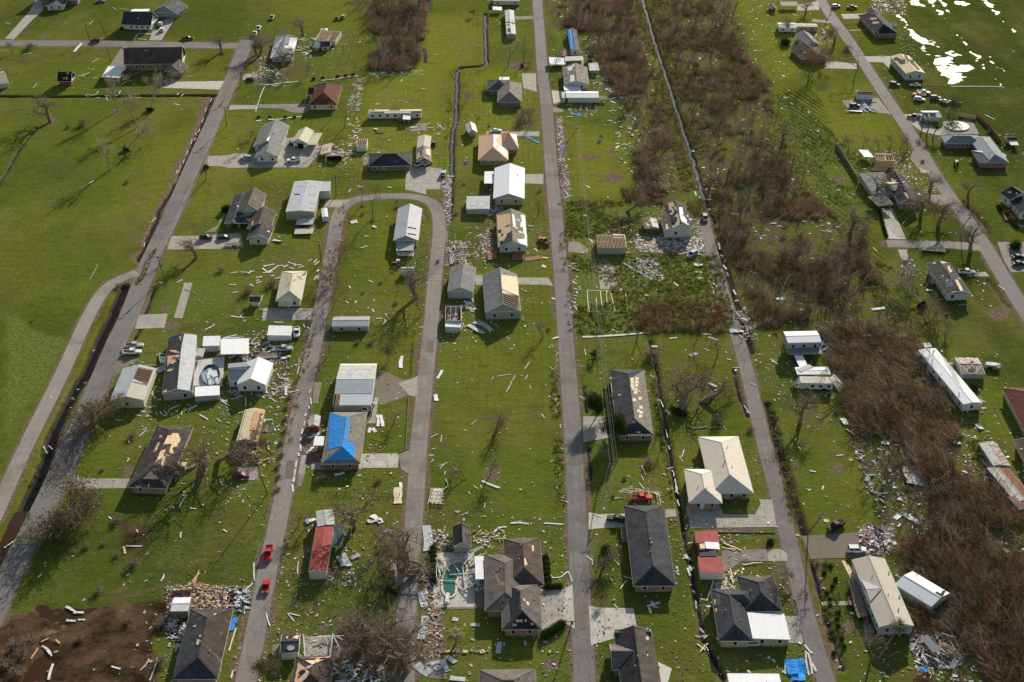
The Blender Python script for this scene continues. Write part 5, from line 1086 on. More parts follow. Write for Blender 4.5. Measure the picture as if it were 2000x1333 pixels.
for(x0,y0,x1,y1,n_)in[(1400,330,1540,430,16),(1600,300,1710,420,20),(1630,520,1700,600,10),(1420,500,1700,510,5),(1715,560,1780,640,12)]:
 mb=MB()
 for k in range(n_):
  a_=W(rr.uniform(x0,x1),rr.uniform(y0,y1),rr.uniform(.3,1.5));an=rr.uniform(-.7,.7)+(math.pi*.3 if x0>1550 else-math.pi*.3);l_=rr.uniform(2,5);mb.beam(a_,a_+Vector((math.cos(an)*l_,math.sin(an)*l_,rr.uniform(-.4,.4))),.13)
 h.put('frame',mb,M['white'])
mb=MB();mb.beam(W(1510,492,.4),W(1705,480,.5),.2);mb.beam(W(1615,420,.5),W(1630,570,.4),.25);mb.beam(W(1400,538,.4),W(1560,540,.4),.12);h.put('frame',mb,M['white'])
for(x_,y_)in[(1405,330),(1430,370),(1460,380),(1630,340),(1650,380),(1410,430)]:mb=MB();mb.hexa([W(x_,y_,.1),W(x_+45,y_-10,.1),W(x_+65,y_+35,.1),W(x_+20,y_+50,.1)][::-1],[W(x_,y_,.5),W(x_+45,y_-10,.6),W(x_+65,y_+35,.4),W(x_+20,y_+50,.3)][::-1]);h.put('panel',mb,M['paleply'])
h=B('red_roof_trailer','long narrow building with rusty red roof and silver far end','mobile home')
h.sec((460,95,600,98,560,468,425,470),'gable','v',3.4,.12,'red_m','s_pale',ov=.1,win='',base=.0);h.sec((480,-5,612,-8,605,95,470,128),'gable','v',3.6,.14,'ltgrey_m','s_grey',ov=.1,win='');h.sec((610,110,690,110,670,275,600,275),'flat','u',2.6,.0,'green_m','oldwood',open_=True)
h=B('black_shed','small shed with black and brown roof and a torn timber porch','shed');h.sec((200,965,350,955,330,1100,190,1105),'gable','u',2.8,.2,'slate','s_white',ov=.15,win='');h.deckrail(130,1040,195,1030,190,1125,125,1120,z=.9,mat='oldwood')
h=B('orange_felt_house','house at the bottom edge with orange felt and charcoal shingle hip roof','house');h.sec((305,1130,600,1130,585,1420,270,1420),'hip','v',3.0,.34,'brown','b_tan',win='');h.patch('felt',345,1150,600,1130,480,1215,430,1235,385,1200,amp=.1);h.patch('felt',330,1175,420,1260,370,1340,300,1340,amp=.2);h.patch('dark',350,1148,560,1140,550,1155,352,1165,name='torn_edge',amp=.1)
h=B('white_frame_slab','bent white roof edging around a bare concrete slab','wrecked carport');h.start(W(490,1050));mb=MB()
for q in[(370,955,385,1140),(600,950,580,1130),(480,975,690,968),(600,960,650,1060),(610,965,680,1000)]:mb.beam(W(q[0],q[1],1.0),W(q[2],q[3],.4),.3,.15)
h.put('edging',mb,M['white'])
h=B('grey_shingle_house','grey shingled roof cut off by the bottom edge left of the street','house');h.sec((1745,1245,2190,1225,2190,1500,1745,1500),'hip','u',3.1,.35,'browngrey','b_tan',win='')
TL(0,3)
h=B('brown_hip_house','house with large dark brown hip roof beside a splintered timber heap','house')
h.sec((1490,765,1825,762,1700,1310,1345,1315),'hip','v',3.0,.36,'wornbrown','b_tan',win='E',step=3.5);h.patch('slate',1490,768,1595,905,1545,1110,1345,1312,name='slate_shingles',amp=0,lift=.02);h.patch('slate',1345,1312,1545,1112,1690,1308,name='slate_shingles',amp=0,lift=.02);h.patch('ply',1540,995,1562,995,1552,1040,1532,1038,lift=.05,amp=.02);h.patch('deck',1558,962,1575,962,1570,988,1553,988,lift=.05,amp=.02)
h=B('white_box_shed','white and grey flat-topped shed above the brown hip roof','shed');h.sec((1355,672,1490,672,1470,780,1338,780),'gable','u',2.7,.12,'white_m','s_brown',ov=.05,win='')
TL(3,2)
PX()
def ZU(*f):return tuple(v for x,y in pairs(f)for v in(1520+x/9.52,640+y/9.52))
h=B('white_stilt_house','tall house with dazzling white roof above a pale blue veranda roof','house')
h.sec(ZU(95,85,700,70,820,285,175,290),'gable','u',5.6,.14,'bright_m','s_grey',ov=.2,win='S',base=2.6);h.sec(ZU(165,345,770,345,815,498,205,505),'flat','v',3.0,.02,'blue_m','oldwood',open_=True);h.sec(ZU(300,505,465,500,550,740,390,745),'flat','u',2.9,.0,'white_m','white',open_=True)
h=B('folded_white_roof','buckled white sheet roof resting over a motorhome','carport');h.sec(ZU(285,740,920,745,980,880,370,880),'gable','u',3.3,.05,'white_m','oldwood',open_=True);h.sec(ZU(350,785,580,690,640,740,420,835),'flat','u',3.7,.03,'tan_m',None)
h=B('corrugated_panel','striped silver roof panel leaning against the end of the motorhome','metal panel');h.start(W(*ZU(1120,1050)[:2]));PX()
pp=[ZU(970,930),ZU(1040,860),ZU(1260,1110),ZU(1130,1220)];mb=MB();q4=[G(*p,1.4 if i<2 else .3)for i,p in enumerate(pp)];mb.face(q4[::-1],[(0,0),(3,0),(3,6),(0,6)]);mb.face([q+UP*.06 for q in q4][::-1],[(0,0),(3,0),(3,6),(0,6)]);h.put('sheet',mb,M['dirty_m'])
TL(3,2)
h=B('long_white_trailer','long white mobile home with rust-stained roof set diagonally in the grass','mobile home')
h.sec((1232,75,1372,50,1592,492,1462,505),'gable','v',3.4,.12,'white_m','s_white',ov=.1,base=.6,win='WS',step=4);h.box('step','white',1208,18,1262,15,1280,45,1225,50,z0=0,z1=1.1);h.vents(1290,85,1490,412);h.patch('dirty_m',1330,70,1372,60,1560,470,1545,480,name='rust_streak',amp=.1)
h=B('rusty_shed','low shed with patchy rusted sheet roof beside the long white trailer','shed');h.sec((1455,132,1632,138,1695,262,1512,262),'gable','u',2.3,.15,'rust_m','s_grey',ov=.1,win='')
h=B('brown_edge_house','brown-roofed house cut off by the right edge of the view','house');h.sec((1850,372,2160,372,2260,760,2000,770),'hip','v',3.2,.4,'maroon','s_tan',win='W',step=3)
h=B('dark_brown_house','dark brown roof at the right edge above the rusted wreck','house');h.sec((1912,778,2160,778,2200,960,2010,965),'gable','v',2.9,.3,'brown','s_tan',win='W')
h=B('rusted_ribs_trailer','collapsed trailer reduced to rust-streaked ribs and white sheets','wrecked trailer')
h.sec((1650,800,1782,792,1880,975,1740,985),'gable','v',2.2,.15,'rust_m','s_brown',ov=.1,win='');h.sec((1745,985,1880,975,2060,1250,1900,1290),'gable','v',1.7,.12,'rustheavy_m','s_brown',ov=.1,win='');h.rafters(1755,990,1820,984,1970,1250,1905,1270,n=22,horiz=True,mat='offwhite',bg='interior');h.rafters(1830,985,1880,978,2040,1240,1985,1250,n=24,horiz=True,mat='redwood',bg='dark');h.rafters(1655,806,1710,802,1790,970,1745,980,n=12,horiz=True,mat='white',bg='interior');h.sec((1890,1215,2010,1200,2060,1290,1940,1335),'flat','u',2.0,.02,'rustheavy_m','s_brown',win='')
TL(3,3)
h=B('cream_metal_house','long raised house with cream metal roof, front deck and small porch gable','house')
h.sec((668,380,920,368,1130,892,850,905),'gable','v',4.0,.28,'cream_m' if False else 'tan_m','s_grey',ov=.25,win='WS',base=1.0,step=3);h.sec((735,540,885,600,780,612,768,610),'gable','u',4.02,.25,'tan_m',None)if False else None
h.patch('whitewrap',730,537,880,603,768,612,name='porch_gable',amp=0,lift=.25);h.patch('tan_m',768,614,885,606,800,705,name='porch_gable_shade',amp=0,lift=.2);h.vents(1028,662,1020,765,945,475);h.deckrail(625,545,700,545,780,815,700,825,z=1.1);h.deckrail(622,690,665,690,668,728,628,728,z=.6,mat='redwood');h.box('step','redwood',745,825,785,825,792,870,752,872,z0=0,z1=.4)
h=B('leaning_white_barn','tipped white metal building leaning into the brush with a broken corner','barn')
h.sec((1115,475,1405,615,1275,775,1015,560),'gable','u',3.6,.22,'bright_m','s_pale',ov=.15,win='');h.patch('dark',1295,640,1320,622,1350,640,1365,615,1390,615,1365,665,1330,670,name='roof_opening',amp=0);h.sec((1015,590,1060,590,1200,720,1190,722),'flat','u',1.0,.02,'ltgrey_m',None)
h=B('shattered_grey_shed','shattered shed with one slab of grey roof among planks below the cream roof','collapsed shed');h.sec((1200,975,1250,970,1340,1085,1280,1115),'flat','v',1.6,.1,'blue_m','oldwood',open_=True);rr=random.Random(21)
for mt_ in('oldwood','redwood','wood','offwhite'):
 mb=MB()
 for k in range(16):a_=W(rr.uniform(1170,1440),rr.uniform(900,1110),rr.uniform(.2,1.2));an=rr.uniform(-2.2,-.4);l_=rr.uniform(1.5,5);mb.beam(a_,a_+Vector((math.cos(an)*l_,math.sin(an)*l_,rr.uniform(-.3,.3))),rr.uniform(.12,.4),.1)
 h.put('board',mb,M[mt_])
h.box('door','deck',1400,1060,1450,1040,1475,1080,1420,1115,z0=.2,z1=.4);h.box('broken_wall','ply',1300,930,1350,935,1355,965,1320,970,z0=.2,z1=.5)
TL(0,2)
for s_ in ALLB:
 if s_.name in('crushed_house','grey_gable_cottage','black_hip_house','split_level_house','open_garage','torn_trailer','decked_gable_house','torn_white_house','wrecked_carport','rusted_shed','silver_and_black_house','stripped_roof_shed','orange_felt_house','black_shed','rusty_shed'):s_.ruin(7,['ply','interior','dark','offwhite'],.5,1.3)
 elif s_.name in('farmhouse','pool_house','brown_hip_house','black_decking_house','patchy_hip_house','white_bay_house','diagonal_white_house','church_white_house','white_house','dark_cross_house','gambrel_house','brown_edge_house','dark_brown_house','patched_house','barn_shed','slate_ranch_house'):s_.ruin(6,['slate','grey','felt','ply','browngrey'],.25,.8)
TL(0,2)
# vehicles
def loft(mb,rings,cap=True):
 for a,b_ in zip(rings,rings[1:]):
  n_=len(a)
  for i in range(n_):j=(i+1)%n_;mb.face([a[i],a[j],b_[j],b_[i]])
 if cap:mb.face(list(reversed(rings[0])));mb.face(rings[-1])
def ring(x,w_,z0,z1,sh=.12):
 return[(x,-w_*.94,z0),(x,w_*.94,z0),(x,w_,z0+(z1-z0)*.35),(x,w_*.98,z1-sh),(x,w_*.86,z1),(x,-w_*.86,z1),(x,-w_*.98,z1-sh),(x,-w_,z0+(z1-z0)*.35)]
PROTO={}
def vehicle_proto(kind,cname,paint):
 key=(kind,cname)
 if key in PROTO:return PROTO[key]
 P_={};pr=[]
 def add(nm,mb,mt,sub=None):o=(nm,mb.mesh(nm,mt,(0,0,0),False),sub);pr.append(o)
 mb=MB()
 if kind=='pickup':
  Ln,wd,bh=5.8,1.0,1.05
  loft(mb,[ring(-2.9,.94,.5,1.0),ring(-2.8,.98,.42,bh),ring(-.75,wd,.4,bh),ring(.7,wd,.4,bh+.03),ring(2.0,.98,.4,1.05),ring(2.75,.93,.42,.95),ring(2.9,.84,.5,.8)]);add('body',mb,paint)
  mb=MB();mb.abox(-2.7,-.78,bh-.45,-.85,.78,bh+.012);add('cargo_bed',mb,M['dark'])
  mb=MB();
  for sg in(-1,1):mb.abox(-2.85,sg*.88-.07,bh-.02,-.75,sg*.88+.07,bh+.09)
  mb.abox(-2.9,-.9,bh-.02,-2.76,.9,bh+.09);add('bed_rail',mb,paint)
  gh=[(-.8,.84,bh-.02),(-.62,.74,1.72),(.55,.74,1.74),(1.25,.84,bh+.02)];wx=(1.95,-1.85)
 elif kind=='van':
  Ln,wd,bh=5.2,1.0,1.1
  loft(mb,[ring(-2.6,.92,.45,1.1),ring(-2.5,.98,.4,bh+.05),ring(1.3,wd,.4,bh+.05),ring(2.2,.96,.42,1.0),ring(2.6,.84,.5,.8)]);add('body',mb,paint)
  gh=[(-2.5,.9,bh),(-2.35,.82,1.85),(.9,.82,1.88),(1.85,.86,bh)];wx=(1.65,-1.65)
 elif kind=='suv':
  Ln,wd,bh=4.9,.96,1.05
  loft(mb,[ring(-2.45,.88,.45,1.0),ring(-2.35,.94,.4,bh),ring(.9,wd,.38,bh+.02),ring(1.8,.94,.4,1.0),ring(2.3,.9,.42,.9),ring(2.45,.8,.5,.75)]);add('body',mb,paint)
  gh=[(-2.3,.86,bh-.02),(-2.05,.74,1.66),(.3,.74,1.70),(1.1,.84,bh)];wx=(1.5,-1.45)
 else:
  Ln,wd,bh=4.8,.92,.88
  loft(mb,[ring(-2.4,.84,.42,.85),ring(-2.25,.9,.36,.92),ring(-1.3,wd,.34,.95),ring(.9,wd,.34,.93),ring(1.7,.9,.36,.85),ring(2.25,.86,.38,.76),ring(2.4,.76,.45,.65)]);add('body',mb,paint)
  gh=[(-1.75,.80,.9),(-1.05,.66,1.38),(.15,.67,1.42),(1.15,.80,.9)];wx=(1.5,-1.4)
 mb=MB();A_=[(gh[0][0],-gh[0][1],gh[0][2]),(gh[3][0],-gh[3][1],gh[3][2]),(gh[3][0],gh[3][1],gh[3][2]),(gh[0][0],gh[0][1],gh[0][2])]
 T_=[(gh[1][0],-gh[1][1],gh[1][2]),(gh[2][0],-gh[2][1],gh[2][2]),(gh[2][0],gh[2][1],gh[2][2]),(gh[1][0],gh[1][1],gh[1][2])]
 mb.hexa(A_,T_);add('window',mb,M['glass'])
 mb=MB();mb.abox(gh[1][0]-.03,-gh[1][1]-.02,gh[1][2]-.02,gh[2][0]+.03,gh[1][1]+.02,gh[2][2]+.05);add('roof_panel',mb,paint)
 mb=MB()
 for sg in(-1,1):
  mb.beam(Vector((gh[0][0],sg*gh[0][1],gh[0][2])),Vector((gh[1][0],sg*gh[1][1],gh[1][2])),.12);mb.beam(Vector((gh[3][0],sg*gh[3][1],gh[3][2])),Vector((gh[2][0],sg*gh[2][1],gh[2][2])),.10)
  xm=(gh[1][0]+gh[2][0])/2;mb.beam(Vector((xm,sg*(gh[0][1]+.01),gh[0][2])),Vector((xm,sg*(gh[1][1]+.01),gh[1][2])),.10)
  if kind=='van':mb.abox(gh[1][0],sg*.83-.05,bh,xm-.1,sg*.83+.05,1.8)
 add('pillar',mb,paint)
 for x in wx:
  for sg in(-1,1):
   r_=.38 if kind!='sedan' else .33;mb=MB();mb.tube((x,sg*(wd-.2),r_),(x,sg*(wd+.02),r_),r_,r_,14);mr=MB();mr.tube((x,sg*(wd+.0),r_),(x,sg*(wd+.035),r_),r_*.55,r_*.55,8)
   pr.append(('wheel',mb.mesh('wheel',M['tyre']),('rim',mr.mesh('rim',M['rim']))))
 fx=Ln/2
 for sg in(-1,1):
  mb=MB();mb.abox(fx-.2,sg*.62-.16,.66,fx-.03,sg*.62+.16,.8);add('headlight',mb,M['lamp']);mb=MB();mb.abox(-fx-.01,sg*.74-.1,.72,-fx+.1,sg*.74+.1,.95);add('tail_light',mb,M['rearlamp'])
 mb=MB();mb.abox(fx-.12,-.85,.42,fx+.05,.85,.58);mb.abox(-fx-.05,-.85,.45,-fx+.12,.85,.6);add('bumper',mb,M['greymetal'])
 PROTO[key]=pr;return pr
PAINTS={'white':(.72,.72,.72),'black':(.012,.012,.014),'red':(.55,.015,.02),'silver':(.42,.43,.45),'grey':(.14,.15,.17),'navy':(.02,.035,.08),'darkgreen':(.02,.05,.05),'maroon':(.16,.015,.04),'brickred':(.33,.05,.03),'teal':(.05,.16,.19),'tan':(.35,.31,.24),'lightblue':(.35,.45,.55),'pink':(.45,.12,.13)}
NOUN={'pickup':'pickup truck','suv':'car','sedan':'car','van':'van'}
def V(kind,color,x0,y0,x1,y1,label,z=0.03,roll=0.0):
 a=W(x0,y0,0);b_=W(x1,y1,0);c=(a+b_)/2;d=b_-a
 t=empty({'pickup':'pickup_truck','suv':'parked_suv','sedan':'parked_car','van':'parked_van'}[kind],(c.x,c.y,z),math.atan2(d.y,d.x),label,NOUN[kind]);t.rotation_euler.x=roll
 Ln={'pickup':5.8,'van':5.2,'suv':4.9,'sedan':4.8}[kind]
 for nm,me_,sub in vehicle_proto(kind,color,carpaint(color,PAINTS[color])):
  o=bpy.data.objects.new(nm,me_);COL.objects.link(o);o.parent=t
  if sub:q=bpy.data.objects.new(sub[0],sub[1]);COL.objects.link(q);q.parent=o
 return t
TL(0,0)
V('suv','black',785,332,700,330,'dark SUV driving on the cross road at the upper left');V('pickup','black',1422,310,1512,310,'black pickup on the cross road heading for the junction')
V('suv','white',1250,208,1260,188,'white car nearer the carport of the white house');V('suv','white',1262,262,1272,225,'white van-like car on the drive nearer the road');V('pickup','white',1985,300,1998,245,'white pickup turned off beyond the road junction')
V('suv','silver',1965,1250,1880,1245,'silver car alone on the pale concrete drive');V('sedan','navy',1975,635,1935,625,'blue car half hidden by wreckage beside the main road');V('sedan','grey',760,22,815,18,'grey car on the grass by the top edge')
TL(1,0)
V('pickup','white',15,245,28,215,'white truck at the left under the crushed grey roof trees');V('pickup','silver',118,162,135,132,'grey pickup by itself on the far lawn');V('pickup','white',345,1262,245,1268,'white pickup on the yard below the cream barn');V('suv','navy',282,1155,275,1110,'dark car tucked against the cream barn wall')
V('pickup','white',1255,1305,1310,1278,'white pickup poking out of the open garage');V('sedan','white',1320,1295,1362,1275,'white car on the right under the open garage');V('sedan','navy',1385,1160,1392,1110,'dark car beside the round-topped cream shed');V('sedan','white',1845,1035,1905,1030,'white car behind the orange-felt roof');V('sedan','maroon',625,170,640,135,'maroon car parked left of a pale one on the far lawn');V('suv','tan',672,158,695,125,'pale car parked right of a maroon one on the far lawn')
TL(3,0)
V('suv','black',945,662,1035,680,'black SUV on the grass nearest the outer road');V('sedan','white',1182,676,1115,674,'white car alone beside the black one by the flooded field');V('pickup','white',1172,728,1258,738,'white pickup at the back of the cluster of five');V('pickup','brickred',1228,762,1128,748,'rusty red pickup between two white vehicles');V('suv','white',1142,782,1222,792,'white wagon in front of the rusty red pickup');V('suv','grey',1268,775,1348,776,'grey SUV in the middle of the yard of cars');V('pickup','black',1500,818,1410,805,'dark pickup at the far end of the yard of cars');V('sedan','white',1405,820,1335,792,'narrow white wreck tilted between the dark vehicles',z=.2,roll=.15)
V('pickup','black',1188,925,1092,918,'black pickup on the concrete by the pool garage');V('suv','navy',645,838,712,838,'blue-black car under the collapsed steel beams');V('suv','white',498,62,562,56,'white-roofed dark car at the top beside the outer road');V('pickup','grey',605,70,705,66,'grey truck with trailer on the top right drive')
TL(3,1)
V('pickup','white',1490,805,1612,808,'white pickup on the short drive by the diagonal white house');V('sedan','darkgreen',1910,742,2010,735,'dark green car at the right edge parking area');V('sedan','black',1920,690,1990,682,'black car behind the dark green one at the right edge')
TL(0,1)
V('suv','darkgreen',1555,535,1670,535,'dark car left of another on the drive of the farmhouse');V('sedan','navy',1700,535,1805,532,'navy blue car right of another on the farmhouse drive')
TL(0,2)
V('pickup','silver',990,52,1110,48,'grey pickup, the farther of two beside the main road');V('pickup','white',958,105,1105,98,'white pickup, the nearer of two beside the main road');V('sedan','maroon',1812,1065,1955,1062,'maroon car with crushed paint parked on a small slab');V('suv','tan',1848,895,1970,888,'dented pale car among rubble below the stripped shed')
TL(1,2)
V('pickup','silver',150,78,285,72,'silver pickup in the cluttered yard by the loop road');V('van','white',868,545,890,520,'white van end showing behind the blue tarped roof')
TL(1,1)
V('pickup','white',320,1235,318,1325,'white pickup with loaded bed beside the white storage box');V('suv','lightblue',1450,90,1480,-20,'battered white camper by the debris-filled ditch')
TL(2,1)
V('pickup','pink',200,545,300,590,'faded red pickup by the street below the decked roof')if False else V('pickup','pink',296,592,203,535,'faded red pickup by the street near the tan decked roof')
V('suv','tan',1500,348,1515,425,'tan van at the end of the lane');V('suv','silver',1440,650,1370,690,'silver car among the heaped rubble by the lane')
TL(2,2)
V('pickup','red',932,1240,1088,1235,'red pickup under fallen lumber behind the charcoal roof')
TL(2,3)
V('pickup','darkgreen',885,80,765,65,'dark green pickup parked against the charcoal-roofed house');V('sedan','silver',1860,1040,1920,1035,'silver car under the flat white bay roof')
TL(3,3)
V('pickup','black',595,80,460,170,'black pickup with flat loads on the grass by the asphalt drive');V('suv','white',628,312,755,312,'white SUV parked beside the heap of belongings')
TL(1,3)
V('pickup','red',112,265,82,415,'bright red pickup parked on the loop road');V('sedan','red',90,528,70,668,'bright red car behind the pickup on the loop road')
def tractor(x,y,rz,col,label):
 c=W(x,y);t=empty('tractor',c,rz,label,'tractor')
 def ad(nm,mb,mt,par=None):o=mb.build(nm,mt,par or t);return o
 m_=MB();loft(m_,[ring(-.3,.4,.7,1.2),ring(1.5,.34,.7,1.25),ring(1.6,.3,.75,1.1)]);ad('body',m_,carpaint('brickred',PAINTS['brickred']));m_=MB();m_.abox(-.9,-.3,.9,-.4,.3,1.1);m_.abox(-1.0,-.3,1.0,-.88,.3,1.5);ad('seat',m_,M['dark'])
 for x_,r_,w_ in((-.9,.75,.3),(1.2,.42,.2)):
  for sg in(-1,1):m_=MB();m_.tube((x_,sg*.55,r_),(x_,sg*(.55+w_),r_),r_,r_,14);wo=ad('wheel',m_,M['tyre']);m_=MB();m_.tube((x_,sg*(.5+w_),r_),(x_,sg*(.58+w_),r_),r_*.5,r_*.5,8);ad('rim',m_,M['rim'],wo)
 m_=MB()
 for sx_ in(-1.0,0):
  for sg in(-.5,.5):m_.beam((sx_,sg,1.0),(sx_,sg,2.1),.07)
 m_.abox(-1.2,-.6,2.1,.1,.6,2.16);ad('canopy',m_,M['offwhite']);return t
TL(1,1);tractor(1100,742,math.radians(175),'red','small red tractor on the island lawn')
TL(0,1);
TL(3,0);t=tractor(1468,1290,math.radians(80),'white','little white-topped cart on the lawn by the pink brick house');t.name='utility_cart';t['category']='cart'
def trailer(x0,y0,x1,y1,label,mat='oldwood',w_=1.1,boat=False,name='flat_trailer',cat='trailer'):
 a=W(x0,y0);b_=W(x1,y1);c=(a+b_)/2;d=b_-a;ln=d.length;t=empty(name,c,math.atan2(d.y,d.x),label,cat)
 def ad(nm,mb,mt):return mb.build(nm,mt,t)
 m_=MB();m_.abox(-ln/2,-w_,.55,ln/2*.75,w_,.65);ad('bed',m_,M[mat]);m_=MB();m_.beam((ln/2*.75,w_*.8,.6),(ln/2,0,.6),.1);m_.beam((ln/2*.75,-w_*.8,.6),(ln/2,0,.6),.1);ad('drawbar',m_,M['greymetal'])
 for sx_ in(-.1,-.25):
  for sg in(-1,1):m_=MB();m_.tube((ln*sx_,sg*(w_-.1),.35),(ln*sx_,sg*(w_+.12),.35),.35,.35,12);ad('wheel',m_,M['tyre'])
 m_=MB()
 for sg in(-1,1):m_.beam((-ln/2,sg*w_,.95),(ln*.37,sg*w_,.95),.07);[m_.beam((-ln/2+ln*.87*k/5,sg*w_,.6),(-ln/2+ln*.87*k/5,sg*w_,.95),.06)for k in range(6)]
 ad('side_rail',m_,M['greymetal'])
 if boat:
  m_=MB();loft(m_,[[(-ln*.45,-w_*.9,.8),(-ln*.45,0,.65),(-ln*.45,w_*.9,.8),(-ln*.45,w_,1.4),(-ln*.45,-w_,1.4)],[(ln*.1,-w_*.85,.85),(ln*.1,0,.65),(ln*.1,w_*.85,.85),(ln*.1,w_,1.45),(ln*.1,-w_,1.45)],[(ln*.45,-.05,1.2),(ln*.45,0,1.1),(ln*.45,.05,1.2),(ln*.45,.08,1.6),(ln*.45,-.08,1.6)]]);ad('hull',m_,M['white'])
 return t
TL(3,1);trailer(1385,635,1175,622,'long black-framed trailer lying along the side street','oldwood',1.5)
TL(0,2);
TL(1,2);trailer(15,140,190,125,'rust-brown flat trailer in the cluttered yard by the loop road','oldwood',1.3)
TL(0,1);trailer(1880,590,1745,588,'low trailer beside the farmhouse garage','oldwood',.9)
TL(3,2);trailer(1690,205,1815,215,'boat on its trailer beside the rusty low shed','greymetal',.9,True,'boat_trailer','boat')
TL(0,0);
PX()
h=B('motorhome','white motorhome with peeled tan roof under the folded white sheets','motorhome')
a_=G(1556+3,740+16);
q=ZU(370,905,1000,935,1010,1050,440,1040)
h.sec(q,'flat','v',3.0,.0,'tan_m','s_white',ov=.02,win='S',step=2.4,base=.6);c_,u_,v_,ha,hb,e_,_=h.last
mb=MB();p0=c_-u_*ha;mb.hexa([p0-v_*hb+UP*(.6-c_.z),p0-u_*1.5-v_*hb*.8+UP*(.6-c_.z),p0-u_*1.5+v_*hb*.8+UP*(.6-c_.z),p0+v_*hb+UP*(.6-c_.z)],[p0-v_*hb+UP*.1,p0-u_*.6-v_*hb*.8-UP*.5,p0-u_*.6+v_*hb*.8-UP*.5,p0+v_*hb+UP*.1]);h.put('cab',mb,M['white']);mb=MB();mb.beam(p0-u_*1.1-v_*hb*.75-UP*.9,p0-u_*1.1+v_*hb*.75-UP*.9,.5,.6);h.put('windscreen',mb,M['glass'])
for sx_ in(-.6,.4,.55):
 for sg in(-1,1):mb=MB();w0=c_+u_*(ha*sx_)+v_*(sg*(hb-.15))+UP*(.42-c_.z);mb.tube(w0,w0+v_*(sg*.2),.42,.42,14);h.put('wheel',mb,M['tyre'])
 # poles and wires
TOPS=[]
def pole(x0,y0,x1,y1,label,hgt=9.5,arms=1,lamp=False,wob=0):
 a=W(x0,y0,0);b_=W(x1,y1,hgt);t=empty('utility_pole',a,0,label,'utility pole');m_=MB();d=b_-a;m_.tube((0,0,-.2),d,.17,.11,8);m_.build('pole',M['pole'],t)
 for k in range(arms):
  q=d*(.97-.12*k);m_=MB();m_.box(q,(1,.15,0),(-.15,1,0),(0,0,1),1.2,.07,.07);co=m_.build('crossarm',M['pole'],t);m_=MB()
  for sx_ in(-1.05,-.4,.4,1.05):m_.tube(q+Vector((sx_,sx_*.15,.07)),q+Vector((sx_,sx_*.15,.3)),.06,.04,6)
  m_.build('insulator',M['offwhite'],co)
 if arms:m_=MB();q=d*.82;m_.tube(q+Vector((.35,0,-.45)),q+Vector((.35,0,.45)),.25,.25,10);m_.build('transformer',M['greymetal'],t)
 if lamp:m_=MB();m_.beam(d*.96,d*.96+Vector((-1.3,.2,.25)),.07);m_.tube(d*.96+Vector((-1.3,.2,.1)),d*.96+Vector((-1.3,.2,.35)),.3,.2,8);m_.build('lamp_arm',M['offwhite'],t)
 return b_
TL(0,0);pole(835,305,782,160,'left of two poles beside the cross road near the dark SUV');pole(700,312,652,160,'leaning pole just above the dark SUV');pole(868,475,830,365,'thin pole behind the barn-roofed brick house',8);pa=pole(1885,665,1882,540,'pole beside the main road below the junction');pb=pole(1770,985,1752,840,'pole leaning over debris beside the main road');pc=pole(1617,1310,1617,1222,'short pole at the mouth of the pale concrete drive',7,0)
TL(0,1);pd=pole(1285,850,1230,675,'leaning pole on the right verge of the main road opposite the gravel path');pole(1610,78,1605,-20,'short pole beside the drive below the grey gable house',7,0)
TL(1,1);pe=pole(510,712,490,550,'pole on the outer verge of the loop road left side');pole(625,205,622,50,'pole at the corner of the big tan workshop');pole(395,1218,395,1148,'thin pole beside the white storage box',6,0)
TL(1,0);pole(885,545,885,215,'tall pole at the corner of the wooded strip',12);
TL(2,0);p1=pole(410,1140,515,1000,'leaning pole over the littered ditch east of the street');pole(340,510,352,450,'thin pole in front of the flat white carport',6,0);p1b=pole(85,500,98,270,'slender broken pole by the street with few limbs',9,0)
TL(2,1);pole(205,345,212,240,'short pole beside the street near the decked roof',7,0)
TL(2,2);p2_=pole(665,1162,792,955,'brown leaning pole with wires above the charcoal roof');p2t=p2_
TL(2,3);p3=pole(450,928,465,855,'pole at the edge of the wide concrete drive below the street',9.5)
TL(3,3);p4=pole(310,168,430,18,'dark pole leaning over the lane junction')
TL(3,2);pole(1200,560,1245,450,'thin pole in the brush beside the long white trailer',8,0)
TL(3,1);p5=pole(1500,470,1590,350,'pole by the outer road at the side street corner');
TL(3,0);p6=pole(410,250,500,90,'pole leaning beside the outer road near the white trailer',7.5)
TL(1,2);p7=pole(90,1195,28,1030,'street lamp pole leaning left of the loop road',9.5,0,True)
def wires(a,b_,label,n_=3,sag=1.2,r_=.02):
 m_=MB();off=[-1.05,0.0,1.05,.4][:n_]
 for o_ in off:
  k=14;pts=[a.lerp(b_,t/k)+Vector((o_,0,.3-sag*4*(t/k)*(1-t/k)))for t in range(k+1)]
  for i in range(k):m_.tube(pts[i],pts[i+1],r_,r_,4,False)
 tag(m_.build('power_line',M['wire']),label,'power line')
wires(p2t,p1,'power wires running up from the leaning brown pole past the patchy hip roof',4,3)
wires(p3,p2t,'power wires crossing above the charcoal hip roof',4,1.5)
wires(p1,p1+Vector((-8,160,4)),'power wires running up beside the tarped trailer',3,2)
wires(p3,p3+Vector((14,-60,0)),'power wires dropping across the dark cross roof',4,1.5)
wires(pb,pc,'wires along the verge of the main road',2,1.2);wires(pa,pb,'wires following the main road from the junction',2,1.2);wires(pc,pd,'wires over the farmhouse lawn beside the main road',2,1.5)
wires(p6,p5,'wires following the outer road at the right',2,2)
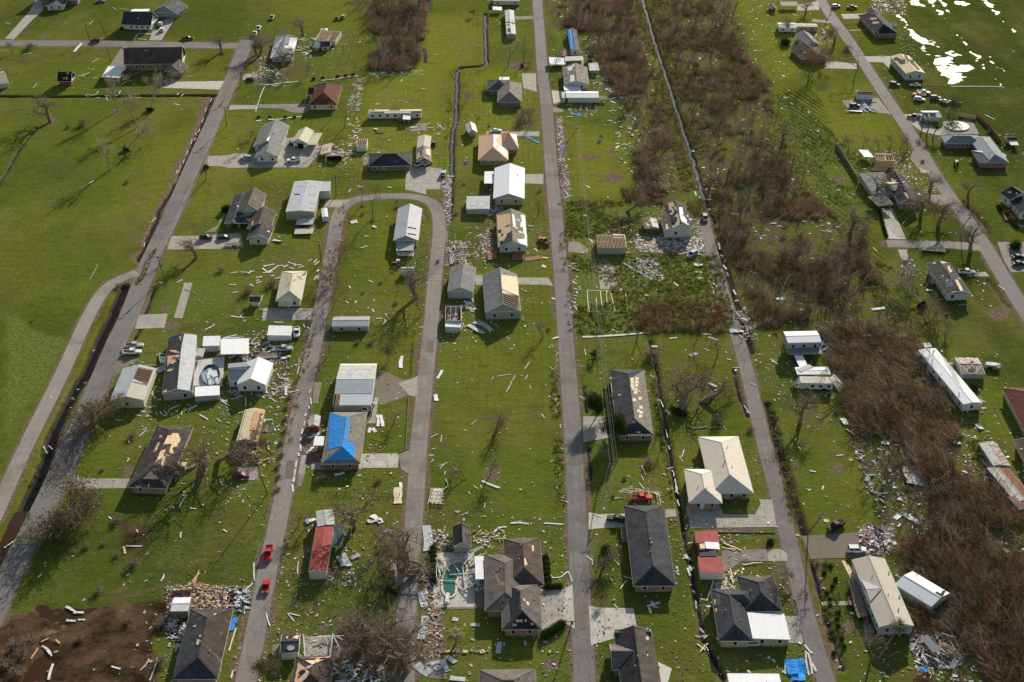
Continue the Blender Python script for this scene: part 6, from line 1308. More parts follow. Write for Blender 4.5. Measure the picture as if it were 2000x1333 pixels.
# trees
bark=plain('bark',(.23,.185,.14),.95,.35,1.5);palebark=plain('pale_bark',(.40,.33,.25),.95,.3,1.5);soilm=plain('root_soil',(.045,.030,.020),.95,.4,2)
fol=attrmat('twigs_and_leaves','tint',.9,.0,.12)
def branch(segs,tips,r,p,d,ln,rad,lev,maxl,spread,nch,up=.12,droop=0.0):
 k=3 if lev<2 else 2;q=p.copy();dd=d.copy()
 for i in range(k):
  dd=(dd+Vector((r.uniform(-1,1),r.uniform(-1,1),r.uniform(-1,1)))*.22+Vector((0,0,up if lev else .05))-Vector((0,0,droop*lev*.1))).normalized();q2=q+dd*(ln/k);r2=rad*(1-.28*(i+1)/k);segs.append((q,q2,rad*(1-.28*i/k),r2,lev));
  if lev<maxl and(i>0 or lev>0):
   for _ in range(nch if i==k-1 else max(1,nch-1)):
    ax=Vector((r.uniform(-1,1),r.uniform(-1,1),r.uniform(-.4,.7))).normalized();nd=(dd*(1-spread)+ax*spread).normalized();branch(segs,tips,r,q2,nd,ln*r.uniform(.5,.78),r2*.68,lev+1,maxl,spread,nch,up,droop)
  q=q2
 if lev>=maxl-1:tips.append((q,dd))
def tree_meshes(seed,h=10,trunk=.3,rad=.32,lev=4,spread=.6,nch=3,up=.12,leafn=0,leafc=((.09,.07,.03),(.13,.09,.05)),leafs=.28,twigc=((.20,.155,.115),(.32,.25,.185)),bk=None,twl=1.1,twn=3,droop=0):
 r=random.Random(seed);segs=[];tips=[];branch(segs,tips,r,Vector((0,0,-.1)),Vector((r.uniform(-.1,.1),r.uniform(-.1,.1),1)).normalized(),h*trunk,rad,0,lev,spread,nch,up,droop)
 mx=max(s[1].z for s in segs);f=h/mx if mx>h else 1
 mb=MB();tw=[]
 for a,b_,r0,r1,lv in segs:
  if lv<=max(2,lev-2):mb.tube(a,b_,max(r0,.05),max(r1,.045),7 if lv==0 else 5 if lv==1 else 4,False)
  else:tw.append((a,b_,max(r0,.032)))
 v=[];t=[];nr=np.random.RandomState(seed)
 def quad(a,b_,w_,c):
  d=b_-a;s_=d.cross(Vector((r.uniform(-1,1),r.uniform(-1,1),r.uniform(-1,1))));s_=s_.normalized()*w_ if s_.length>1e-6 else Vector((w_,0,0))
  v.extend([a-s_,a+s_,b_+s_*.5,b_-s_*.5]);t.extend([c]*4)
 def col(p2c):k=r.random();return tuple(p2c[0][i]*(1-k)+p2c[1][i]*k for i in range(3))
 for a,b_,w_ in tw:quad(a,b_,w_,col(twigc));quad(a,b_,w_,col(twigc))
 for p,d in tips:
  for _ in range(twn):
   e=(d+Vector((r.uniform(-1,1),r.uniform(-1,1),r.uniform(-1,1)-droop*.4))*.9).normalized();q=p+e*twl*r.uniform(.4,1.2);quad(p,q,.034,col(twigc))
   for _ in range(leafn):
    c=q+Vector((r.gauss(0,.35),r.gauss(0,.35),r.gauss(0,.3)));e2=Vector((r.uniform(-1,1),r.uniform(-1,1),r.uniform(-1,1))).normalized()*leafs*r.uniform(.5,1.3);quad(c,c+e2,leafs*.45,col(leafc))
 V_=np.array([tuple(x)for x in v]);F_=np.arange(len(v)).reshape(-1,4);cm=npmesh('crown',V_,F_,fol,np.array(t));
 return mb.mesh('trunk',bk or bark),cm
def blob_root(r,R_=1.3):
 mb=MB();n_=14
 for k in range(26):d=Vector((r.uniform(-1,1),r.uniform(-1,1),r.uniform(-.6,.35))).normalized();mb.tube(d*.2,d*R_*r.uniform(.6,1.2),.22,.03,5,False)
 rings=[]
 for i in range(5):a=-1.2+i*.6;rings.append([(math.cos(q)*R_*.8*math.cos(a)*r.uniform(.8,1.15),math.sin(q)*R_*.8*math.cos(a)*r.uniform(.8,1.15),math.sin(a)*.45-.1)for q in[2*math.pi*j/n_ for j in range(n_)]])
 loft(mb,rings);return mb.mesh('root_ball',soilm)
OL=((.085,.09,.03),(.16,.15,.06));BR=((.17,.125,.075),(.27,.20,.13));RU=((.19,.09,.04),(.30,.16,.075));DG=((.035,.06,.015),(.09,.12,.03))
TK={}
def kindmesh(kind,i):
 k=(kind,i)
 if k in TK:return TK[k]
 s_=hash(kind)%1+sum(map(ord,kind))*13+i*101
 if kind=='oak':m_=tree_meshes(s_,10,.36,.42,4,.68,2,.02,0,BR,.14,twl=1.8,twn=2)
 elif kind=='olive':m_=tree_meshes(s_,9.5,.36,.42,4,.72,2,.01,2,OL,.24,twl=2.0,twn=3)
 elif kind=='tall':m_=tree_meshes(s_,11,.6,.19,3,.55,2,.1,0,BR,.14,twl=1.8,twn=3)
 elif kind=='scrub':m_=tree_meshes(s_,6.5,.42,.15,3,.68,2,.05,1,BR,.13,twl=1.6,twn=3)
 elif kind=='green':m_=tree_meshes(s_,6,.42,.13,3,.66,2,.05,6,OL,.2,twl=1.4,twn=4)
 elif kind=='pale':m_=tree_meshes(s_,9,.42,.22,4,.45,2,.15,0,bk=palebark,twigc=((.38,.31,.23),(.46,.38,.28)),twl=1.2,twn=2)
 elif kind=='russet':m_=tree_meshes(s_,8,.5,.16,3,.6,2,.1,4,RU,.16,twl=1.6,twn=5)
 elif kind=='snag':m_=tree_meshes(s_,7,.7,.22,2,.5,1,.1,0,twl=.6,twn=1)
 elif kind=='dark':m_=tree_meshes(s_,8,.45,.25,3,.6,3,.06,12,DG,.24,twl=1.5,twn=6)
 elif kind=='bush':m_=tree_meshes(s_,1.8,.25,.06,3,.8,3,.05,5,DG,.16,twl=.5,twn=3)
 elif kind=='drybush':m_=tree_meshes(s_,2.0,.5,.07,3,.95,2,.0,1,BR,.12,twl=1.1,twn=4)
 TK[k]=m_;return m_
RB=blob_root(random.Random(3))
TN={'oak':'bare_tree','olive':'leafy_tree','tall':'bare_tree','scrub':'bare_tree','green':'leafy_tree','pale':'bare_tree','russet':'russet_tree','snag':'broken_tree','dark':'evergreen_tree','bush':'shrub','drybush':'dry_shrub'}
def tree_at(c,kind,sc,label,group=None,rz=None,lean=0.0,ldir=0.0,root=False,var=None,zs=1.0):
 tm,cm=kindmesh(kind,R.randrange(4 if kind in('oak','tall','scrub','green')else 2)if var is None else var)
 t=empty(TN[kind],(c.x,c.y,c.z),0,label,'shrub' if 'bush' in kind else 'tree',group);sc*={'oak':1.55,'olive':1.3,'pale':1.5,'scrub':1.2,'tall':1.15,'russet':1.1}.get(kind,1)*(.8 if group and group.startswith('trees ')else 1);hx=1.3 if kind in('oak','olive')and lean<.5 else 1;t.scale=(sc*hx,sc*hx,sc*zs*(.62 if kind=='drybush' else .9 if hx>1 else 1))
 t.rotation_euler=(Matrix.Rotation(lean,3,Vector((-math.sin(ldir),math.cos(ldir),0)))@Matrix.Rotation(R.uniform(0,6.28)if rz is None else rz,3,'Z')).to_euler()
 for nm,me_ in(('trunk',tm),('crown',cm))+((('root_ball',RB),)if root else()):o=bpy.data.objects.new(nm,me_);COL.objects.link(o);o.parent=t
 return t
def T(kind,x,y,sc,label,**k):return tree_at(W(x,y,0),kind,sc,label,**k)
def fallen(kind,x,y,sc,deg,label,root=True,lean=1.42):return tree_at(W(x,y,.5),kind,sc,label,lean=lean,ldir=math.radians(deg),root=root)
def palm(x,y,h,label,n_=22,lean=(0,0),col=((.06,.09,.03),(.12,.14,.06)),fl=2.4):
 c=W(x,y);t=empty('palm_tree',c,0,label,'palm tree');top=Vector((lean[0],lean[1],h));mb=MB();mb.tube((0,0,-.1),top*.5+Vector((0,0,.1)),.28,.22,8,False);mb.tube(top*.5+Vector((0,0,.1)),top,.22,.2,8);mb.build('trunk',bark,t)
 v=[];tn=[];r=random.Random(int(x+y))
 for k in range(n_):
  a=6.283*k/n_+r.uniform(-.1,.1);el=r.uniform(-.3,.9);d=Vector((math.cos(a)*math.cos(el),math.sin(a)*math.cos(el),math.sin(el)));p=top.copy();sd=Vector((-math.sin(a),math.cos(a),0));k1=7;cc=tuple(col[0][i]+(col[1][i]-col[0][i])*r.random()for i in range(3))
  for j in range(k1):
   q=p+d*(fl/k1);d=(d+Vector((0,0,-.2))).normalized()
   for sg in(-1,1):
    for m_ in range(2):b0=p.lerp(q,m_*.5);w_=.55*math.sin(math.pi*(j+1.2)/(k1+1.5));tip=b0+sd*sg*w_+d*.3-Vector((0,0,.12));v.extend([b0,b0+d*.13,tip,tip-d*.03]);tn.extend([cc]*4)
   p=q
 cm=npmesh('crown',np.array([tuple(a_)for a_ in v]),np.arange(len(v)).reshape(-1,4),fol,np.array(tn));o=bpy.data.objects.new('crown',cm);COL.objects.link(o);o.parent=t
TL(0,0)
T('oak',395,955,1.15,'large bare oak with wide crown at the upper left of the field',var=0);T('drybush',650,975,2.0,'brown brush heap right of the large bare oak');T('drybush',540,1000,1.1,'small brush lump below the brown heap near the oak')
T('pale',918,870,1.1,'bare tree with white limbs near the left end of the littered ditch',lean=.12,ldir=2.6);fallen('pale',1175,855,1.25,75,'uprooted pale tree toppled across the littered ditch',lean=.7);T('pale',1075,1000,1.15,'slanted bare trunk between two uprooted trees',lean=.35,ldir=2.0);fallen('pale',990,1165,1.1,40,'uprooted tree lying on the green field with its root ball showing',lean=1.0);T('pale',858,1330,1.0,'spindly bare tree casting a long shadow on the field')
T('oak',1735,410,.8,'bare tree below the cross road near the junction',var=1);T('oak',2005,430,.75,'bare tree on the right of the road junction',var=2);T('scrub',100,420,1.0,'broken bare tree at the far left below the cross road');T('drybush',230,390,2.4,'long brown brush pile at the far left verge');T('drybush',1735,420,.9,'brush round the foot of the bare roadside tree');T('snag',1510,585,.35,'little broken stump tree on the lawn of the barn-roofed house');T('drybush',45,590,2.0,'brown wreck heap of branches at the left edge');T('scrub',1890,1190,.7,'bare bush tree at the corner of the grey gable house');T('scrub',1960,1080,.6,'second bare bush tree behind the grey gable house')
T('bush',950,235,.8,'dark shrub at the left corner of the white timber house');T('bush',1230,225,.7,'dark shrub beside the white timber house drive');T('bush',1610,1315,1.0,'green shrub by the mouth of the pale drive')
TL(0,1)
T('oak',1530,690,.75,'spreading bare tree in front of the farmhouse drive',var=3);T('bush',1765,320,1.6,'round dark shrub at the corner of the farmhouse');T('scrub',1265,740,.45,'debris-hung bush by the leaning verge pole');T('drybush',1715,790,1.2,'dry shrub above the white siding strips');T('drybush',1930,950,1.8,'weedy bush patch beside the tiny brown shed');T('snag',1612,75,.6,'leafless stump tree on the verge lawn');T('drybush',990,100,.9,'brown bush on the open field');T('drybush',245,1180,.5,'tiny bush alone on the open field');T('drybush',920,910,1.0,'brush at the head of the black ditch')
TL(0,2)
T('olive',720,640,1.15,'olive leafy oak overhanging the main road above the black-decked house',var=0);T('olive',560,1330,1.2,'olive leafy oak overhanging the main road below the driveway',var=1);T('olive',830,560,.8,'olive crown crowding the pale blue garage',var=1);T('drybush',1040,760,1.2,'brush pile on the lawn left of the black-decked house');fallen('oak',1600,900,1.3,-80,'huge fallen oak spread like a fan beside the black-decked house',root=False,lean=1.15);T('oak',1700,940,1.0,'fallen limbs of the fan-shaped oak toward the maroon car',lean=1.0,ldir=-.6);T('oak',1520,980,1.0,'lower fallen limbs of the fan-shaped oak',lean=1.3,ldir=-2.2);T('drybush',790,1010,.6,'small bush in the lawn above the driveway')
T('scrub',1980,820,.8,'broken tree leaning on the stripped roof shed')
TL(0,3)
T('olive',480,120,1.1,'olive tree crown above the shadowed road at lower left',var=0);T('olive',600,60,.9,'right half of the olive trees by the shadowed road',var=1);T('oak',310,260,.6,'bare limbs at the road edge below the olive trees',var=0)
for x_,y_,s_,l_ in[(670,270,1.0,'brown branch heap nearest the olive trees'),(815,260,.7,'small branch heap between two puddled marks'),(905,90,1.2,'branch heap with a white strip at its tip'),(905,340,.8,'branch heap beside the orange board'),(1035,430,1.4,'largest triangular branch heap on the lower left lawn'),(770,620,1.1,'dead branch heap above the brown mud'),(1000,870,1.1,'dead branch heap on the brown mud'),(630,990,.8,'thin dead branch on the pale mud patch'),(1250,870,1.4,'dark brush beside the junk-filled yard'),(1230,1180,1.4,'brush beside the fence left of the brown hip roof')]:T('drybush',x_,y_,s_,l_)
for x_,y_ in[(100,1050),(180,1110),(60,1200),(150,1260),(220,1010)]:T('drybush',x_,y_,1.6,'grey brush on the mud',group='grey brush at the lower left corner')
TL(1,0)
for x_,y_,s_,k_,l_ in[(370,280,.8,'oak','bare tree between the crushed roof and the roof timbers'),(395,600,.85,'scrub','bare tree below the small grey cottage'),(210,520,.9,'oak','bare tree over the front of the crushed roof'),(30,430,.9,'oak','bare tree left of the crushed roof'),(150,290,.7,'scrub','bare bush tree behind the crushed roof'),(240,620,.7,'scrub','bare bush tree on the pale rubble'),(680,430,.6,'snag','broken trunk right of the roof timbers'),(640,520,.5,'snag','stub trunk on the lawn by the wooded strip'),(595,930,.75,'tall','bare tree in front of the maroon roof'),(690,1000,1.0,'tall','leaning bare tree beside the white strip trail'),(1970,520,1.0,'tall','slim tree above the brown-grey hip roof'),(1660,780,.6,'scrub','bare bush left of the brown-grey hip roof'),(1700,130,.6,'green','dark green bush by the top of the narrow drain'),(1640,1280,.5,'drybush','bush on the bare patch below the orange-felt roof'),(770,560,.5,'tall','thin bare tree by the wooded strip corner'),(60,800,.25,'bush','low shrub by the dirt drive'),(1720,970,.7,'scrub','bush between tan shed and slab'),(1820,990,.6,'drybush','brush lump on the bare patch above the orange-felt roof')]:T(k_,x_,y_,s_,l_)
for x_ in(20,110,230,300,370):T('bush',x_,925+R.uniform(-8,8),.6,'low hedge shrub along the broken white fence',group='hedge shrubs along the broken white fence')
for x_ in(450,520,640,700,760):T('bush',x_,625-(x_-450)*.1,.7,'hedge shrub along the fence behind the maroon roof',group='hedge shrubs behind the maroon roof')
TL(1,1)
T('tall',910,375,.95,'tall slim tree at the head of the island lot',var=0);T('tall',820,280,.6,'smaller slim tree at the curve of the loop road',var=1);T('oak',1255,1000,1.0,'tall bare leaning tree beside the right leg of the loop road',lean=.25,ldir=2.4,var=2);T('scrub',1290,1130,.9,'brushy tangle at the foot of the leaning tree');T('drybush',110,890,1.7,'reddish dry bush among the white siding strips');T('tall',1250,780,.6,'bare tree by the small silver garden shed',lean=.4,ldir=.5)
for x_,y_,s_ in[(655,720,1.0),(640,850,.9),(620,960,1.0),(605,1080,.8)]:T('russet',x_,y_,s_,'orange-brown cypress along the left leg of the loop road',group='orange-brown cypresses by the loop road')
for x_,y_,s_ in[(830,350,.7),(910,400,.8),(830,280,.5),(1560,340,.9),(1420,720,.7),(830,960,.5),(970,880,.6),(1090,1040,.7),(1100,240,.4),(1280,290,.6),(1630,110,.6),(1105,290,.8)]:T('drybush',x_,y_,s_,'small dead bush on or near the island lot',group='small dead bushes around the island lot')
TL(1,2)
T('green',1030,160,.9,'olive bare-branched tree above the gravel pad');T('scrub',1080,640,.7,'bare tree in the small front lawn of the tarped house');T('scrub',1830,1040,.95,'bare multi-trunk tree on the round earth ring',var=1);T('oak',1850,740,.6,'brushy fallen tree on the long green lot',lean=1.0,ldir=1.2,var=1);T('scrub',1640,1080,.8,'wispy fallen tree beside the round earth ring',lean=1.0,ldir=2.5);T('drybush',500,1100,1.4,'dry bush below the tarped house');T('drybush',950,1090,1.0,'small bush at the end of the tarped house lawn');T('drybush',800,20,.8,'left of two small dry bushes behind the double roof barn');T('drybush',910,20,.9,'right of two small dry bushes behind the double roof barn');T('green',50,860,.7,'olive brush by the fallen grey shed roof');T('scrub',570,110,.8,'bush left of the double roof barn')
for k in range(9):T('drybush',255-k*12,440+k*90,.8,'weedy bush on the left verge of the loop road',group='weedy bushes on the loop road verge')
TL(1,3)
for x_,y_,s_,k_ in[(380,140,.8,'scrub'),(330,110,.7,'scrub'),(760,130,1.0,'oak'),(980,290,.9,'scrub'),(1180,420,1.0,'oak'),(960,420,.9,'scrub')]:T(k_,x_,y_,s_,'battered bare tree around the red-roofed trailer',group='battered trees around the red-roofed trailer')
fallen('oak',1060,620,1.0,60,'uprooted tree with grey root mass beside the right leg of the loop road',lean=1.2);fallen('oak',1290,420,.8,200,'leafy limbs hanging over the loop road edge',lean=1.0,root=False)
for k in range(16):T('oak' if k%3 else 'scrub',R.uniform(640,1180),R.uniform(1000,1340),R.uniform(.65,.95),'grey bare tree in the bottom thicket',group='bare thicket at the bottom centre')
palm(1560,1030,3.0,'small palm behind the brick pool house garden',30,col=((.16,.18,.09),(.26,.27,.15)),fl=2.9)
for k in range(8):T('bush',1385,290+k*36,.8,'green hedge shrub along the pool fence',group='green hedge by the pool fence')
T('green',150,1290,1.0,'leafy scrub at the bottom left of the orange-felt roof');T('green',60,1330,.9,'leafy scrub at the bottom edge by the loop road')
TL(2,0)
for k in range(10):T('scrub',R.uniform(20,200),R.uniform(870,1010),.5,'broken bush on the bare patch west of the street',group='broken bushes west of the street')
fallen('scrub',80,515,.8,35,'small toppled tree with pale broken trunk near the street',lean=1.1);T('tall',95,490,.6,'lone thin tree near the street on the bright lawn');T('green',690,1090,.35,'sapling on a round dirt mound');T('scrub',370,480,.7,'leaning saplings before the flat white carport',lean=.3,ldir=.8);T('green',900,880,.7,'leafless shrub edge of the littered lawn');T('drybush',70,840,.6,'round bush at the corner of the brown-grey hip roof')
TL(2,1)
T('oak',900,320,.8,'tangled bare tree left of the rusty-roofed shed',lean=.9,ldir=0);T('oak',960,400,.7,'fallen branches beside the rusty-roofed shed',lean=1.3,ldir=3.0);T('tall',1010,1190,.95,'dark leaning trunk in the overgrown lot',lean=.3,ldir=.8,var=0);T('snag',1490,1120,1.1,'bent snag near the lane',lean=.35,ldir=.6);T('tall',1560,1110,.5,'thin snag beside the bent one near the lane');T('drybush',215,170,.7,'bush fallen over by the street',lean=.8);T('drybush',280,1250,.7,'rubbish-hung bush by the street');T('scrub',240,1310,.8,'bare shrub at the street edge by the overgrown lot');T('tall',1890,1090,1.0,'leaning dark tree right of the lane',lean=.3,ldir=.6)
TL(2,2)
palm(640,140,2.2,'small palm by the fallen trunk near the street',16,fl=1.9,col=DG);T('tall',580,150,.7,'fallen bare trunk behind the small palm',lean=1.35,ldir=.25,var=1)
T('dark',660,590,.8,'dark evergreen beside the house drive by the street');T('dark',790,770,.95,'larger dark evergreen at the front of the patchy hip roof');palm(715,915,4.2,'grey-green palm with full round crown beside the wires',30,fl=2.9,col=((.07,.10,.06),(.15,.18,.11)))
fallen('oak',1310,560,1.5,60,'giant toppled oak with grey-brown crown on the lawn',root=True,lean=1.25);T('oak',1480,480,1.0,'right half of the giant toppled oak crown',lean=1.0,ldir=.1);T('scrub',1440,260,1.0,'upper limbs of the giant toppled oak',lean=.8,ldir=1.5);T('drybush',1110,150,2.6,'big russet brush pile over the narrow drain');T('scrub',1600,120,1.1,'bare tree near the lane above the toppled oak');T('drybush',1050,960,1.5,'wispy grey bush on the lawn by the drain');T('drybush',1590,640,1.5,'dead branch pile on the foundation planks');T('drybush',790,1220,.6,'red-brown shrub near the red pickup');T('drybush',1750,1250,1.2,'pale branches on the beige-roofed house garden');T('drybush',1870,700,1.0,'twiggy heap beside the lane')
TL(2,3)
T('olive',720,420,.55,'half-stripped green tree in front of the charcoal roof');T('green',700,720,.45,'low green shrub beside the wide drive');T('bush',740,310,1.2,'leafy lower branches of the half-stripped tree')
for k in range(6):T('bush',265+k*5,370+k*42,.8,'clipped hedge shrub east of the pool house',group='clipped hedge of the pool house')
for k in range(4):T('bush',270+k*34,592,.7,'front hedge shrub of the pool house',group='front hedge of the pool house')
for k in range(6):T('bush',250+k*28,975-k*18,.95,'dense green hedge shrub along the big concrete pad',group='green hedge along the concrete pad')
T('drybush',270,340,.8,'dead climbing bush at the hedge corner');T('bush',2020,240,.7,'dark round shrub beside the middle driveway')
TL(3,3)
T('pale',180,640,.6,'pale split tree trunk beside the lane',lean=.6,ldir=2.2);T('green',120,540,.6,'leafless tree behind the pale split trunk');T('scrub',200,690,.7,'russet fallen boughs by the lane',lean=1.0,ldir=-.5);T('bush',20,250,.7,'dark shrub at the left of the asphalt junction')
palm(860,1150,6.2,'leaning palm below the cream metal roof, its head blown sideways',26,(5.2,4.6),((.10,.12,.05),(.2,.2,.1)),2.6);T('scrub',800,1170,1.1,'dead scrub at the foot of the leaning palm')
for k in range(14):T('bush',430+R.uniform(-20,90)+k*8,430+k*52,.5,'scruffy plant in the ditch beside the lane',group='scruffy plants in the lane ditch')
TL(3,2)
T('oak',250,640,.8,'dark bare tree on the curving gravel ridge',var=1);T('drybush',520,560,.8,'dead bush below the motorhome');T('bush',1600,380,1.6,'dark shrub beside the rusty shed');
TL(3,1)
T('oak',640,490,1.0,'bare dark tree at the edge of the brush by the side street',var=0);T('oak',1580,640,.95,'bare crown at the side street corner',var=1);T('oak',1560,200,.6,'bare shrub tree beside the outer road',var=2);T('oak',1190,350,.85,'brown tree in front of the tan gable',var=3);T('oak',1330,440,1.0,'russet-grey tree on the lot by the outer road',var=0);T('oak',1260,160,.7,'brown tree behind the split level house',var=1);T('oak',830,200,.8,'bare tree leaning over the grey carport wing',var=2,lean=.3,ldir=0);fallen('pale',1200,1050,1.2,110,'uprooted tree lying beside the diagonal white house',lean=1.25);T('scrub',1100,880,1.1,'tangled branches left of the diagonal white house');T('scrub',1060,780,1.1,'branches heaped over blue rubbish');T('drybush',1390,1130,.9,'green-brown shrub behind the diagonal white house');T('bush',1925,610,1.8,'overgrown dark shrub at the parking corner')
for k in range(7):T('scrub',1230+k*28+R.uniform(-15,15),1080+k*40,.85,'brown scrub tree at the lot edge by the long white trailer',group='scrub at the edge of the right-hand lots')
for k in range(12):T('bush',860+k*6,300+k*20,.6,'hedge plant by the split level drive',group='hedge beside the split level drive')
for k in range(10):T('bush',1800+k*16,290+k*18,.7,'shrub around the dark patched gable roof house',group='shrubs round the white house at the right edge')
TL(3,0)
T('oak',295,110,.6,'bare tree behind the white trailer home',var=1);T('oak',145,250,.65,'bare tree in front of the white trailer home',var=2);T('oak',515,350,.85,'bare tree against the outer road bend',var=3);T('russet',315,600,1.5,'tall russet tree before the brick cottage');T('russet',360,560,1.2,'second russet tree before the brick cottage');T('russet',420,470,1.0,'russet bush against the brick cottage drive');T('tall',672,620,1.1,'leaning dark tree beside the outer road',lean=.25,ldir=.8,var=1);T('bush',132,350,1.9,'round dark shrub on the lawn by the brick cottage');T('drybush',620,390,1.8,'dark brush on the road bend');T('drybush',140,1140,1.2,'dead bush by the rows');T('oak',105,1130,.9,'bare tree by the planted rows at left',var=0);T('green',1410,890,1.4,'dark overgrown bush behind the pool garage')
palm(1197,1035,4.5,'left palm of three by the outer road',18,col=DG);palm(1240,1052,5.5,'middle palm of three by the outer road',18,(.8,0),col=DG);palm(1285,1078,5.0,'right palm of three by the outer road',20,(1.2,0),col=DG)
for x_,y_ in[(580,1160),(630,1180),(740,1150),(860,1160),(960,1150),(1040,1150),(1090,1180)]:T('scrub',x_,y_,.8,'brown scrub tree behind the ruined tan house',group='scrub behind the ruined tan house')
for x_,y_ in[(1200,1265),(1730,1040)]:T('drybush',x_,y_,.9,'brown bush near the pink brick house',group='brown bushes near the pink brick house')
def pts_in(poly,n_,seed,inner=0.0):
 r=np.random.RandomState(seed);lo,hi=poly.min(0),poly.max(0);out=np.zeros((0,2))
 while len(out)<n_:
  p=lo+r.rand(n_*4+50,2)*(hi-lo);out=np.concatenate([out,p[sdist(p,poly)>inner]])
 return out[:n_]
PX();VG=gpoly((1232,-30,1258,-30,1300,130,1385,430,1346,430,1320,330,1290,210,1262,100))
def clear(c,k=1.6):return c[np.all([ldist(c,l_)>w_*.5+k for l_,w_,_,_ in DITCH[:5]],0)&((sdist(c,VG)<-.5)|(k<1))]
WOODS=[('in the top wood',gpoly((695,-15,835,-15,825,50,822,90,808,133,770,142,728,138,724,105,738,75,716,40)),62,('tall','scrub','scrub','oak'),BR),('in the wood west of the long ditch',gpoly((1070,0,1235,0,1255,100,1285,190,1310,260,1320,330,1340,390,1260,385,1240,330,1245,260,1200,200,1170,120)),62,('tall','scrub','scrub','green'),BR),('in the wood east of the long ditch',gpoly((1275,0,1435,0,1450,100,1495,160,1505,290,1440,330,1360,330,1310,200)),55,('tall','scrub','green','scrub'),BR),('in the wood by the lane',gpoly((1360,340,1500,290,1600,400,1690,470,1700,560,1640,640,1480,640,1430,520)),60,('tall','scrub','oak','green'),BR),('in the russet wood',gpoly((1610,640,1780,650,1840,730,1870,850,1800,900,1700,870,1650,780)),24,('scrub','scrub','tall'),BR),('in the dark corner wood',gpoly((1700,880,1880,900,1990,1010,2040,1130,2040,1340,1860,1340,1880,1160,1790,1080)),42,('scrub','green','tall'),BR)]
for wi,(ds,poly,n_,kinds,cc)in enumerate(WOODS):
 for i,(x_,y_)in enumerate(clear(pts_in(poly,n_,40+wi,1.0))):
  k_=kinds[R.randrange(len(kinds))];le=abs(R.gauss(.12,.22))if wi<4 else R.uniform(.3,1.2)
  tree_at(Vector((x_,y_,0)),k_,R.uniform(.45,.85)*(.8 if wi>=4 else 1),{'green':'small half-leafy tree ','tall':'slim bare tree ','scrub':'low bare tree ','oak':'spreading bare tree '}[k_]+ds,group='trees '+ds,lean=le,ldir=R.uniform(-.6,1.4))
def undergrowth(name,label,polys,per,hgt,palette,wid,lean,ldir,seed,clump=True,cat='undergrowth'):
 """polys: (polygon, clumps); every clump is a tuft of curved stems"""
 r=np.random.RandomState(seed);Vs=[];Cs=[]
 for poly,n_ in polys:
  c=pts_in(poly,n_,seed+n_,-.5);c=clear(c,2.4 if name=='brush_thicket' else .2)
  g=vnoise(c[:,0],c[:,1],13,seed);c=c[g>(.50 if name=='brush_thicket' else .3)];n2=len(c)
  if n2==0:continue
  size=r.uniform(.5,1.25,n2)*(.55+.9*vnoise(c[:,0],c[:,1],9,seed+3));base=np.repeat(c,per,0);sz=np.repeat(size,per);N=len(base)
  a=r.rand(N)*6.283;rr_=np.sqrt(r.rand(N))*sz*hgt*.55;base=base+np.stack([np.cos(a),np.sin(a)],1)*rr_[:,None]
  ld=np.repeat(r.normal(ldir,.55,n2),per);le=np.repeat(np.clip(r.normal(lean,.25,n2),0,1.6),per)
  out=np.stack([np.cos(a),np.sin(a)],1)*(.55*rr_/(sz*hgt*.55+1e-6))[:,None]+np.stack([np.cos(ld),np.sin(ld)],1)*le[:,None]+r.normal(0,.22,(N,2))
  Ln=hgt*sz*r.uniform(.35,1.3,N);d=np.concatenate([out,np.ones((N,1))*(1.0)],1);d/=np.linalg.norm(d,axis=1)[:,None]
  p0=np.concatenate([base,np.zeros((N,1))],1);p1=p0+d*(Ln*.55)[:,None];d2=d+np.concatenate([out*.6,-r.uniform(.1,.7,(N,1))],1);d2/=np.linalg.norm(d2,axis=1)[:,None];p2q=p1+d2*(Ln*.55)[:,None];p2q[:,2]=np.maximum(p2q[:,2],.05)
  s_=np.cross(d,r.normal(0,1,(N,3)));s_/=np.linalg.norm(s_,axis=1)[:,None]+1e-9;w0=(wid*r.uniform(.6,1.4,N))[:,None]
  q=np.stack([p0-s_*w0,p0+s_*w0,p1+s_*w0*.8,p1-s_*w0*.8,p1-s_*w0*.8,p1+s_*w0*.8,p2q+s_*w0*.3,p2q-s_*w0*.3],1);Vs.append(q.reshape(-1,3))
  pal=np.array(palette);ci=np.repeat(r.randint(0,len(pal),n2),per);mixk=r.rand(N,1);col=pal[ci]*(1-mixk*.5)+pal[r.randint(0,len(pal),N)]*mixk*.5;col=col*np.array([1.12,.99,.92]);col=col*r.uniform(.35,1.55,(N,1));Cs.append(np.repeat(col,8,0))
 Vv=np.concatenate(Vs);me_=npmesh(name,Vv,np.arange(len(Vv)).reshape(-1,4),fol,np.concatenate(Cs));o=bpy.data.objects.new(name,me_);COL.objects.link(o);tag(o,label,cat,kind='stuff')
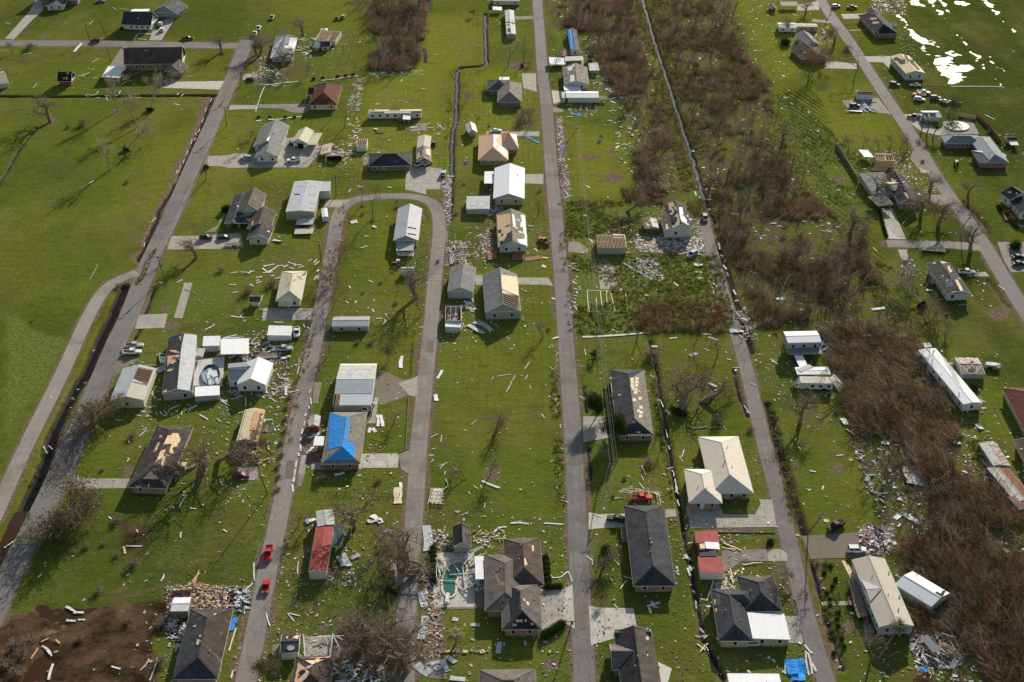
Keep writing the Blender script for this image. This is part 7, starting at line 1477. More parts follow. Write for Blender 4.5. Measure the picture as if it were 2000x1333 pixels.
def slim_wood(label,items,seed):
 r=np.random.RandomState(seed);Vs=[];Cs=[]
 for poly,n_,le,ldr in items:
  c=clear(pts_in(poly,n_,seed+n_,.3));g=vnoise(c[:,0],c[:,1],16,seed+1);c=c[g>.3]
  for x_,y_ in c:
   h_=r.uniform(3,8.5);a=r.normal(ldr,.7);l0=abs(r.normal(le,.25));d=np.array([math.cos(a)*l0,math.sin(a)*l0,1.]);d/=np.linalg.norm(d);p=np.array([x_,y_,0.]);cc=np.array(((.30,.245,.185),(.22,.17,.125),(.42,.35,.27),(.16,.12,.085))[r.randint(4)])*r.uniform(.7,1.2)
   def st(p,d,ln,w_,lv):
    q=p+d*ln;s_=np.cross(d,[.3,-1,.2]);s_/=np.linalg.norm(s_);Vs.append(np.stack([p-s_*w_,p+s_*w_,q+s_*w_*.6,q-s_*w_*.6]));Cs.append(np.tile(cc,(4,1)));s2=np.cross(d,s_);Vs.append(np.stack([p-s2*w_,p+s2*w_,q+s2*w_*.6,q-s2*w_*.6]));Cs.append(np.tile(cc,(4,1)))
    if lv<3:
     for _ in range(3 if lv else 5):
      t=r.uniform(.3,1);e=d+r.normal(0,.55,3);e/=np.linalg.norm(e);st(p+d*ln*t,e,ln*r.uniform(.3,.6),max(w_*.55,.03),lv+1)
   st(p,d,h_,.13*h_/7,0)
 Vv=np.concatenate(Vs);me_=npmesh('slim_trees',Vv,np.arange(len(Vv)).reshape(-1,4),fol,np.concatenate(Cs));o=bpy.data.objects.new('slim_trees',me_);COL.objects.link(o);tag(o,label,'trees',kind='stuff')
slim_wood('mass of slim bare storm-broken trees filling the brown woods',[(WOODS[0][1],170,.15,.5),(WOODS[1][1],240,.25,.4),(WOODS[2][1],240,.25,.4),(WOODS[3][1],320,.35,.5),(WOODS[4][1],90,.9,2.6),(WOODS[5][1],190,.7,2.3)],77)
greys=[(.50,.42,.32),(.30,.24,.18),(.235,.18,.13),(.38,.31,.235),(.19,.17,.075),(.26,.195,.135)];oliv=[(.26,.25,.08),(.19,.18,.065),(.25,.215,.10),(.32,.255,.165),(.15,.155,.045)];russ=[(.27,.18,.10),(.34,.22,.13),(.20,.14,.085),(.42,.33,.23),(.17,.14,.07)]
tans=[(.36,.32,.17),(.26,.28,.09),(.42,.36,.22),(.19,.24,.055)];grn=[(.17,.24,.025),(.24,.30,.05),(.32,.33,.10),(.12,.18,.02)]
W_=[w_[1]for w_ in WOODS]
undergrowth('brush_thicket','grey-brown thicket filling the wood at the top centre',[(W_[0],1300)],46,2.8,greys,.045,.25,.6,1)
undergrowth('brush_thicket','grey-brown thicket between the street lots and the long ditch',[(W_[1],1500),(gpoly((1090,30,1230,10,1240,120,1180,110,1120,70)),300)],46,2.6,greys,.045,.35,.4,2)
undergrowth('brush_thicket','mixed grey and olive thicket east of the long ditch',[(W_[2],1500),(gpoly((1430,100,1500,160,1505,230,1460,190)),150)],46,2.6,greys+oliv,.045,.35,.4,3)
undergrowth('brush_thicket','brown and olive thicket right of the lane',[(W_[3],2000),(gpoly((1480,630,1640,600,1650,700,1600,660,1490,650)),200),(gpoly((1690,540,1800,640,1850,780,1780,690,1700,600)),350),(gpoly((1560,560,1720,540,1800,660,1760,720,1640,700,1560,650)),650)],44,2.5,greys+oliv+russ[:1],.045,.4,.4,4)
undergrowth('brush_thicket','wind-combed russet thicket left of the long white trailer',[(W_[4],1100),(gpoly((1660,760,1870,840,1900,930,1700,920)),400)],46,3.0,russ+greys[:2]+oliv[:2],.05,1.0,2.7,5)
undergrowth('brush_thicket','dark russet thicket in the lower right corner',[(W_[5],1700),(gpoly((1760,1060,1880,1100,1860,1340,1800,1340,1790,1200)),300)],50,3.0,russ[1:]+[(.20,.17,.07),(.17,.17,.06),(.2,.13,.08),(.42,.35,.26)],.05,.8,2.2,6)
undergrowth('brush_thicket','trampled brown growth in the overgrown lot by the lane',[(gpoly((1225,640,1260,600,1330,585,1400,600,1425,650,1300,650)),230),(gpoly((1255,445,1300,460,1280,500,1250,490)),60),(gpoly((1200,340,1300,370,1340,395,1300,400,1230,400)),160)],36,1.7,russ,.04,.5,.3,7)
undergrowth('brush_thicket','grey twigs tangled under the bare trees at the bottom centre',[(gpoly((650,1240,790,1180,800,1345,640,1345)),260),(gpoly((735,1020,785,1050,780,1170,745,1170)),90),(gpoly((835,1000,850,1000,848,1120,835,1120)),30)],34,1.5,greys,.03,.6,1.0,8)
undergrowth('tall_grass','rank knee-high grass of the overgrown lots by the street',[(gpoly((1105,395,1215,392,1240,440,1240,470,1150,470,1108,460)),700),(gpoly((1118,500,1400,495,1428,600,1425,648,1127,652)),2000)],26,.8,grn+tans[:1],.045,.8,.4,9,cat='grass')
undergrowth('tall_grass','straw-coloured grass lining the long ditch',[(gpoly((1236,-15,1254,-15,1300,150,1350,310,1382,425,1352,420,1290,200)),1500),(gpoly((1262,-15,1290,-15,1350,200,1430,420,1425,500,1395,430,1310,200)),1300)],24,1.1,tans+oliv[:2],.04,.6,.4,10,cat='grass')
undergrowth('tall_grass','rough straw and green growth around the side street',[(gpoly((1500,180,1560,200,1700,330,1700,420,1650,470,1560,360,1500,290)),1500),(gpoly((1690,500,1780,540,1830,700,1870,780,1800,760,1720,640)),800),(gpoly((1870,780,1950,900,2040,1100,2040,1200,1900,900)),700)],20,.7,grn+tans,.035,.5,.4,11,cat='grass')
undergrowth('tall_grass','weeds along the banks of the narrow drains',[(gpoly((878,135,892,135,890,250,880,340,862,345,872,250)),160),(gpoly((1270,740,1290,740,1310,900,1335,1000,1318,1000,1295,880)),150),(gpoly((1500,790,1512,790,1560,1020,1545,1020)),120),(gpoly((1590,1100,1625,1100,1660,1320,1640,1320)),220),(gpoly((130,780,150,760,60,1000,30,1080,20,1060)),200),(gpoly((300,480,310,470,275,560,262,560)),60),(gpoly((1073,680,1088,680,1103,990,1086,990)),190),(gpoly((664,400,678,395,664,440,648,520,636,600,630,600,645,480)),60),(gpoly((1088,395,1104,395,1125,655,1112,655)),90),(gpoly((600,640,612,600,605,700,580,820,540,980,530,980,575,800)),60)],22,.7,tans+grn,.035,.5,.4,12,cat='grass')
# storm debris
def trunks(label,group,n_,poly,ang):
 for x_,y_ in clear(pts_in(poly,n_,R.randrange(9999))):
  a=ang+R.gauss(0,.5);l_=R.uniform(4,9);d=Vector((math.cos(a),math.sin(a),R.uniform(.02,.28)));mb=MB();p=Vector((0,0,.3));r0=R.uniform(.09,.17)
  for k in range(4):
   q=p+d*(l_/4);mb.tube(p,q,r0*(1-.2*k),r0*(.8-.2*k),5,False);d=(d+Vector((R.uniform(-.2,.2),R.uniform(-.2,.2),R.uniform(-.1,.12)))).normalized()
   if k:e=(d+Vector((R.uniform(-.8,.8),R.uniform(-.8,.8),R.uniform(0,.7)))).normalized();mb.tube(q,q+e*R.uniform(.8,2.4),r0*.45,.02,4,False)
   p=q
  o=mb.build('fallen_log',palebark if R.random()<.75 else bark,None);o.location=(x_,y_,0);tag(o,label,'fallen trunk',group)
for i_,(ds,poly,n_,_,_)in enumerate(WOODS):trunks('fallen grey trunk '+ds.replace('standing ',''),'fallen trunks '+ds.replace('standing ',''),(20,34,40,50,24,40)[i_],poly,(.4,.4,.5,.6,-.3,-.3)[i_])
PCS=[]
def bent(*a):PCS.append(a)
def mkbent(mb,name,a,b_,wd,mat,label,cat,group=None,bow=.15):
 """a strip or sheet from a to b, curled along its length, with thickness"""
 th=.035;z=.06;wd*=.68 if name=='siding_strip' else .85;bow*=.6
 d=b_-a;ln=max(d.length,.2);d.normalize();sd=Vector((-d.y,d.x,0)).normalized();k=5;bz=[R.uniform(0,bow)for _ in range(k+1)];tw=R.uniform(-.5,.5)*bow*3;kx=R.uniform(-.03,.03)*ln*(4 if R.random()<.12 else 1);rows=[]
 for i in range(k+1):
  t=i/k;p=a+d*(ln*t)+sd*(kx*math.sin(math.pi*t));z0=z+bz[i];w2=wd/2*(1+R.uniform(-.15,.15)*(wd>.6));l_=p-sd*w2;r_=p+sd*w2;rows.append((Vector((l_.x,l_.y,max(.04,z0-tw*t*w2))),Vector((r_.x,r_.y,max(.04,z0+tw*t*w2)))))
 u=UP*th
 for i in range(k):
  (a0,a1),(b0,b1)=rows[i],rows[i+1];mb.face([a0+u,b0+u,b1+u,a1+u][::-1],[(wd,i),(0,i),(0,i+1),(wd,i+1)]);mb.face([a0,b0,b1,a1]);mb.face([a0,a0+u,b0+u,b0][::-1]);mb.face([a1,b1,b1+u,a1+u][::-1])
 mb.face([rows[0][0],rows[0][1],rows[0][1]+u,rows[0][0]+u]);mb.face([rows[k][0],rows[k][0]+u,rows[k][1]+u,rows[k][1]])
def build_pieces():
 by={}
 for p in PCS:by.setdefault(p[0],[]).append(p)
 for nm,ps in by.items():
  ps.sort(key=lambda p:-(p[2]-p[1]).length*p[3]/((p[1].y+115)**2));rest={}
  for i,p in enumerate(ps):
   if i<285:
    mb=MB();mkbent(mb,*p);c=(p[1]+p[2])/2;o=mb.build(nm,M[p[4]],None,Vector((c.x,c.y,0)));tag(o,p[5],p[6],p[7])
   else:mkbent(rest.setdefault(p[4],MB()),*p)
  if rest:
   big=MB();mats=list(rest)
   for k in mats:big.v,off=big.v+rest[k].v,len(big.v);big.f+=[tuple(i+off for i in f)for f in rest[k].f];big.uv+=rest[k].uv
   me_=big.mesh(nm+'_scatter',M[mats[0]]);[me_.materials.append(M[k])for k in mats[1:]]
   me_.polygons.foreach_set('material_index',np.concatenate([np.full(len(rest[k].f),i)for i,k in enumerate(mats)]));o=bpy.data.objects.new(nm+'_scatter',me_);COL.objects.link(o);tag(o,'smaller '+nm.replace('_',' ')+' pieces scattered in the wreckage','debris',kind='stuff')
def strips(label,group,mat,wd,*f,name='siding_strip',cat='siding strip',bow=.15):
 for i in range(0,len(f),4):bent(name,W(f[i],f[i+1]),W(f[i+2],f[i+3]),wd*R.uniform(.8,1.25),mat if isinstance(mat,str)else R.choice(mat),label,cat,None if group=='x' else group,bow)
def sheets(label,group,mat,*f,**k):strips(label,group,mat,k.pop('wd',1.3),*f,name='metal_sheet',cat='metal sheet',bow=.5)
def scatter(label,group,n_,poly,mats,wd,ln,name='siding_strip',cat='siding strip',ang=None,bow=.15):
 for x_,y_ in pts_in(gpoly(poly),n_,R.randrange(9999)):
  a=R.uniform(0,6.283)if ang is None else ang+R.gauss(0,.35);l_=R.uniform(*ln);d=Vector((math.cos(a),math.sin(a),0))*l_/2;p=Vector((x_,y_,0));bent(name,p-d,p+d,R.uniform(*wd),R.choice(mats),label,cat,group,bow)
TL(0,0)
strips('pale strip lying in the littered ditch','pale strips in the littered ditch',['white','offwhite'],.5,665,752,700,735,700,750,760,742,755,735,765,715,830,760,840,790,820,750,860,755,930,740,942,710,1000,755,1060,735,1010,765,1050,760,1412,758,1435,738,1385,745,1395,730,890,745,920,750,1060,770,1110,765,780,765,750,770)
strips('white sheet piece alone on the field below the ditch',None,'white',1.0,1362,815,1402,822);strips('white piece lying across the cross road verge',None,'white',1.6,580,408,640,340,name='toppled_box',cat='box')
strips('pale scrap on the upper left lawns','pale scraps on the upper left lawns',['white','offwhite','greymetal'],.6,45,180,75,192,700,195,725,165,930,65,1020,82,880,60,910,80,1075,305,1145,312,780,305,830,308,680,540,740,550,720,550,735,545,725,620,760,605,945,670,985,640,985,640,1035,632,1030,590,1075,572,1075,572,1120,560,185,428,250,418,0,400,60,400,1425,70,1450,90,1380,130,1400,105,650,585,655,605,720,490,770,460,260,690,290,655,610,600,700,570,1465,600,1500,598)
strips('white strip along the ditch beside the main road','white strips in the main road ditch',['white','offwhite'],.4,1640,800,1655,770,1600,880,1612,850,1560,1010,1545,1040,1540,1060,1530,1040,1490,1130,1500,1090,1455,1210,1465,1180,1400,1320,1415,1290,1515,1100,1530,1080,1575,960,1590,930,1430,1280,1440,1250)
TL(0,1)
strips('white strip along the ditch beside the main road','white strips in the main road ditch',['white','offwhite'],.4,1380,30,1385,0,1395,20,1400,0,1155,405,1190,405,1190,405,1220,370,1160,462,1175,455,1125,600,1130,570)
strips('white siding strip on the lawn above the silver and black roof','white siding strips above the silver roof',['white'],.55,1380,880,1425,855,1800,806,1865,796,1880,795,1940,800,1940,805,1990,785,1945,810,1960,790,1788,897,1845,897,1950,890,1980,910,1815,960,1860,952,1800,1140,1870,1152,1875,1152,1908,1152,1875,1150,1900,1118,1603,1248,1675,1212,1607,1185,1630,1190,1245,875,1270,880)
strips('white strip on the open green field',None,'white',.6,695,105,732,82);strips('fallen white gate rail in the field corner','fallen field rails',['oldwood','white'],.15,765,735,920,740,920,740,1020,735,760,740,700,850,720,840,703,945);strips('dark plank lying across the bare slab',None,'oldwood',.4,1440,930,1530,972)
TL(1,1)
for q in[(0,840,45,832),(0,885,50,868),(0,865,25,858),(50,802,130,795),(80,800,150,765),(50,765,85,795),(60,745,75,755),(70,750,145,735),(90,800,165,755),(160,750,215,745),(215,758,250,742),(250,718,290,735),(260,762,300,770),(300,730,305,750),(315,742,360,742),(330,765,375,752),(410,708,438,698),(452,725,478,695),(460,740,495,712),(478,795,490,775),(452,860,475,825),(480,855,490,822),(150,850,190,835),(115,830,145,822),(95,805,120,785)]:strips('white siding strip strewn above the square cream roof','siding strips above the square cream roof','white',.75,*q)
strips('white siding strip lying on the island lawn','siding strips on the island lawn','white',.65,793,124,838,134,725,172,742,148,845,516,882,517,820,608,872,594,880,862,915,878,728,905,738,925,698,1022,722,1040,772,1040,785,1022,912,1085,920,1110,940,1160,988,1157,1012,1120,1020,1140,990,1208,1008,1178,1000,1165,1020,1185,870,1072,882,1080,1028,132,1062,138,652,545,678,552)
sheets('white square sheet on the island lawn, the larger of two',None,'white',740,410,790,402,wd=2.2);sheets('white square sheet on the island lawn, the smaller of two',None,'white',912,440,940,452,wd=1.4);sheets('pale sheet beside the farmhouse garage',None,'ltgrey_m',132,545,205,560,wd=1.6);sheets('green-tinted sheet by the silver roof',None,'blue_m',1295,368,1330,362,wd=1.7)
sheets('folded silver sheets with dark ribs below the open-rafter roof','folded silver sheets','dirty_m',1655,1210,1780,1280,1700,1190,1840,1260,1730,1180,1800,1210,wd=1.7)
scatter('twisted white metal lying between the grey garage and open-rafter house','twisted metal between the grey garages',16,(1590,1020,1720,1010,1700,1130,1610,1110),['white','white_m','offwhite'],(.4,1.3),(1,2.8),'metal_sheet','metal sheet',None,.5)
strips('white drip edge beside the roofless shed','white edging by the roofless shed',['white','offwhite'],.25,1605,1240,1622,1195,1615,1195,1632,1230,1488,1270,1570,1270,1870,1200,1898,1240,1490,480,1492,570,1462,738,1510,755,1700,685,1735,660,1720,640,1740,680,1955,1305,1985,1332,1030,1270,1080,1280)
strips('small white strip on the lawn beside the white storage box','strips by the storage box','white',.5,140,1188,215,1190,30,1085,85,1103,370,1205,382,1230,395,1225,420,1240,1725,518,1760,500)
for P_,n_,lb in[((1478,60,1530,20,1525,380,1475,330),70,'debris-filled ditch west of the white gable roof')]:scatter('pale board jammed in the '+lb,'boards in the '+lb,n_,P_,['white','offwhite','greymetal','oldwood'],(.2,.6),(.6,2.4))
TL(1,0)
scatter('white picket strip in the dense trail below the wood corner','white strips trailing past the maroon roof',62,(745,640,840,600,835,690,815,780,800,900,715,900,730,790,770,700),['white','white','offwhite'],(.25,.6),(1.2,3.2),ang=.5)
scatter('white strip in the line along the foot of the wooded strip','white strips at the foot of the wooded strip',46,(875,570,1300,540,1300,590,880,595),['white','white','offwhite'],(.25,.5),(1,2.8),ang=.2)
scatter('pale plank on the trail beside the open cabinet shed','pale planks beside the open cabinet shed',34,(720,900,830,930,820,1000,790,1200,700,1250,720,1050),['white','paleply','offwhite'],(.4,1.2),(.8,2.6))
strips('broken white picket fence panel','broken white fence panels','white',.9,70,668,200,655,200,650,330,640,500,632,595,625,600,625,700,610,700,605,800,598,0,950,55,940,95,940,250,930,250,925,370,915,120,675,160,672,name='broken_fence',cat='fence',bow=.5)
strips('white fence post line west of the dirt drive','white fence rails west of the dirt drive','white',.35,68,680,30,770,30,775,8,830,8,835,0,880,name='loose_rail',cat='fence')
strips('scrap on the bright lawn above the mobile home','scraps above the mobile home',['white','offwhite','greymetal'],.6,1100,790,1150,793,935,598,960,615,1135,640,1140,625,1168,735,1172,725,1290,695,1325,702,870,310,915,278,800,340,818,325,1395,428,1418,432,1525,370,1528,378,1168,800,1190,808,1410,965,1435,985,1435,980,1470,1020,1320,980,1360,965,1345,1000,1390,998)
sheets('plywood sheet on the bright lawn','plywood sheets by the mobile home','ply',935,815,970,820,925,1010,950,1018,1030,1098,1050,1100,1205,1000,1260,995,wd=1.8)
scatter('grey-white scrap beside the roof timbers','scraps beside the roof timbers',30,(330,300,480,290,470,400,420,460,320,400),['white','offwhite','greymetal','paleply'],(.4,1.2),(.8,3),'metal_sheet','metal sheet',None,.5)
scatter('rubble plank in the pale heap left of the wood','planks in the pale heap',50,(0,520,110,500,200,560,190,620,0,640),['paleply','offwhite','white','wood'],(.2,.7),(.8,2.6),'broken_board','board')
scatter('broken board round the collapsed plywood carport','boards round the collapsed plywood carport',34,(480,1130,720,1130,700,1290,520,1290),['ply','paleply','offwhite','wood'],(.3,1.2),(1,3.2),'broken_board','board',None,.4)
strips('black round trampoline mat by the mobile home','x','dark',1.9,928,1038,998,1040,name='trampoline',cat='trampoline')
scatter('loose board on the lot above the slate ranch roof','loose boards above the slate ranch roof',14,(1220,960,1500,960,1440,1060,1230,1040),['oldwood','offwhite'],(.3,.6),(1,3),'broken_board','board')
strips('cyan scrap on the bright lawn','cyan scraps on the bright lawn','lightpaint' if 'lightpaint' in M else 'tarp',.7,1022,678,1048,680,1055,808,1072,808,1170,622,1172,614,name='plastic_scrap',cat='plastic scrap')
TL(2,0)
scatter('white sheet strewn over the grass east of the metal workshop','sheets strewn east of the metal workshop',44,(700,700,860,700,960,900,990,1100,940,1280,820,1290,760,1000,760,850),['white_m','ltgrey_m','white','dirty_m'],(.4,1.2),(.8,3),'metal_sheet','metal sheet',None,.4)
scatter('white scrap beside the tarped trailer','white scraps beside the tarped trailer',34,(535,290,660,290,680,400,640,470,540,420),['white','offwhite'],(.3,.8),(.4,1.6),'board_scrap','scrap')
scatter('pale scrap caught in the wood above the tarped trailer','scraps in the wood above the tarped trailer',30,(240,0,900,0,900,220,540,260,300,100),['white','offwhite','greymetal'],(.3,.9),(.6,2.5),'board_scrap','scrap')
scatter('white board in the littered ditch east of the street','boards in the ditch east of the street',60,(345,910,385,910,415,1150,435,1332,375,1332,360,1100),['white','offwhite','greymetal','blue_m'],(.3,.8),(.6,2.4))
scatter('plank in the rust-brown heap below the metal workshop','planks in the rust-brown heap',46,(420,800,620,800,660,870,620,920,430,915),['redwood','oldwood','offwhite','paleply','redwood'],(.2,.6),(.8,3),'broken_board','board')
strips('blue tarpaulin scrap by the street','blue tarpaulin scraps by the street','tarp',1.2,455,885,500,900,500,895,540,915,520,890,535,900,375,1140,405,1160,110,1068,160,1090,160,1095,210,1120,30,1132,60,1135,name='tarp_scrap',cat='tarp')
scatter('pale scrap lying in the upper wood east of the ditch','scraps in the upper wood east of the ditch',26,(1350,100,1900,100,2000,700,2000,1300,1500,1300,1450,700),['white','offwhite','dirty_m','greymetal'],(.4,1.2),(.8,3.4),'metal_sheet','metal sheet',None,.4)
scatter('torn metal beside the green-roofed shed','torn metal beside the green-roofed shed',18,(600,560,720,560,780,660,620,670),['ltgrey_m','white','dirty_m'],(.4,1.2),(.8,3),'metal_sheet','metal sheet',None,.5)
TL(2,1)
scatter('white board in the ditch east of the street below the bright lawn','boards in the lower ditch east of the street',34,(385,0,440,0,470,220,405,220),['white','offwhite','greymetal'],(.25,.6),(.6,2.2))
scatter('splintered plank in the long rubble heap by the lane','planks in the long rubble heap',90,(970,530,1450,540,1500,600,1440,650,1040,640,980,590),['redwood','paleply','offwhite','white','greymetal','interior','wood'],(.2,.9),(.6,3.2),'broken_board','board',None,.5)
scatter('white slab in the collapsed white heap on the overgrown lot','slabs in the collapsed white heap',60,(965,690,1130,690,1150,800,1200,860,1100,870,1050,820,980,810),['white','white','offwhite','paleply'],(.3,1.1),(.6,2.2),'white_slab','slab',None,.5)
strips('long white strip laid across the south of the overgrown lot',None,'offwhite',1.1,550,1305,1080,1268,name='fallen_gutter_roof',cat='metal panel');sheets('white curved sheet on the overgrown lot',None,'white',872,730,960,785,wd=1.1);sheets('pale square sheet beside the lane','x','ltgrey_m',1420,740,1490,745,wd=2.4);sheets('silver crumpled sheet in the wood right of the lane','silver sheets right of the lane','ltgrey_m',1745,460,1830,510,1900,670,1990,660,wd=1.8)
sheets('lifted pale roof panel lying across the lane end',None,'dirty_m',1700,1255,1808,1262,wd=2.6);scatter('broken board piled at the lane end','boards piled at the lane end',26,(1730,1090,1830,1080,1900,1300,1800,1332,1760,1200),['offwhite','paleply','redwood','greymetal'],(.3,1.1),(.6,2.6),'broken_board','board',None,.5)
strips('tan plywood piece on the overgrown lot','plywood pieces on the overgrown lot','ply',.9,578,120,612,140,790,465,835,468,605,540,632,565,475,762,520,785,1430,795,1485,800,1265,880,1300,905,1035,975,1078,980,1130,745,1165,748,1565,1100,1605,1105,785,1245,825,1268,830,930,870,935,725,755,760,765,1630,665,1650,675,1720,1150,1740,1160,235,680,278,690,178,612,200,635,name='plywood_board',cat='board')
scatter('splintered board on the torn side of the decked gable roof','boards beside the decked gable roof',40,(-190,40,-130,40,-110,330,-130,370,-200,350),['redwood','offwhite','paleply','white','greymetal'],(.2,.8),(.6,2.6),'broken_board','board',None,.5);scatter('white scrap on the overgrown lot','white scraps on the overgrown lot',34,(450,680,520,680,520,1130,460,1130),['white','offwhite'],(.2,.7),(.4,1.6),'board_scrap','scrap');strips('white strip beside the lane','white strips beside the lane','white',.7,1575,885,1620,925,1615,570,1622,620,1438,200,1425,168,1515,230,1560,228,1680,800,1688,830,1650,740,1675,775,1730,935,1750,975,1440,840,1490,845,1570,940,1578,965,1490,1280,1555,1285,1230,1315,1290,1310,1535,1305,1610,1330)
scatter('pale sheet in the wood right of the lane','pale sheets in the wood right of the lane',20,(1560,100,1980,60,1990,900,1800,900,1640,500),['white','offwhite','ltgrey_m'],(.4,1.0),(.8,2.8),'metal_sheet','metal sheet',None,.4)
strips('fallen limb on the overgrown lot','fallen limbs on the overgrown lot','oldwood',.2,900,420,1060,270,1050,260,1180,265,980,330,1080,300,620,650,500,690,690,680,740,640,810,690,900,655,930,640,1030,670,1120,630,1400,650,1480,620,1520,690,1500,600,1520,540,name='fallen_limb',cat='branch')
strips('lumber-framed wall lying on the lawn below the decked roof','x','redwood',3.4,100,700,225,680,name='fallen_wall_frame',cat='wall frame');strips('white panel on the lawn west of the street','white panels west of the street','white',1.0,228,755,265,750,130,435,165,438,240,740,262,762,310,1000,335,1010,315,1320,365,1305)
for y_ in(940,1105):strips('old brick footing line in the overgrown lot','brick footings in the overgrown lot','paleply',.3,590,y_,890,y_,name='footing',cat='footing',bow=.02)
strips('old brick footing line in the overgrown lot','brick footings in the overgrown lot','paleply',.3,590,940,605,1105,690,940,712,1100,740,940,762,1100,765,945,805,1100,885,940,905,1100,655,1000,660,1100,name='footing',cat='footing',bow=.02)
TL(3,1)
scatter('scrap of sheet in the wood below the side street','scraps in the wood below the side street',34,(0,100,560,400,600,900,500,1250,0,1250),['white','offwhite','ltgrey_m','greymetal'],(.3,1.0),(.6,2.4),'metal_sheet','metal sheet',None,.4)
scatter('blue and white rubbish under the tangled branches','rubbish under the tangled branches',34,(1020,700,1130,700,1190,820,1120,860,1050,830),['tarpdark','offwhite','white','tarpdark'],(.3,.9),(.5,1.6),'board_scrap','scrap',None,.4)
sheets('white crumpled sheet in the lower brush','white crumpled sheets in the lower brush','white_m',810,1090,910,1080,245,1090,300,1105,400,1240,470,1290,60,1010,130,1005,720,1300,800,1290,1235,940,1290,942,wd=1.6);strips('white pipe by the diagonal white house',None,'white',.15,1230,790,1228,920);strips('white scrap on the right lots','white scraps on the right lots','white',.5,820,605,850,630,655,185,678,190,555,845,608,888,445,475,478,468,1050,425,1068,400,1800,900,1850,940,1490,1050,1550,1052,1240,1170,1250,1180,120,665,175,680,15,770,45,740)
sheets('blue round pool cover scrap by the diagonal white house',None,'tarpdark',1285,970,1325,970,wd=1.6)
scatter('white litter on the lot by the outer road','litter by the outer road',50,(1110,60,1280,60,1340,180,1180,180),['white','offwhite'],(.2,.5),(.3,.9),'board_scrap','scrap')
TL(3,0)
scatter('white litter on the lawn behind the black hip roof','litter behind the black hip roof',46,(1010,200,1150,290,1180,480,1240,560,1050,430,1020,300),['white','offwhite'],(.2,.5),(.3,1.0),'board_scrap','scrap')
scatter('dark twisted wreckage at the top by the flooded field','wreckage at the top by the flooded field',46,(700,20,1020,0,1040,110,900,120,860,70),['dark','greymetal','offwhite','redwood','slate'],(.3,1.3),(.8,3.6),'twisted_metal','wreckage',None,.6)
scatter('debris around the little brick cottage','debris around the brick cottage',24,(330,180,480,200,500,350,380,330),['offwhite','greymetal','paleply'],(.3,1),(.6,2.5),'broken_board','board')
strips('brown plank fence section by the pool','plank fence sections by the pool','redwood',.12,1490,905,1620,930,name='x')if False else None
strips('white sheet strip on the furrowed field','strips on the furrowed field','white',.6,1695,900,1770,935,1430,680,1840,682,120,765,125,772,1070,1100,1110,1115,860,440,910,445);strips('silver litter by the pink brick house','litter by the pink brick house','ltgrey_m',1.2,1780,1165,1860,1225,1790,1180,1850,1230)
scatter('rubbish beside the ruined tan house','rubbish beside the ruined tan house',50,(880,1180,1060,1200,1000,1332,950,1332),['offwhite','white','paleply','redwood','greymetal','tarpdark'],(.2,.8),(.4,1.6),'board_scrap','scrap',None,.4)
TL(0,2)
for q in[(1205,380,1185,415),(1185,415,1215,455),(1160,525,1215,505),(1315,540,1410,500),(1445,545,1535,505),(1465,562,1540,508),(1280,548,1305,580),(1555,575,1622,618),(1418,555,1415,580),(1218,555,1225,580),(1170,562,1190,560),(1330,585,1355,570),(1120,552,1140,545),(1095,548,1135,560),(1055,575,1105,590),(895,622,958,620),(1105,695,1142,680),(1085,748,1140,695),(1010,800,1000,770),(1700,450,1790,512),(1700,448,1775,475),(1800,458,1895,430),(1915,440,1917,515),(1250,555,1262,575),(1370,560,1385,545),(1270,580,1300,590)]:strips('white strip below the silver roof','white strips below the silver roof','white',.5,*q)
strips('white strip on the lawn below the black-decked house','white strips below the black-decked house','white',.5,1395,1298,1460,1205,1425,1212,1455,1200,1480,1305,1530,1312,1350,1295,1355,1310,1285,1320,1305,1325,1430,1178,1445,1183,1500,1150,1515,1105,1415,1115,1445,1117,1735,1130,1752,1125,1700,1185,1720,1188,1410,1050,1425,1030,1870,1163,1895,1160,1900,1150,1912,1165,1720,935,1722,955,990,945,1010,920,680,1255,735,1305,1720,1100,1740,1130)
scatter('junk in the crushed yard','junk in the crushed yard',70,(1760,20,2000,-20,2150,60,2140,250,1950,170,1800,140),['dark','offwhite','greymetal','redwood','oldwood','white'],(.3,1),(.6,3),'broken_board','board',None,.5)
scatter('junk beside the bright folded roof cottage','junk beside the folded roof cottage',44,(1780,370,2080,370,2250,200,2260,330,2100,420,1800,430),['offwhite','redwood','greymetal','ply','white'],(.2,.8),(.4,2),'broken_board','board',None,.4)
scatter('timber in the rubble below the stripped shed','timber below the stripped shed',44,(1850,790,2120,780,2160,960,1960,980,1850,900),['wood','ply','oldwood','greymetal','redwood'],(.2,.8),(.6,2.6),'broken_board','board',None,.4)
sheets('grey fallen roof slab beside the stripped shed','grey slabs beside the stripped shed','oldwood',2055,690,2140,690,wd=3.2);strips('white strips beside the stripped shed','white strips beside stripped shed','white',.6,2060,625,2125,615,2125,645,2150,705,2055,640,2070,610)
strips('white strip across the yard of the silver roof','white strips behind silver roof','white',.6,1735,-15,1900,-25,1740,-20,1850,-45,1960,20,1990,-20,1970,30,2020,10,1985,60,1996,40)
strips('bright white pole across the black ditch','white pieces in the black ditch','white',.4,340,825,370,880,378,820,410,850,395,450,400,435)
TL(0,3)
scatter('splintered timber in the heap above the brown hip roof','splintered timber above the brown hip roof',80,(1450,560,1690,590,1800,640,1830,760,1500,760,1490,650),['wood','wood','ply','deck','paleply'],(.15,.45),(1,3.6),'broken_board','board',None,1.0)
scatter('metal edging in the heap beside the loop road','metal edging beside the loop road',50,(1700,610,1960,600,1950,750,1870,800,1820,720),['greymetal','white','ltgrey_m','dark'],(.2,1.0),(1,4),'metal_sheet','metal sheet',None,.8)
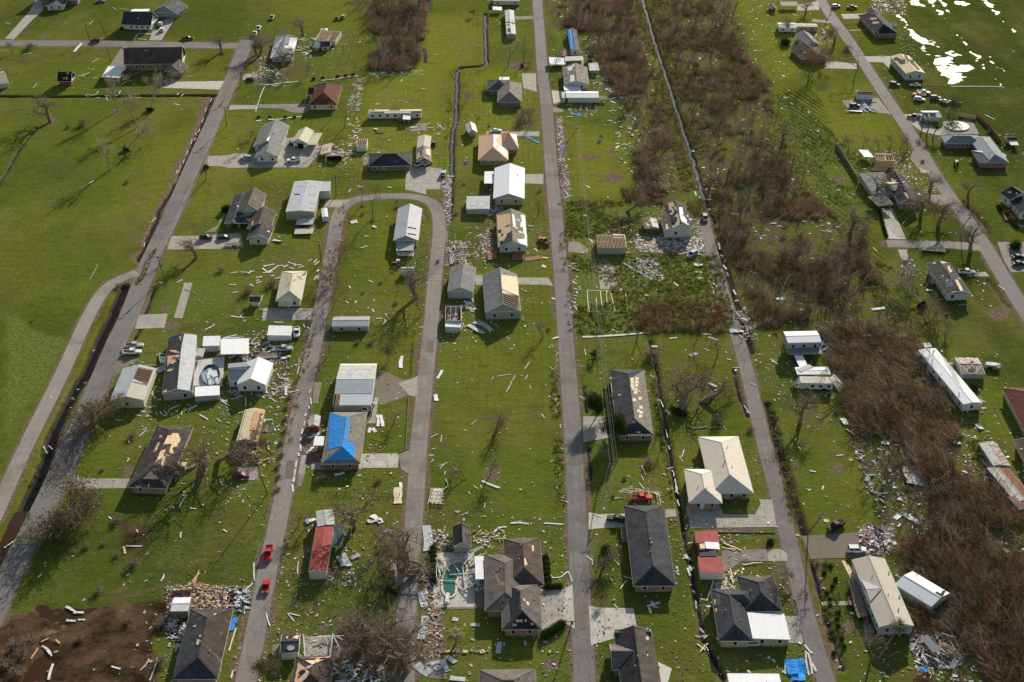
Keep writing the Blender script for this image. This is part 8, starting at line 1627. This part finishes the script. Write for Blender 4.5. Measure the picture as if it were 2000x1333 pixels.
scatter('junk left of the brown hip roof','junk in the yard left of the brown hip roof',60,(1320,800,1460,790,1440,940,1400,1100,1360,1000,1310,930),['greymetal','dark','offwhite','redwood','white'],(.2,.9),(.4,2),'broken_board','board',None,.5)
strips('splinters trailing up the lawn from the timber heap','trailing splinters','wood',.35,1510,560,1555,460,1520,580,1540,500,1500,550,1560,480,1455,640,1480,565,1370,620,1470,590,name='broken_board',cat='board')
strips('long white roof edge on the muddy ground','white pieces on the muddy ground','white',.8,515,742,575,775,560,770,605,790,575,790,655,790,520,850,595,855,610,845,665,845,330,1050,402,1128,380,1315,415,1190,872,1210,942,1230,345,1055,390,1115)
strips('orange-tan board in the muddy water','tan boards in the muddy water','deck',.5,322,1018,382,988,435,1000,468,1028,242,1150,298,1065,370,1255,380,1240,420,1100,455,1090,name='broken_board',cat='board');strips('white strip on the lower left lawn','white strips on the lower left lawn','white',.5,850,40,870,60,1068,140,1078,165,985,268,1112,270,295,515,325,490,35,285,105,232,405,165,385,205,1255,545,1280,490,1745,140,1775,160,1410,205,1415,160,645,700,665,685,962,580,975,565);strips('yellow-orange board standing out on the lower lawn',None,'ply',.6,965,275,978,330,name='broken_board',cat='board')
strips('blue tarpaulin bundle at the right wall of the brown hip roof','blue bundles by the brown roof','tarp',1.3,1840,830,1800,930,1850,830,1825,870,name='tarp_scrap',cat='tarp');strips('white edge beside the brown hip roof wall','white edges by the brown roof','white',.5,1845,910,1790,1090,1985,400,1990,540,1975,560,1930,600,1900,640,1910,800,1925,680,1960,760,1885,650,1890,790,1230,1140,1170,1320,1165,1150,1095,1240,1820,1240,1805,1300)
TL(1,2)
for k in range(13):y_=380+k*62;x_=430-k*12.3+R.uniform(-5,5);strips('white panel leaning in the ditch beside the loop road','white panels in the loop road ditch',['white','ltgrey_m','offwhite'],R.uniform(.4,1),x_,y_,x_-R.uniform(-8,22),y_+R.uniform(15,60))
strips('white panel on the lawn right of the tarped house','white panels right of the tarped house','white_m',1.4,945,580,950,670,970,580,990,670,880,720,890,680,905,680,935,715,1140,120,1130,215,1415,295,1450,230,1400,420,1408,470,1125,1105,1130,1155,610,1048,690,1030,400,880,450,830,410,760,495,725)
strips('bent pale wall panel at the bottom corner of the tarped house lot',None,'paleply',2.2,1105,1145,1105,1272,name='bent_wall_piece',cat='wall piece')
strips('pale plank laid on the long green lot',None,'offwhite',1.4,1762,1095,1900,1150);strips('white strip on the long green lot','white strips on the long green lot','white',.3,1950,400,1995,315,1835,305,1852,282,1680,655,1720,620,1425,980,1495,950,1435,1000,1470,965,1545,1000,1585,1012,1470,1050,1478,1020,1655,1178,1675,1198,1750,1125,1760,1155,1700,1130,1730,1155,1778,1305,1785,1270,1880,280,1990,262,1360,950,1385,925,1370,845,1405,840,1360,755,1420,730,1440,790,1448,735,1950,688,1965,688)
scatter('broken grey board in the left verge yard of the loop road','boards on the left verge',30,(215,330,330,390,240,420,215,460,60,430),['offwhite','white','oldwood'],(.2,.6),(.8,2.6));strips('white ladder-like frame by the loop road','x','white',1.4,235,345,235,425,name='fallen_rack',cat='frame');strips('white rail by the loop road','rails by the loop road','white',.4,230,415,330,390,320,262,335,200,305,185,345,180,330,168,352,155,110,440,165,478,10,430,70,448,195,290,250,310,0,45,25,40);sheets('pale crumpled sheet by the rust-brown trailer','x','ltgrey_m',190,145,270,125,wd=1.6)
strips('patterned plywood beside the loop road','x','ply',2.0,265,500,300,505,name='plywood_board',cat='board')if False else None
scatter('timber scrap between the loop road and tarped house','timber beside the tarped house',20,(395,600,520,600,480,760,400,760),['offwhite','redwood','greymetal','white'],(.3,.9),(.6,2),'broken_board','board',None,.4)
TL(1,3)
sheets('crumpled silver sheet near the red-roofed trailer','crumpled silver sheets near the red-roofed trailer',['ltgrey_m','dirty_m','white_m'],870,80,985,60,905,30,980,90,1005,150,1110,185,680,330,735,430,650,350,690,430,740,370,810,340,1080,400,1110,580,1075,380,1070,460,390,90,465,60,wd=1.6)
strips('red-brown beam beside the red-roofed trailer','beams beside the red-roofed trailer','redwood',.35,585,370,625,475,600,380,648,470,640,340,690,420,735,280,800,350,765,180,770,215,730,90,740,150,name='broken_board',cat='board')
strips('white strip on the lawn below the red-roofed trailer','white strips below the red-roofed trailer','white',.4,80,795,110,895,248,795,298,858,255,792,345,815,672,875,695,912,365,360,380,350,325,490,332,390,1072,100,1112,78,200,440,222,432,340,580,348,586)
scatter('twisted white metal in the thicket','white metal in the thicket',44,(590,1180,1040,1170,1060,1332,620,1332),['white','ltgrey_m','offwhite'],(.2,.7),(1.2,4.5),'metal_sheet','metal sheet',None,.6)
strips('big grey sheet on the verge right of the loop road','grey sheets on the loop road verge','ltgrey_m',2.4,1290,625,1320,745,1325,815,1285,1000,1250,1195,1360,1270,1330,110,1345,310,name='metal_sheet',cat='metal sheet')
scatter('board on the littered verge right of the loop road','boards on the littered verge',60,(1300,330,1390,560,1400,760,1360,1000,1400,1150,1280,1150,1300,760),['redwood','offwhite','wood','oldwood'],(.15,.5),(.8,3),'broken_board','board',None,.4)
for k in range(11):x_=1345+k*45;strips('fallen fence section with weathered pickets','fallen fence sections south of the pool house','oldwood' if k%3 else 'deck',1.3,x_,1095+R.uniform(-8,8),x_+38,1090+R.uniform(-8,8),name='fence_section',cat='fence',bow=.3)
strips('grey sheet near the bare slab at the bottom centre','sheets near the bare slab','ltgrey_m',1.6,1360,1190,1485,1165,1460,1180,1500,1250,1400,1210,1440,1230,1515,1300,1635,1312,1490,1130,1560,1180,1890,1110,1905,1020,1675,885,1750,888,1535,838,1580,846,name='metal_sheet',cat='metal sheet')
scatter('broken board by the black-roofed cabin','boards by the black-roofed cabin',50,(1370,170,1530,150,1530,290,1400,290),['redwood','oldwood','paleply','offwhite'],(.15,.5),(.8,2.6),'broken_board','board',None,.5)
scatter('broken board behind the sprawling pool house','boards behind the pool house',40,(1690,150,1930,140,1960,210,1720,300),['redwood','paleply','offwhite','wood','white'],(.15,.5),(.8,2.6),'broken_board','board',None,.5);strips('long white roof edge lying above the pool house','white edges above the pool house','white',.8,1990,92,2130,98,1860,160,1900,125,1900,125,1960,120,2250,92,2400,100)
TL(2,2)
scatter('small white strip on the weedy west verge of the street','white strips on the weedy verge of the street',30,(290,30,360,30,380,600,400,1000,420,1300,330,1300,320,700),['white','offwhite'],(.2,.45),(.5,2.2))
strips('white strip on the lawn around the wires','white strips around the wires','white',.35,1010,975,1042,1045,1008,1048,1025,1090,990,1110,1035,1160,1325,900,1342,848,1302,900,1330,945,1080,270,1108,292,565,65,575,115,525,438,590,460,1808,505,1855,570,1855,330,1905,352,1720,210,1780,212,1675,145,1710,152,1500,60,1545,85,5,310,25,268,105,300,122,270,138,350,145,375,232,572,252,605,1930,175,1945,170,140,165,100,220)
sheets('white crumpled sheet by the giant toppled oak','white sheets by the toppled oak','white',1385,120,1455,98,1530,330,1592,362,wd=1.2);strips('timber over the red pickup','timbers over the red pickup','paleply',.28,860,1165,1150,1165,900,1190,1170,1190,800,1235,930,1210,850,1180,1060,1178,1060,1160,1070,1280,1110,1165,1140,1280,1130,1180,1160,1285,895,1160,940,1145,1195,1180,1255,1160,940,1160,1160,1210,835,1195,980,1200,name='broken_board',cat='board',bow=1.2)
strips('white debris in the drain between the lots','white debris in the drain','white',.4,1155,460,1180,520,1195,540,1235,575,1200,700,1215,760,1220,820,1230,850,1210,1000,1255,990,1245,1010,1262,1060,1270,1080,1290,1170,1280,1120,1300,1200,1290,1240,1305,1290);strips('brown planks of an old foundation on the lawn','planks of an old foundation','oldwood',.9,1380,675,1515,672,1540,680,1635,672,name='broken_board',cat='board');strips('tan board at the top of the drain',None,'ply',1.0,1085,45,1133,46,name='plywood_board',cat='board')
strips('small green tent-like canopy on the lawn',None,'s_green' if False else 'green_m',1.6,865,1075,890,1090,name='fallen_canopy',cat='canopy',bow=.8)
TL(2,3)
strips('bent white gutter on the lawn east of the pool house','pieces of bent white gutter','white',.35,298,490,320,518,318,518,385,512,385,512,440,468,440,468,472,550,name='gutter',cat='gutter');strips('white crossed boards on the lawn below the charcoal roof','crossed boards below the charcoal roof','offwhite',.6,1055,740,1155,710,1070,750,1082,795,1090,700,1105,740,1105,745,1140,750,1075,730,1120,745,name='broken_board',cat='board')
strips('white strip along the drain beside the red roofs','white strips beside the red roofs',['white','greymetal'],.7,1345,340,1395,380,1370,440,1392,500,1385,430,1400,460,1415,620,1430,645,1430,975,1515,965,1468,910,1500,948,1435,700,1440,760)
strips('timber strewn around the dark intersecting roofs','timbers around the dark intersecting roofs','paleply',.35,1445,1035,1510,1085,1470,1100,1530,1035,1495,1000,1540,965,1500,1040,1535,1090,1520,700,1570,540,1530,660,1575,545,1470,685,1520,695,1690,470,1725,560,1705,450,1725,570,1740,500,1775,455,1795,495,1795,450,1800,420,1950,398,1365,258,1420,243,1650,250,1790,305,1640,285,1750,300,1630,220,1690,270,1700,255,1715,240,870,505,960,535,845,610,895,545,800,725,825,758,765,520,785,545,name='broken_board',cat='board',bow=.5)
strips('white strip around the half-stripped green tree','strips around the half-stripped tree','white',.4,585,350,625,380,625,370,632,415,700,375,715,410,700,410,735,430,800,378,838,420,640,20,700,45)
scatter('board in the debris between the two drain lots','boards between the drain lots',26,(1600,560,1740,470,1740,600,1600,600),['paleply','offwhite','wood'],(.15,.4),(.8,2.6),'broken_board','board')
TL(3,2)
sheets('pale sheet caught in the russet brush','pale sheets in the russet brush',['white_m','dirty_m','ltgrey_m'],790,600,905,540,680,285,745,295,640,610,745,640,580,605,610,660,630,30,680,40,575,80,600,45,670,460,710,435,700,560,750,540,880,795,950,810,1110,650,1150,670,1180,680,1210,690,1620,650,1670,695,1625,655,1640,670,wd=1.5)
sheets('long rotten grey roof lying in the brush, its far half',None,'dirty_m',1075,810,1140,960,wd=4.2);sheets('long rotten grey roof lying in the brush, its near half',None,'dirty_m',1120,980,1165,1140,wd=6.0)
scatter('debris along the edge of the russet brush','debris along the russet brush edge',36,(620,690,690,700,760,950,850,1150,960,1332,900,1332,780,1150,700,950),['offwhite','greymetal','oldwood','dirty_m','redwood'],(.25,.9),(.8,4),'metal_sheet','metal sheet',None,.5)
strips('white strip on the grass right of the lane','white strips right of the lane','white',.5,325,1015,375,1025,535,900,590,890,425,1165,435,1130,210,780,220,760,235,830,255,845,30,150,80,190);strips('tan board on the grass right of the lane','tan boards right of the lane','deck',.9,28,160,50,165,630,930,662,932,555,615,570,620,name='plywood_board',cat='board')
scatter('debris along the rusted ribs trailer','debris along the rusted trailer',34,(1650,900,1760,1000,1850,1200,1830,1250,1720,1150,1660,1000),['ltgrey_m','redwood','offwhite','greymetal'],(.3,1),(.8,3),'metal_sheet','metal sheet',None,.5);scatter('rusty junk beside the long white trailer','junk beside the long trailer',20,(1600,440,1690,450,1690,530,1600,530),['redwood','oldwood','offwhite'],(.2,.7),(.6,2),'broken_board','board')
scatter('pale scrap beside the stilt house','scraps beside the stilt house',16,(420,-30,500,-10,500,80,420,90),['white','offwhite','ltgrey_m','tarp'],(.4,1.4),(.8,2.6),'metal_sheet','metal sheet',None,.5)
TL(3,3)
scatter('junk heaped beside the white SUV','junk in the heap by the white SUV',90,(700,200,880,110,940,200,970,320,800,330,740,250),['offwhite','white','greymetal','redwood','s_red','dark','oldwood','interior'],(.2,1.2),(.4,2.6),'household_junk','junk',None,.6)
strips('white fallen gate frame by the junk heap','fallen gate frames','greymetal',.2,690,185,830,120,700,130,790,85,790,85,830,125,710,150,730,190,860,150,910,260,1055,15,1190,90,990,50,1030,20,890,160,935,105)
sheets('white panel in the brush by the tipped white building','white panels by the tipped building','white_m',1070,340,1135,345,965,250,1000,245,1150,280,1190,310,1270,460,1295,520,1440,1280,1480,1290,1440,1170,1480,1190,1060,20,1190,95,990,60,1030,20,wd=1.6)
strips('stack of long tan boards beside the cream metal roof','long tan boards by the cream roof','ply',.5,580,385,660,545,595,385,675,540,620,410,685,550,name='lumber',cat='board',bow=.05)
scatter('junk by the shattered grey shed','junk at the shattered grey shed',60,(1110,1000,1220,1000,1260,1120,1200,1200,1130,1130),['dark','white','offwhite','tarpdark','greymetal'],(.2,.8),(.4,1.6),'household_junk','junk',None,.5)
scatter('debris in the dark brush','debris in the dark brush',40,(1240,850,1480,900,1500,1200,1200,1300,1150,1240),['offwhite','greymetal','redwood','paleply'],(.2,.8),(.5,2.6),'broken_board','board',None,.4)
sheets('blue tarp bundled on the ground at the bottom edge','blue tarp pieces at the bottom edge','tarp',150,1190,290,1180,145,1240,300,1230,180,1290,290,1300,170,1160,200,1280,1195,1245,1240,1230,wd=2.8)
strips('grey plank pile beside the blue tarp','planks beside the blue tarp','offwhite',.7,295,1090,320,1280,310,1100,345,1270,285,1040,345,1110,340,1180,375,1250,130,1160,135,1270);strips('yellow board on the foot path',None,'ply',1.6,420,722,478,722,name='plywood_board',cat='board');strips('tan board on the grass beside the dark pickup',None,'ply',1.6,435,72,480,72,name='plywood_board',cat='board')
build_pieces()
def fence(label,mat,h_,wd,*f,name='fence',posts=2.4):
 pts=[W(x,y)for x,y in pairs(f)];c=pts[0];t=empty(name,c,0,label,'fence');mb=MB();pm=MB()
 for a,b_ in zip(pts,pts[1:]):
  a,b_=a-c,b_-c;(mb.beam(a+UP*h_*.5,b_+UP*h_*.5,wd,h_*.9)if mat!='pole' else[mb.beam(a+UP*h_*k,b_+UP*h_*k,.03,.05)for k in(.3,.65,.98)]);n_=max(1,int((b_-a).length/posts))
  for j in range(n_+1):q=a.lerp(b_,j/n_);pm.beam(q,q+UP*(h_+.12),.14)
 mb.build('panel',M[mat],t);pm.build('post',M[mat],t)
TL(3,0);fence('tan board fence turning behind the round pool','deck',1.8,.08,1490,912,1622,935);fence('weathered board fence right of the round pool','redwood',1.8,.08,1625,905,1745,1030,1820,1130);fence('long pale wall slanting down to the ruined tan house','oldwood',2.0,.25,530,1145,700,1420)
TL(2,3);fence('low timber edging south of the beige house drive','oldwood',.25,.2,1400,160,2050,165);
TL(1,2);fence('dark wire fence along the back of the island lot lawn','pole',.8,.03,560,1190,1120,1210);fence('low fence on the right side of the tarped house lawns','pole',.7,.05,1230,0,1215,250);fence('low garden edge along the loop road right of the tarped house','oldwood',.3,.15,1190,440,1165,850,1110,880)
TL(1,1);fence('dark wire fence below the long grey shed','pole',.9,.03,560,1268,1240,1275)
TL(0,3);fence('low brown fence above the white box shed','redwood',1.0,.08,1350,640,1500,632);fence('dark gate fence left of the junk yard','pole',1.2,.05,1340,660,1300,940)
TL(2,1);fence('pale footing fence on the left side of the lane lot','oldwood',.8,.03,1270,1240,1420,1250)
def litter(name,label,items,seed,pal,extra=None):
 r=np.random.RandomState(seed);Vs=[];Cs=[]
 for poly,n_,lo,hi in items:
  c=poly if isinstance(poly,np.ndarray)else pts_in(gpoly(poly),int(n_*(.62 if seed==5 else .5 if seed==8 else 1)),r.randint(9999));c=c[np.all([(ldist(c,l_)>w_*.5+.2)|(r.rand(len(c))<.03)for l_,w_,_ in RL],0)];n_=len(c);a=r.rand(n_)*6.283;l_=(lo*.8+(hi*1.4-lo)*r.rand(n_)**3)/2;w_=l_*r.uniform(.08,.6,n_)+.02;d=np.stack([np.cos(a),np.sin(a)],1);s_=np.stack([-d[:,1],d[:,0]],1);z0=r.uniform(.03,.12,n_);tl=r.uniform(-.2,.2,n_)*l_
  cor=[(-1,-1),(1,-1),(1,1),(-1,1)];P_=[np.concatenate([c+d*(l_*i)[:,None]+s_*(w_*j)[:,None],(z0+tl*i+np.abs(tl))[:,None]],1)for i,j in cor];top=[p+np.array([0,0,.025])for p in P_]
  fs=[top[0],top[1],top[2],top[3]]
  for i in range(4):j=(i+1)%4;fs+=[P_[i],P_[j],top[j],top[i]]
  Vs.append(np.stack(fs,1).reshape(-1,3));Cs.append(np.repeat(np.array(pal)[r.randint(0,len(pal),n_)]*r.uniform(.75,1.1,(n_,1)),20,0))
 Vv=np.concatenate(Vs);me_=npmesh(name,Vv,np.arange(len(Vv)).reshape(-1,4),attrmat(name+'_paint',rough=.7),np.concatenate(Cs));o=bpy.data.objects.new(name,me_);COL.objects.link(o);tag(o,label,'litter',kind='stuff')
PX()
wht=[(.7,.7,.68),(.55,.55,.53),(.72,.72,.72),(.40,.38,.35),(.45,.36,.25),(.28,.26,.23)];mixd=[(.6,.58,.55),(.42,.28,.17),(.22,.1,.06),(.3,.3,.32),(.7,.7,.68),(.5,.38,.24),(.3,.12,.1),(.1,.09,.08),(.5,.48,.45),(.28,.22,.17)]
litter('storm_litter','countless small pale scraps sprinkled over the lots',[((0,0,460,0,440,330,300,600,0,700),110,.2,.6),((450,60,700,60,700,400,450,420),340,.2,.7),((690,150,900,150,880,370,690,370),170,.2,.6),((880,0,1050,0,1080,500,870,480),260,.2,.7),((1080,200,1240,200,1240,390,1100,390),170,.2,.7),((1110,400,1400,490,1430,650,1120,650),700,.2,.8),((1270,0,1500,0,1700,500,1640,640,1440,640),1500,.2,1.2),((1070,0,1235,0,1320,380,1240,380),500,.2,1.0),((1640,640,1860,700,1960,1000,2000,1333,1780,1333,1700,900),1500,.25,1.5),((1500,0,1760,0,2000,560,1900,600,1640,250),420,.2,.6),((300,480,640,480,560,660,300,650),150,.2,.6),((660,420,850,420,840,660,650,650),110,.2,.5),((250,770,480,770,520,1000,280,960),420,.2,.8),((440,760,590,660,560,1000,440,1000),450,.2,.8),((590,660,820,660,800,1000,560,1000),260,.2,.7),((860,650,1085,650,1110,1020,830,1010),200,.2,.6),((1120,660,1440,660,1530,1000,1140,1000),380,.2,.7),((1450,640,1680,640,1730,1030,1540,1030),220,.2,.7),((1640,640,2000,900,2000,1333,1760,1333,1700,1000),650,.2,1.0),((30,980,500,980,500,1180,30,1180),120,.2,.6),((500,1000,800,1000,790,1333,480,1333),400,.2,.7),((830,1000,1130,1000,1140,1333,820,1333),520,.2,.8),((1150,1000,1560,1000,1600,1333,1150,1333),420,.2,.7),((1590,1090,1760,1090,1790,1333,1640,1333),160,.2,.7)],5,wht)
litter('rubble_litter','crushed bits of board, cloth and metal in the wreckage heaps',[((1235,463,1372,465,1375,500,1330,498,1245,492),2600,.2,.9),((1240,505,1285,505,1300,550,1250,540),900,.2,.8),((325,1145,490,1145,485,1190,345,1200,340,1260,325,1240),2000,.2,.8),((1675,1030,1745,1030,1745,1085,1685,1085),1300,.2,.7),((1775,1220,1860,1225,1880,1290,1790,1320),1100,.2,.8),((440,660,560,640,565,770,450,780),1500,.2,.8),((860,470,915,470,915,520,870,520),700,.2,.7),((935,460,960,440,965,510,945,520),700,.2,.7),((1085,230,1100,230,1112,395,1095,395),900,.2,.7),((862,350,882,350,878,440,866,440),900,.2,.8),((635,1100,690,1110,700,1150,640,1140),250,.2,.6),((835,1040,870,1030,860,1320,825,1320),1000,.2,.8),((1700,0,1770,0,1770,30,1700,30),500,.3,1.0),((500,100,560,130,560,170,490,170),700,.2,.9),((1165,60,1265,40,1320,330,1240,330),600,.3,1.0),((1425,610,1470,600,1480,665,1440,665),500,.2,.8),((1350,350,1400,340,1400,430,1370,430),200,.2,.8),((1330,440,1375,430,1385,500,1340,500),500,.2,.8),((1660,830,1690,830,1760,1040,1720,1040),260,.2,.7),((1710,310,1780,300,1790,350,1740,350),400,.2,.7),((590,1240,640,1250,640,1310,600,1300),150,.2,.6),((1240,330,1320,340,1330,380,1230,400),300,.2,.8)],6,mixd)
bx=[o for o in bpy.data.objects if o.parent is None and o.get('category')in('house','shed','garage','mobile home','barn','carport','workshop','collapsed shed','wrecked trailer')]
bad=('decked_gable','torn_white','crushed','roofless','joist','stripped','silver_and_black','split_level','wrecked','open_rafter','half_roof','white_gable_cottage','storm','shattered','rusted','pool_house','brown_hip','red_roof','folded','grey_gable_cottage','orange_felt','blue_tarp','white_bay')
hp=[]
for o in bx:
 n_=420 if o.name.startswith(bad)else 90
 a_=NR.rand(n_)*6.283;r_=6+np.abs(NR.normal(0,7 if n_>99 else 6,n_));hp.append(np.stack([o.location.x+np.cos(a_)*r_,o.location.y+np.sin(a_)*r_*1.25],1))
litter('splinter_litter','fine splinters, torn insulation and wrapping thrown round the buildings',[(np.concatenate(hp),0,.12,.75)],15,mixd+wht[:2]+[(.55,.42,.26),(.35,.24,.15)])
litter('shingle_litter','dark torn shingles scattered on the lawns',[((1150,1100,1560,1100,1600,1333,1150,1333),2600,.15,.55),((1150,760,1530,760,1550,1000,1150,1000),900,.15,.5),((500,1000,790,1000,780,1250,490,1250),1500,.15,.5),((260,780,540,780,520,1150,260,1150),1400,.15,.5),((60,1000,500,980,500,1170,300,1170),400,.15,.5),((1110,660,1440,660,1450,760,1120,760),500,.15,.5),((850,660,1090,660,1110,1020,830,1020),400,.15,.45),((1060,1040,1120,1040,1130,1333,1060,1333),500,.15,.55),((640,850,830,850,820,1000,640,1000),300,.15,.5),((1000,440,1080,440,1080,540,1000,540),300,.15,.5)],8,[(.06,.06,.065),(.04,.04,.045),(.09,.09,.095),(.12,.11,.11)])
# labels: members of a group say which one they are
bpy.context.view_layer.update()
tops=[o for o in bpy.data.objects if o.parent is None and 'label' in o and o.type in('MESH','EMPTY')]
marks=[o for o in tops if 'group' not in o and o['category']in('house','barn','shed','garage','mobile home','workshop','pool','motorhome')and '.' not in o.name]
mk=np.array([[o.location.x,o.location.y]for o in marks])
def relabel(o):
 d=mk-np.array([o.location.x,o.location.y]);i=int(np.argmin((d**2).sum(1)));dx,dy=-d[i]
 rel=('right of' if dx>0 else 'left of')if abs(dx)>abs(dy)else('behind' if dy>0 else 'in front of');base=o['label'].split();
 q=(rel+' the '+marks[i].name.replace('_',' ')).split();o['label']=' '.join(base[:16-len(q)]if len(base)+len(q)>16 else base)+' '+' '.join(q)
from collections import defaultdict
gr=defaultdict(list)
for o in tops:
 if 'group' in o:gr[(o['group'],o['label'])].append(o)
NS='siding,board,sheet,scrap,strip,tree,shrub'
for(g,lb),os_ in gr.items():
 if len(os_)<2:continue
 words=lb.split()
 if len(os_)>4 and len(words)<=11:[relabel(o)for o in os_]
 sub=defaultdict(list)
 for o in os_:sub[o['label']].append(o)
 for l2,ss in sub.items():
  if len(ss)>3 and len(l2.split())<16:
   ms=sorted(ss,key=lambda o:o.scale.z if o.type=='EMPTY' else max(o.dimensions));k3=len(ms)//3
   for o in ms[:k3]:o['label']='smaller '+l2
   for o in ms[-k3:]:o['label']='larger '+l2
 sub=defaultdict(list)
 for o in os_:sub[o['label']].append(o)
 for l2,ss in sub.items():
  if len(ss)<2 or len(l2.split())>15:continue
  ex=[('leftmost',min(ss,key=lambda o:o.location.x)),('rightmost',max(ss,key=lambda o:o.location.x)),('farthest',max(ss,key=lambda o:o.location.y)),('nearest',min(ss,key=lambda o:o.location.y))];done=set()
  for wd_,o in ex:
   if o.name not in done:done.add(o.name);o['label']=wd_+' '+l2
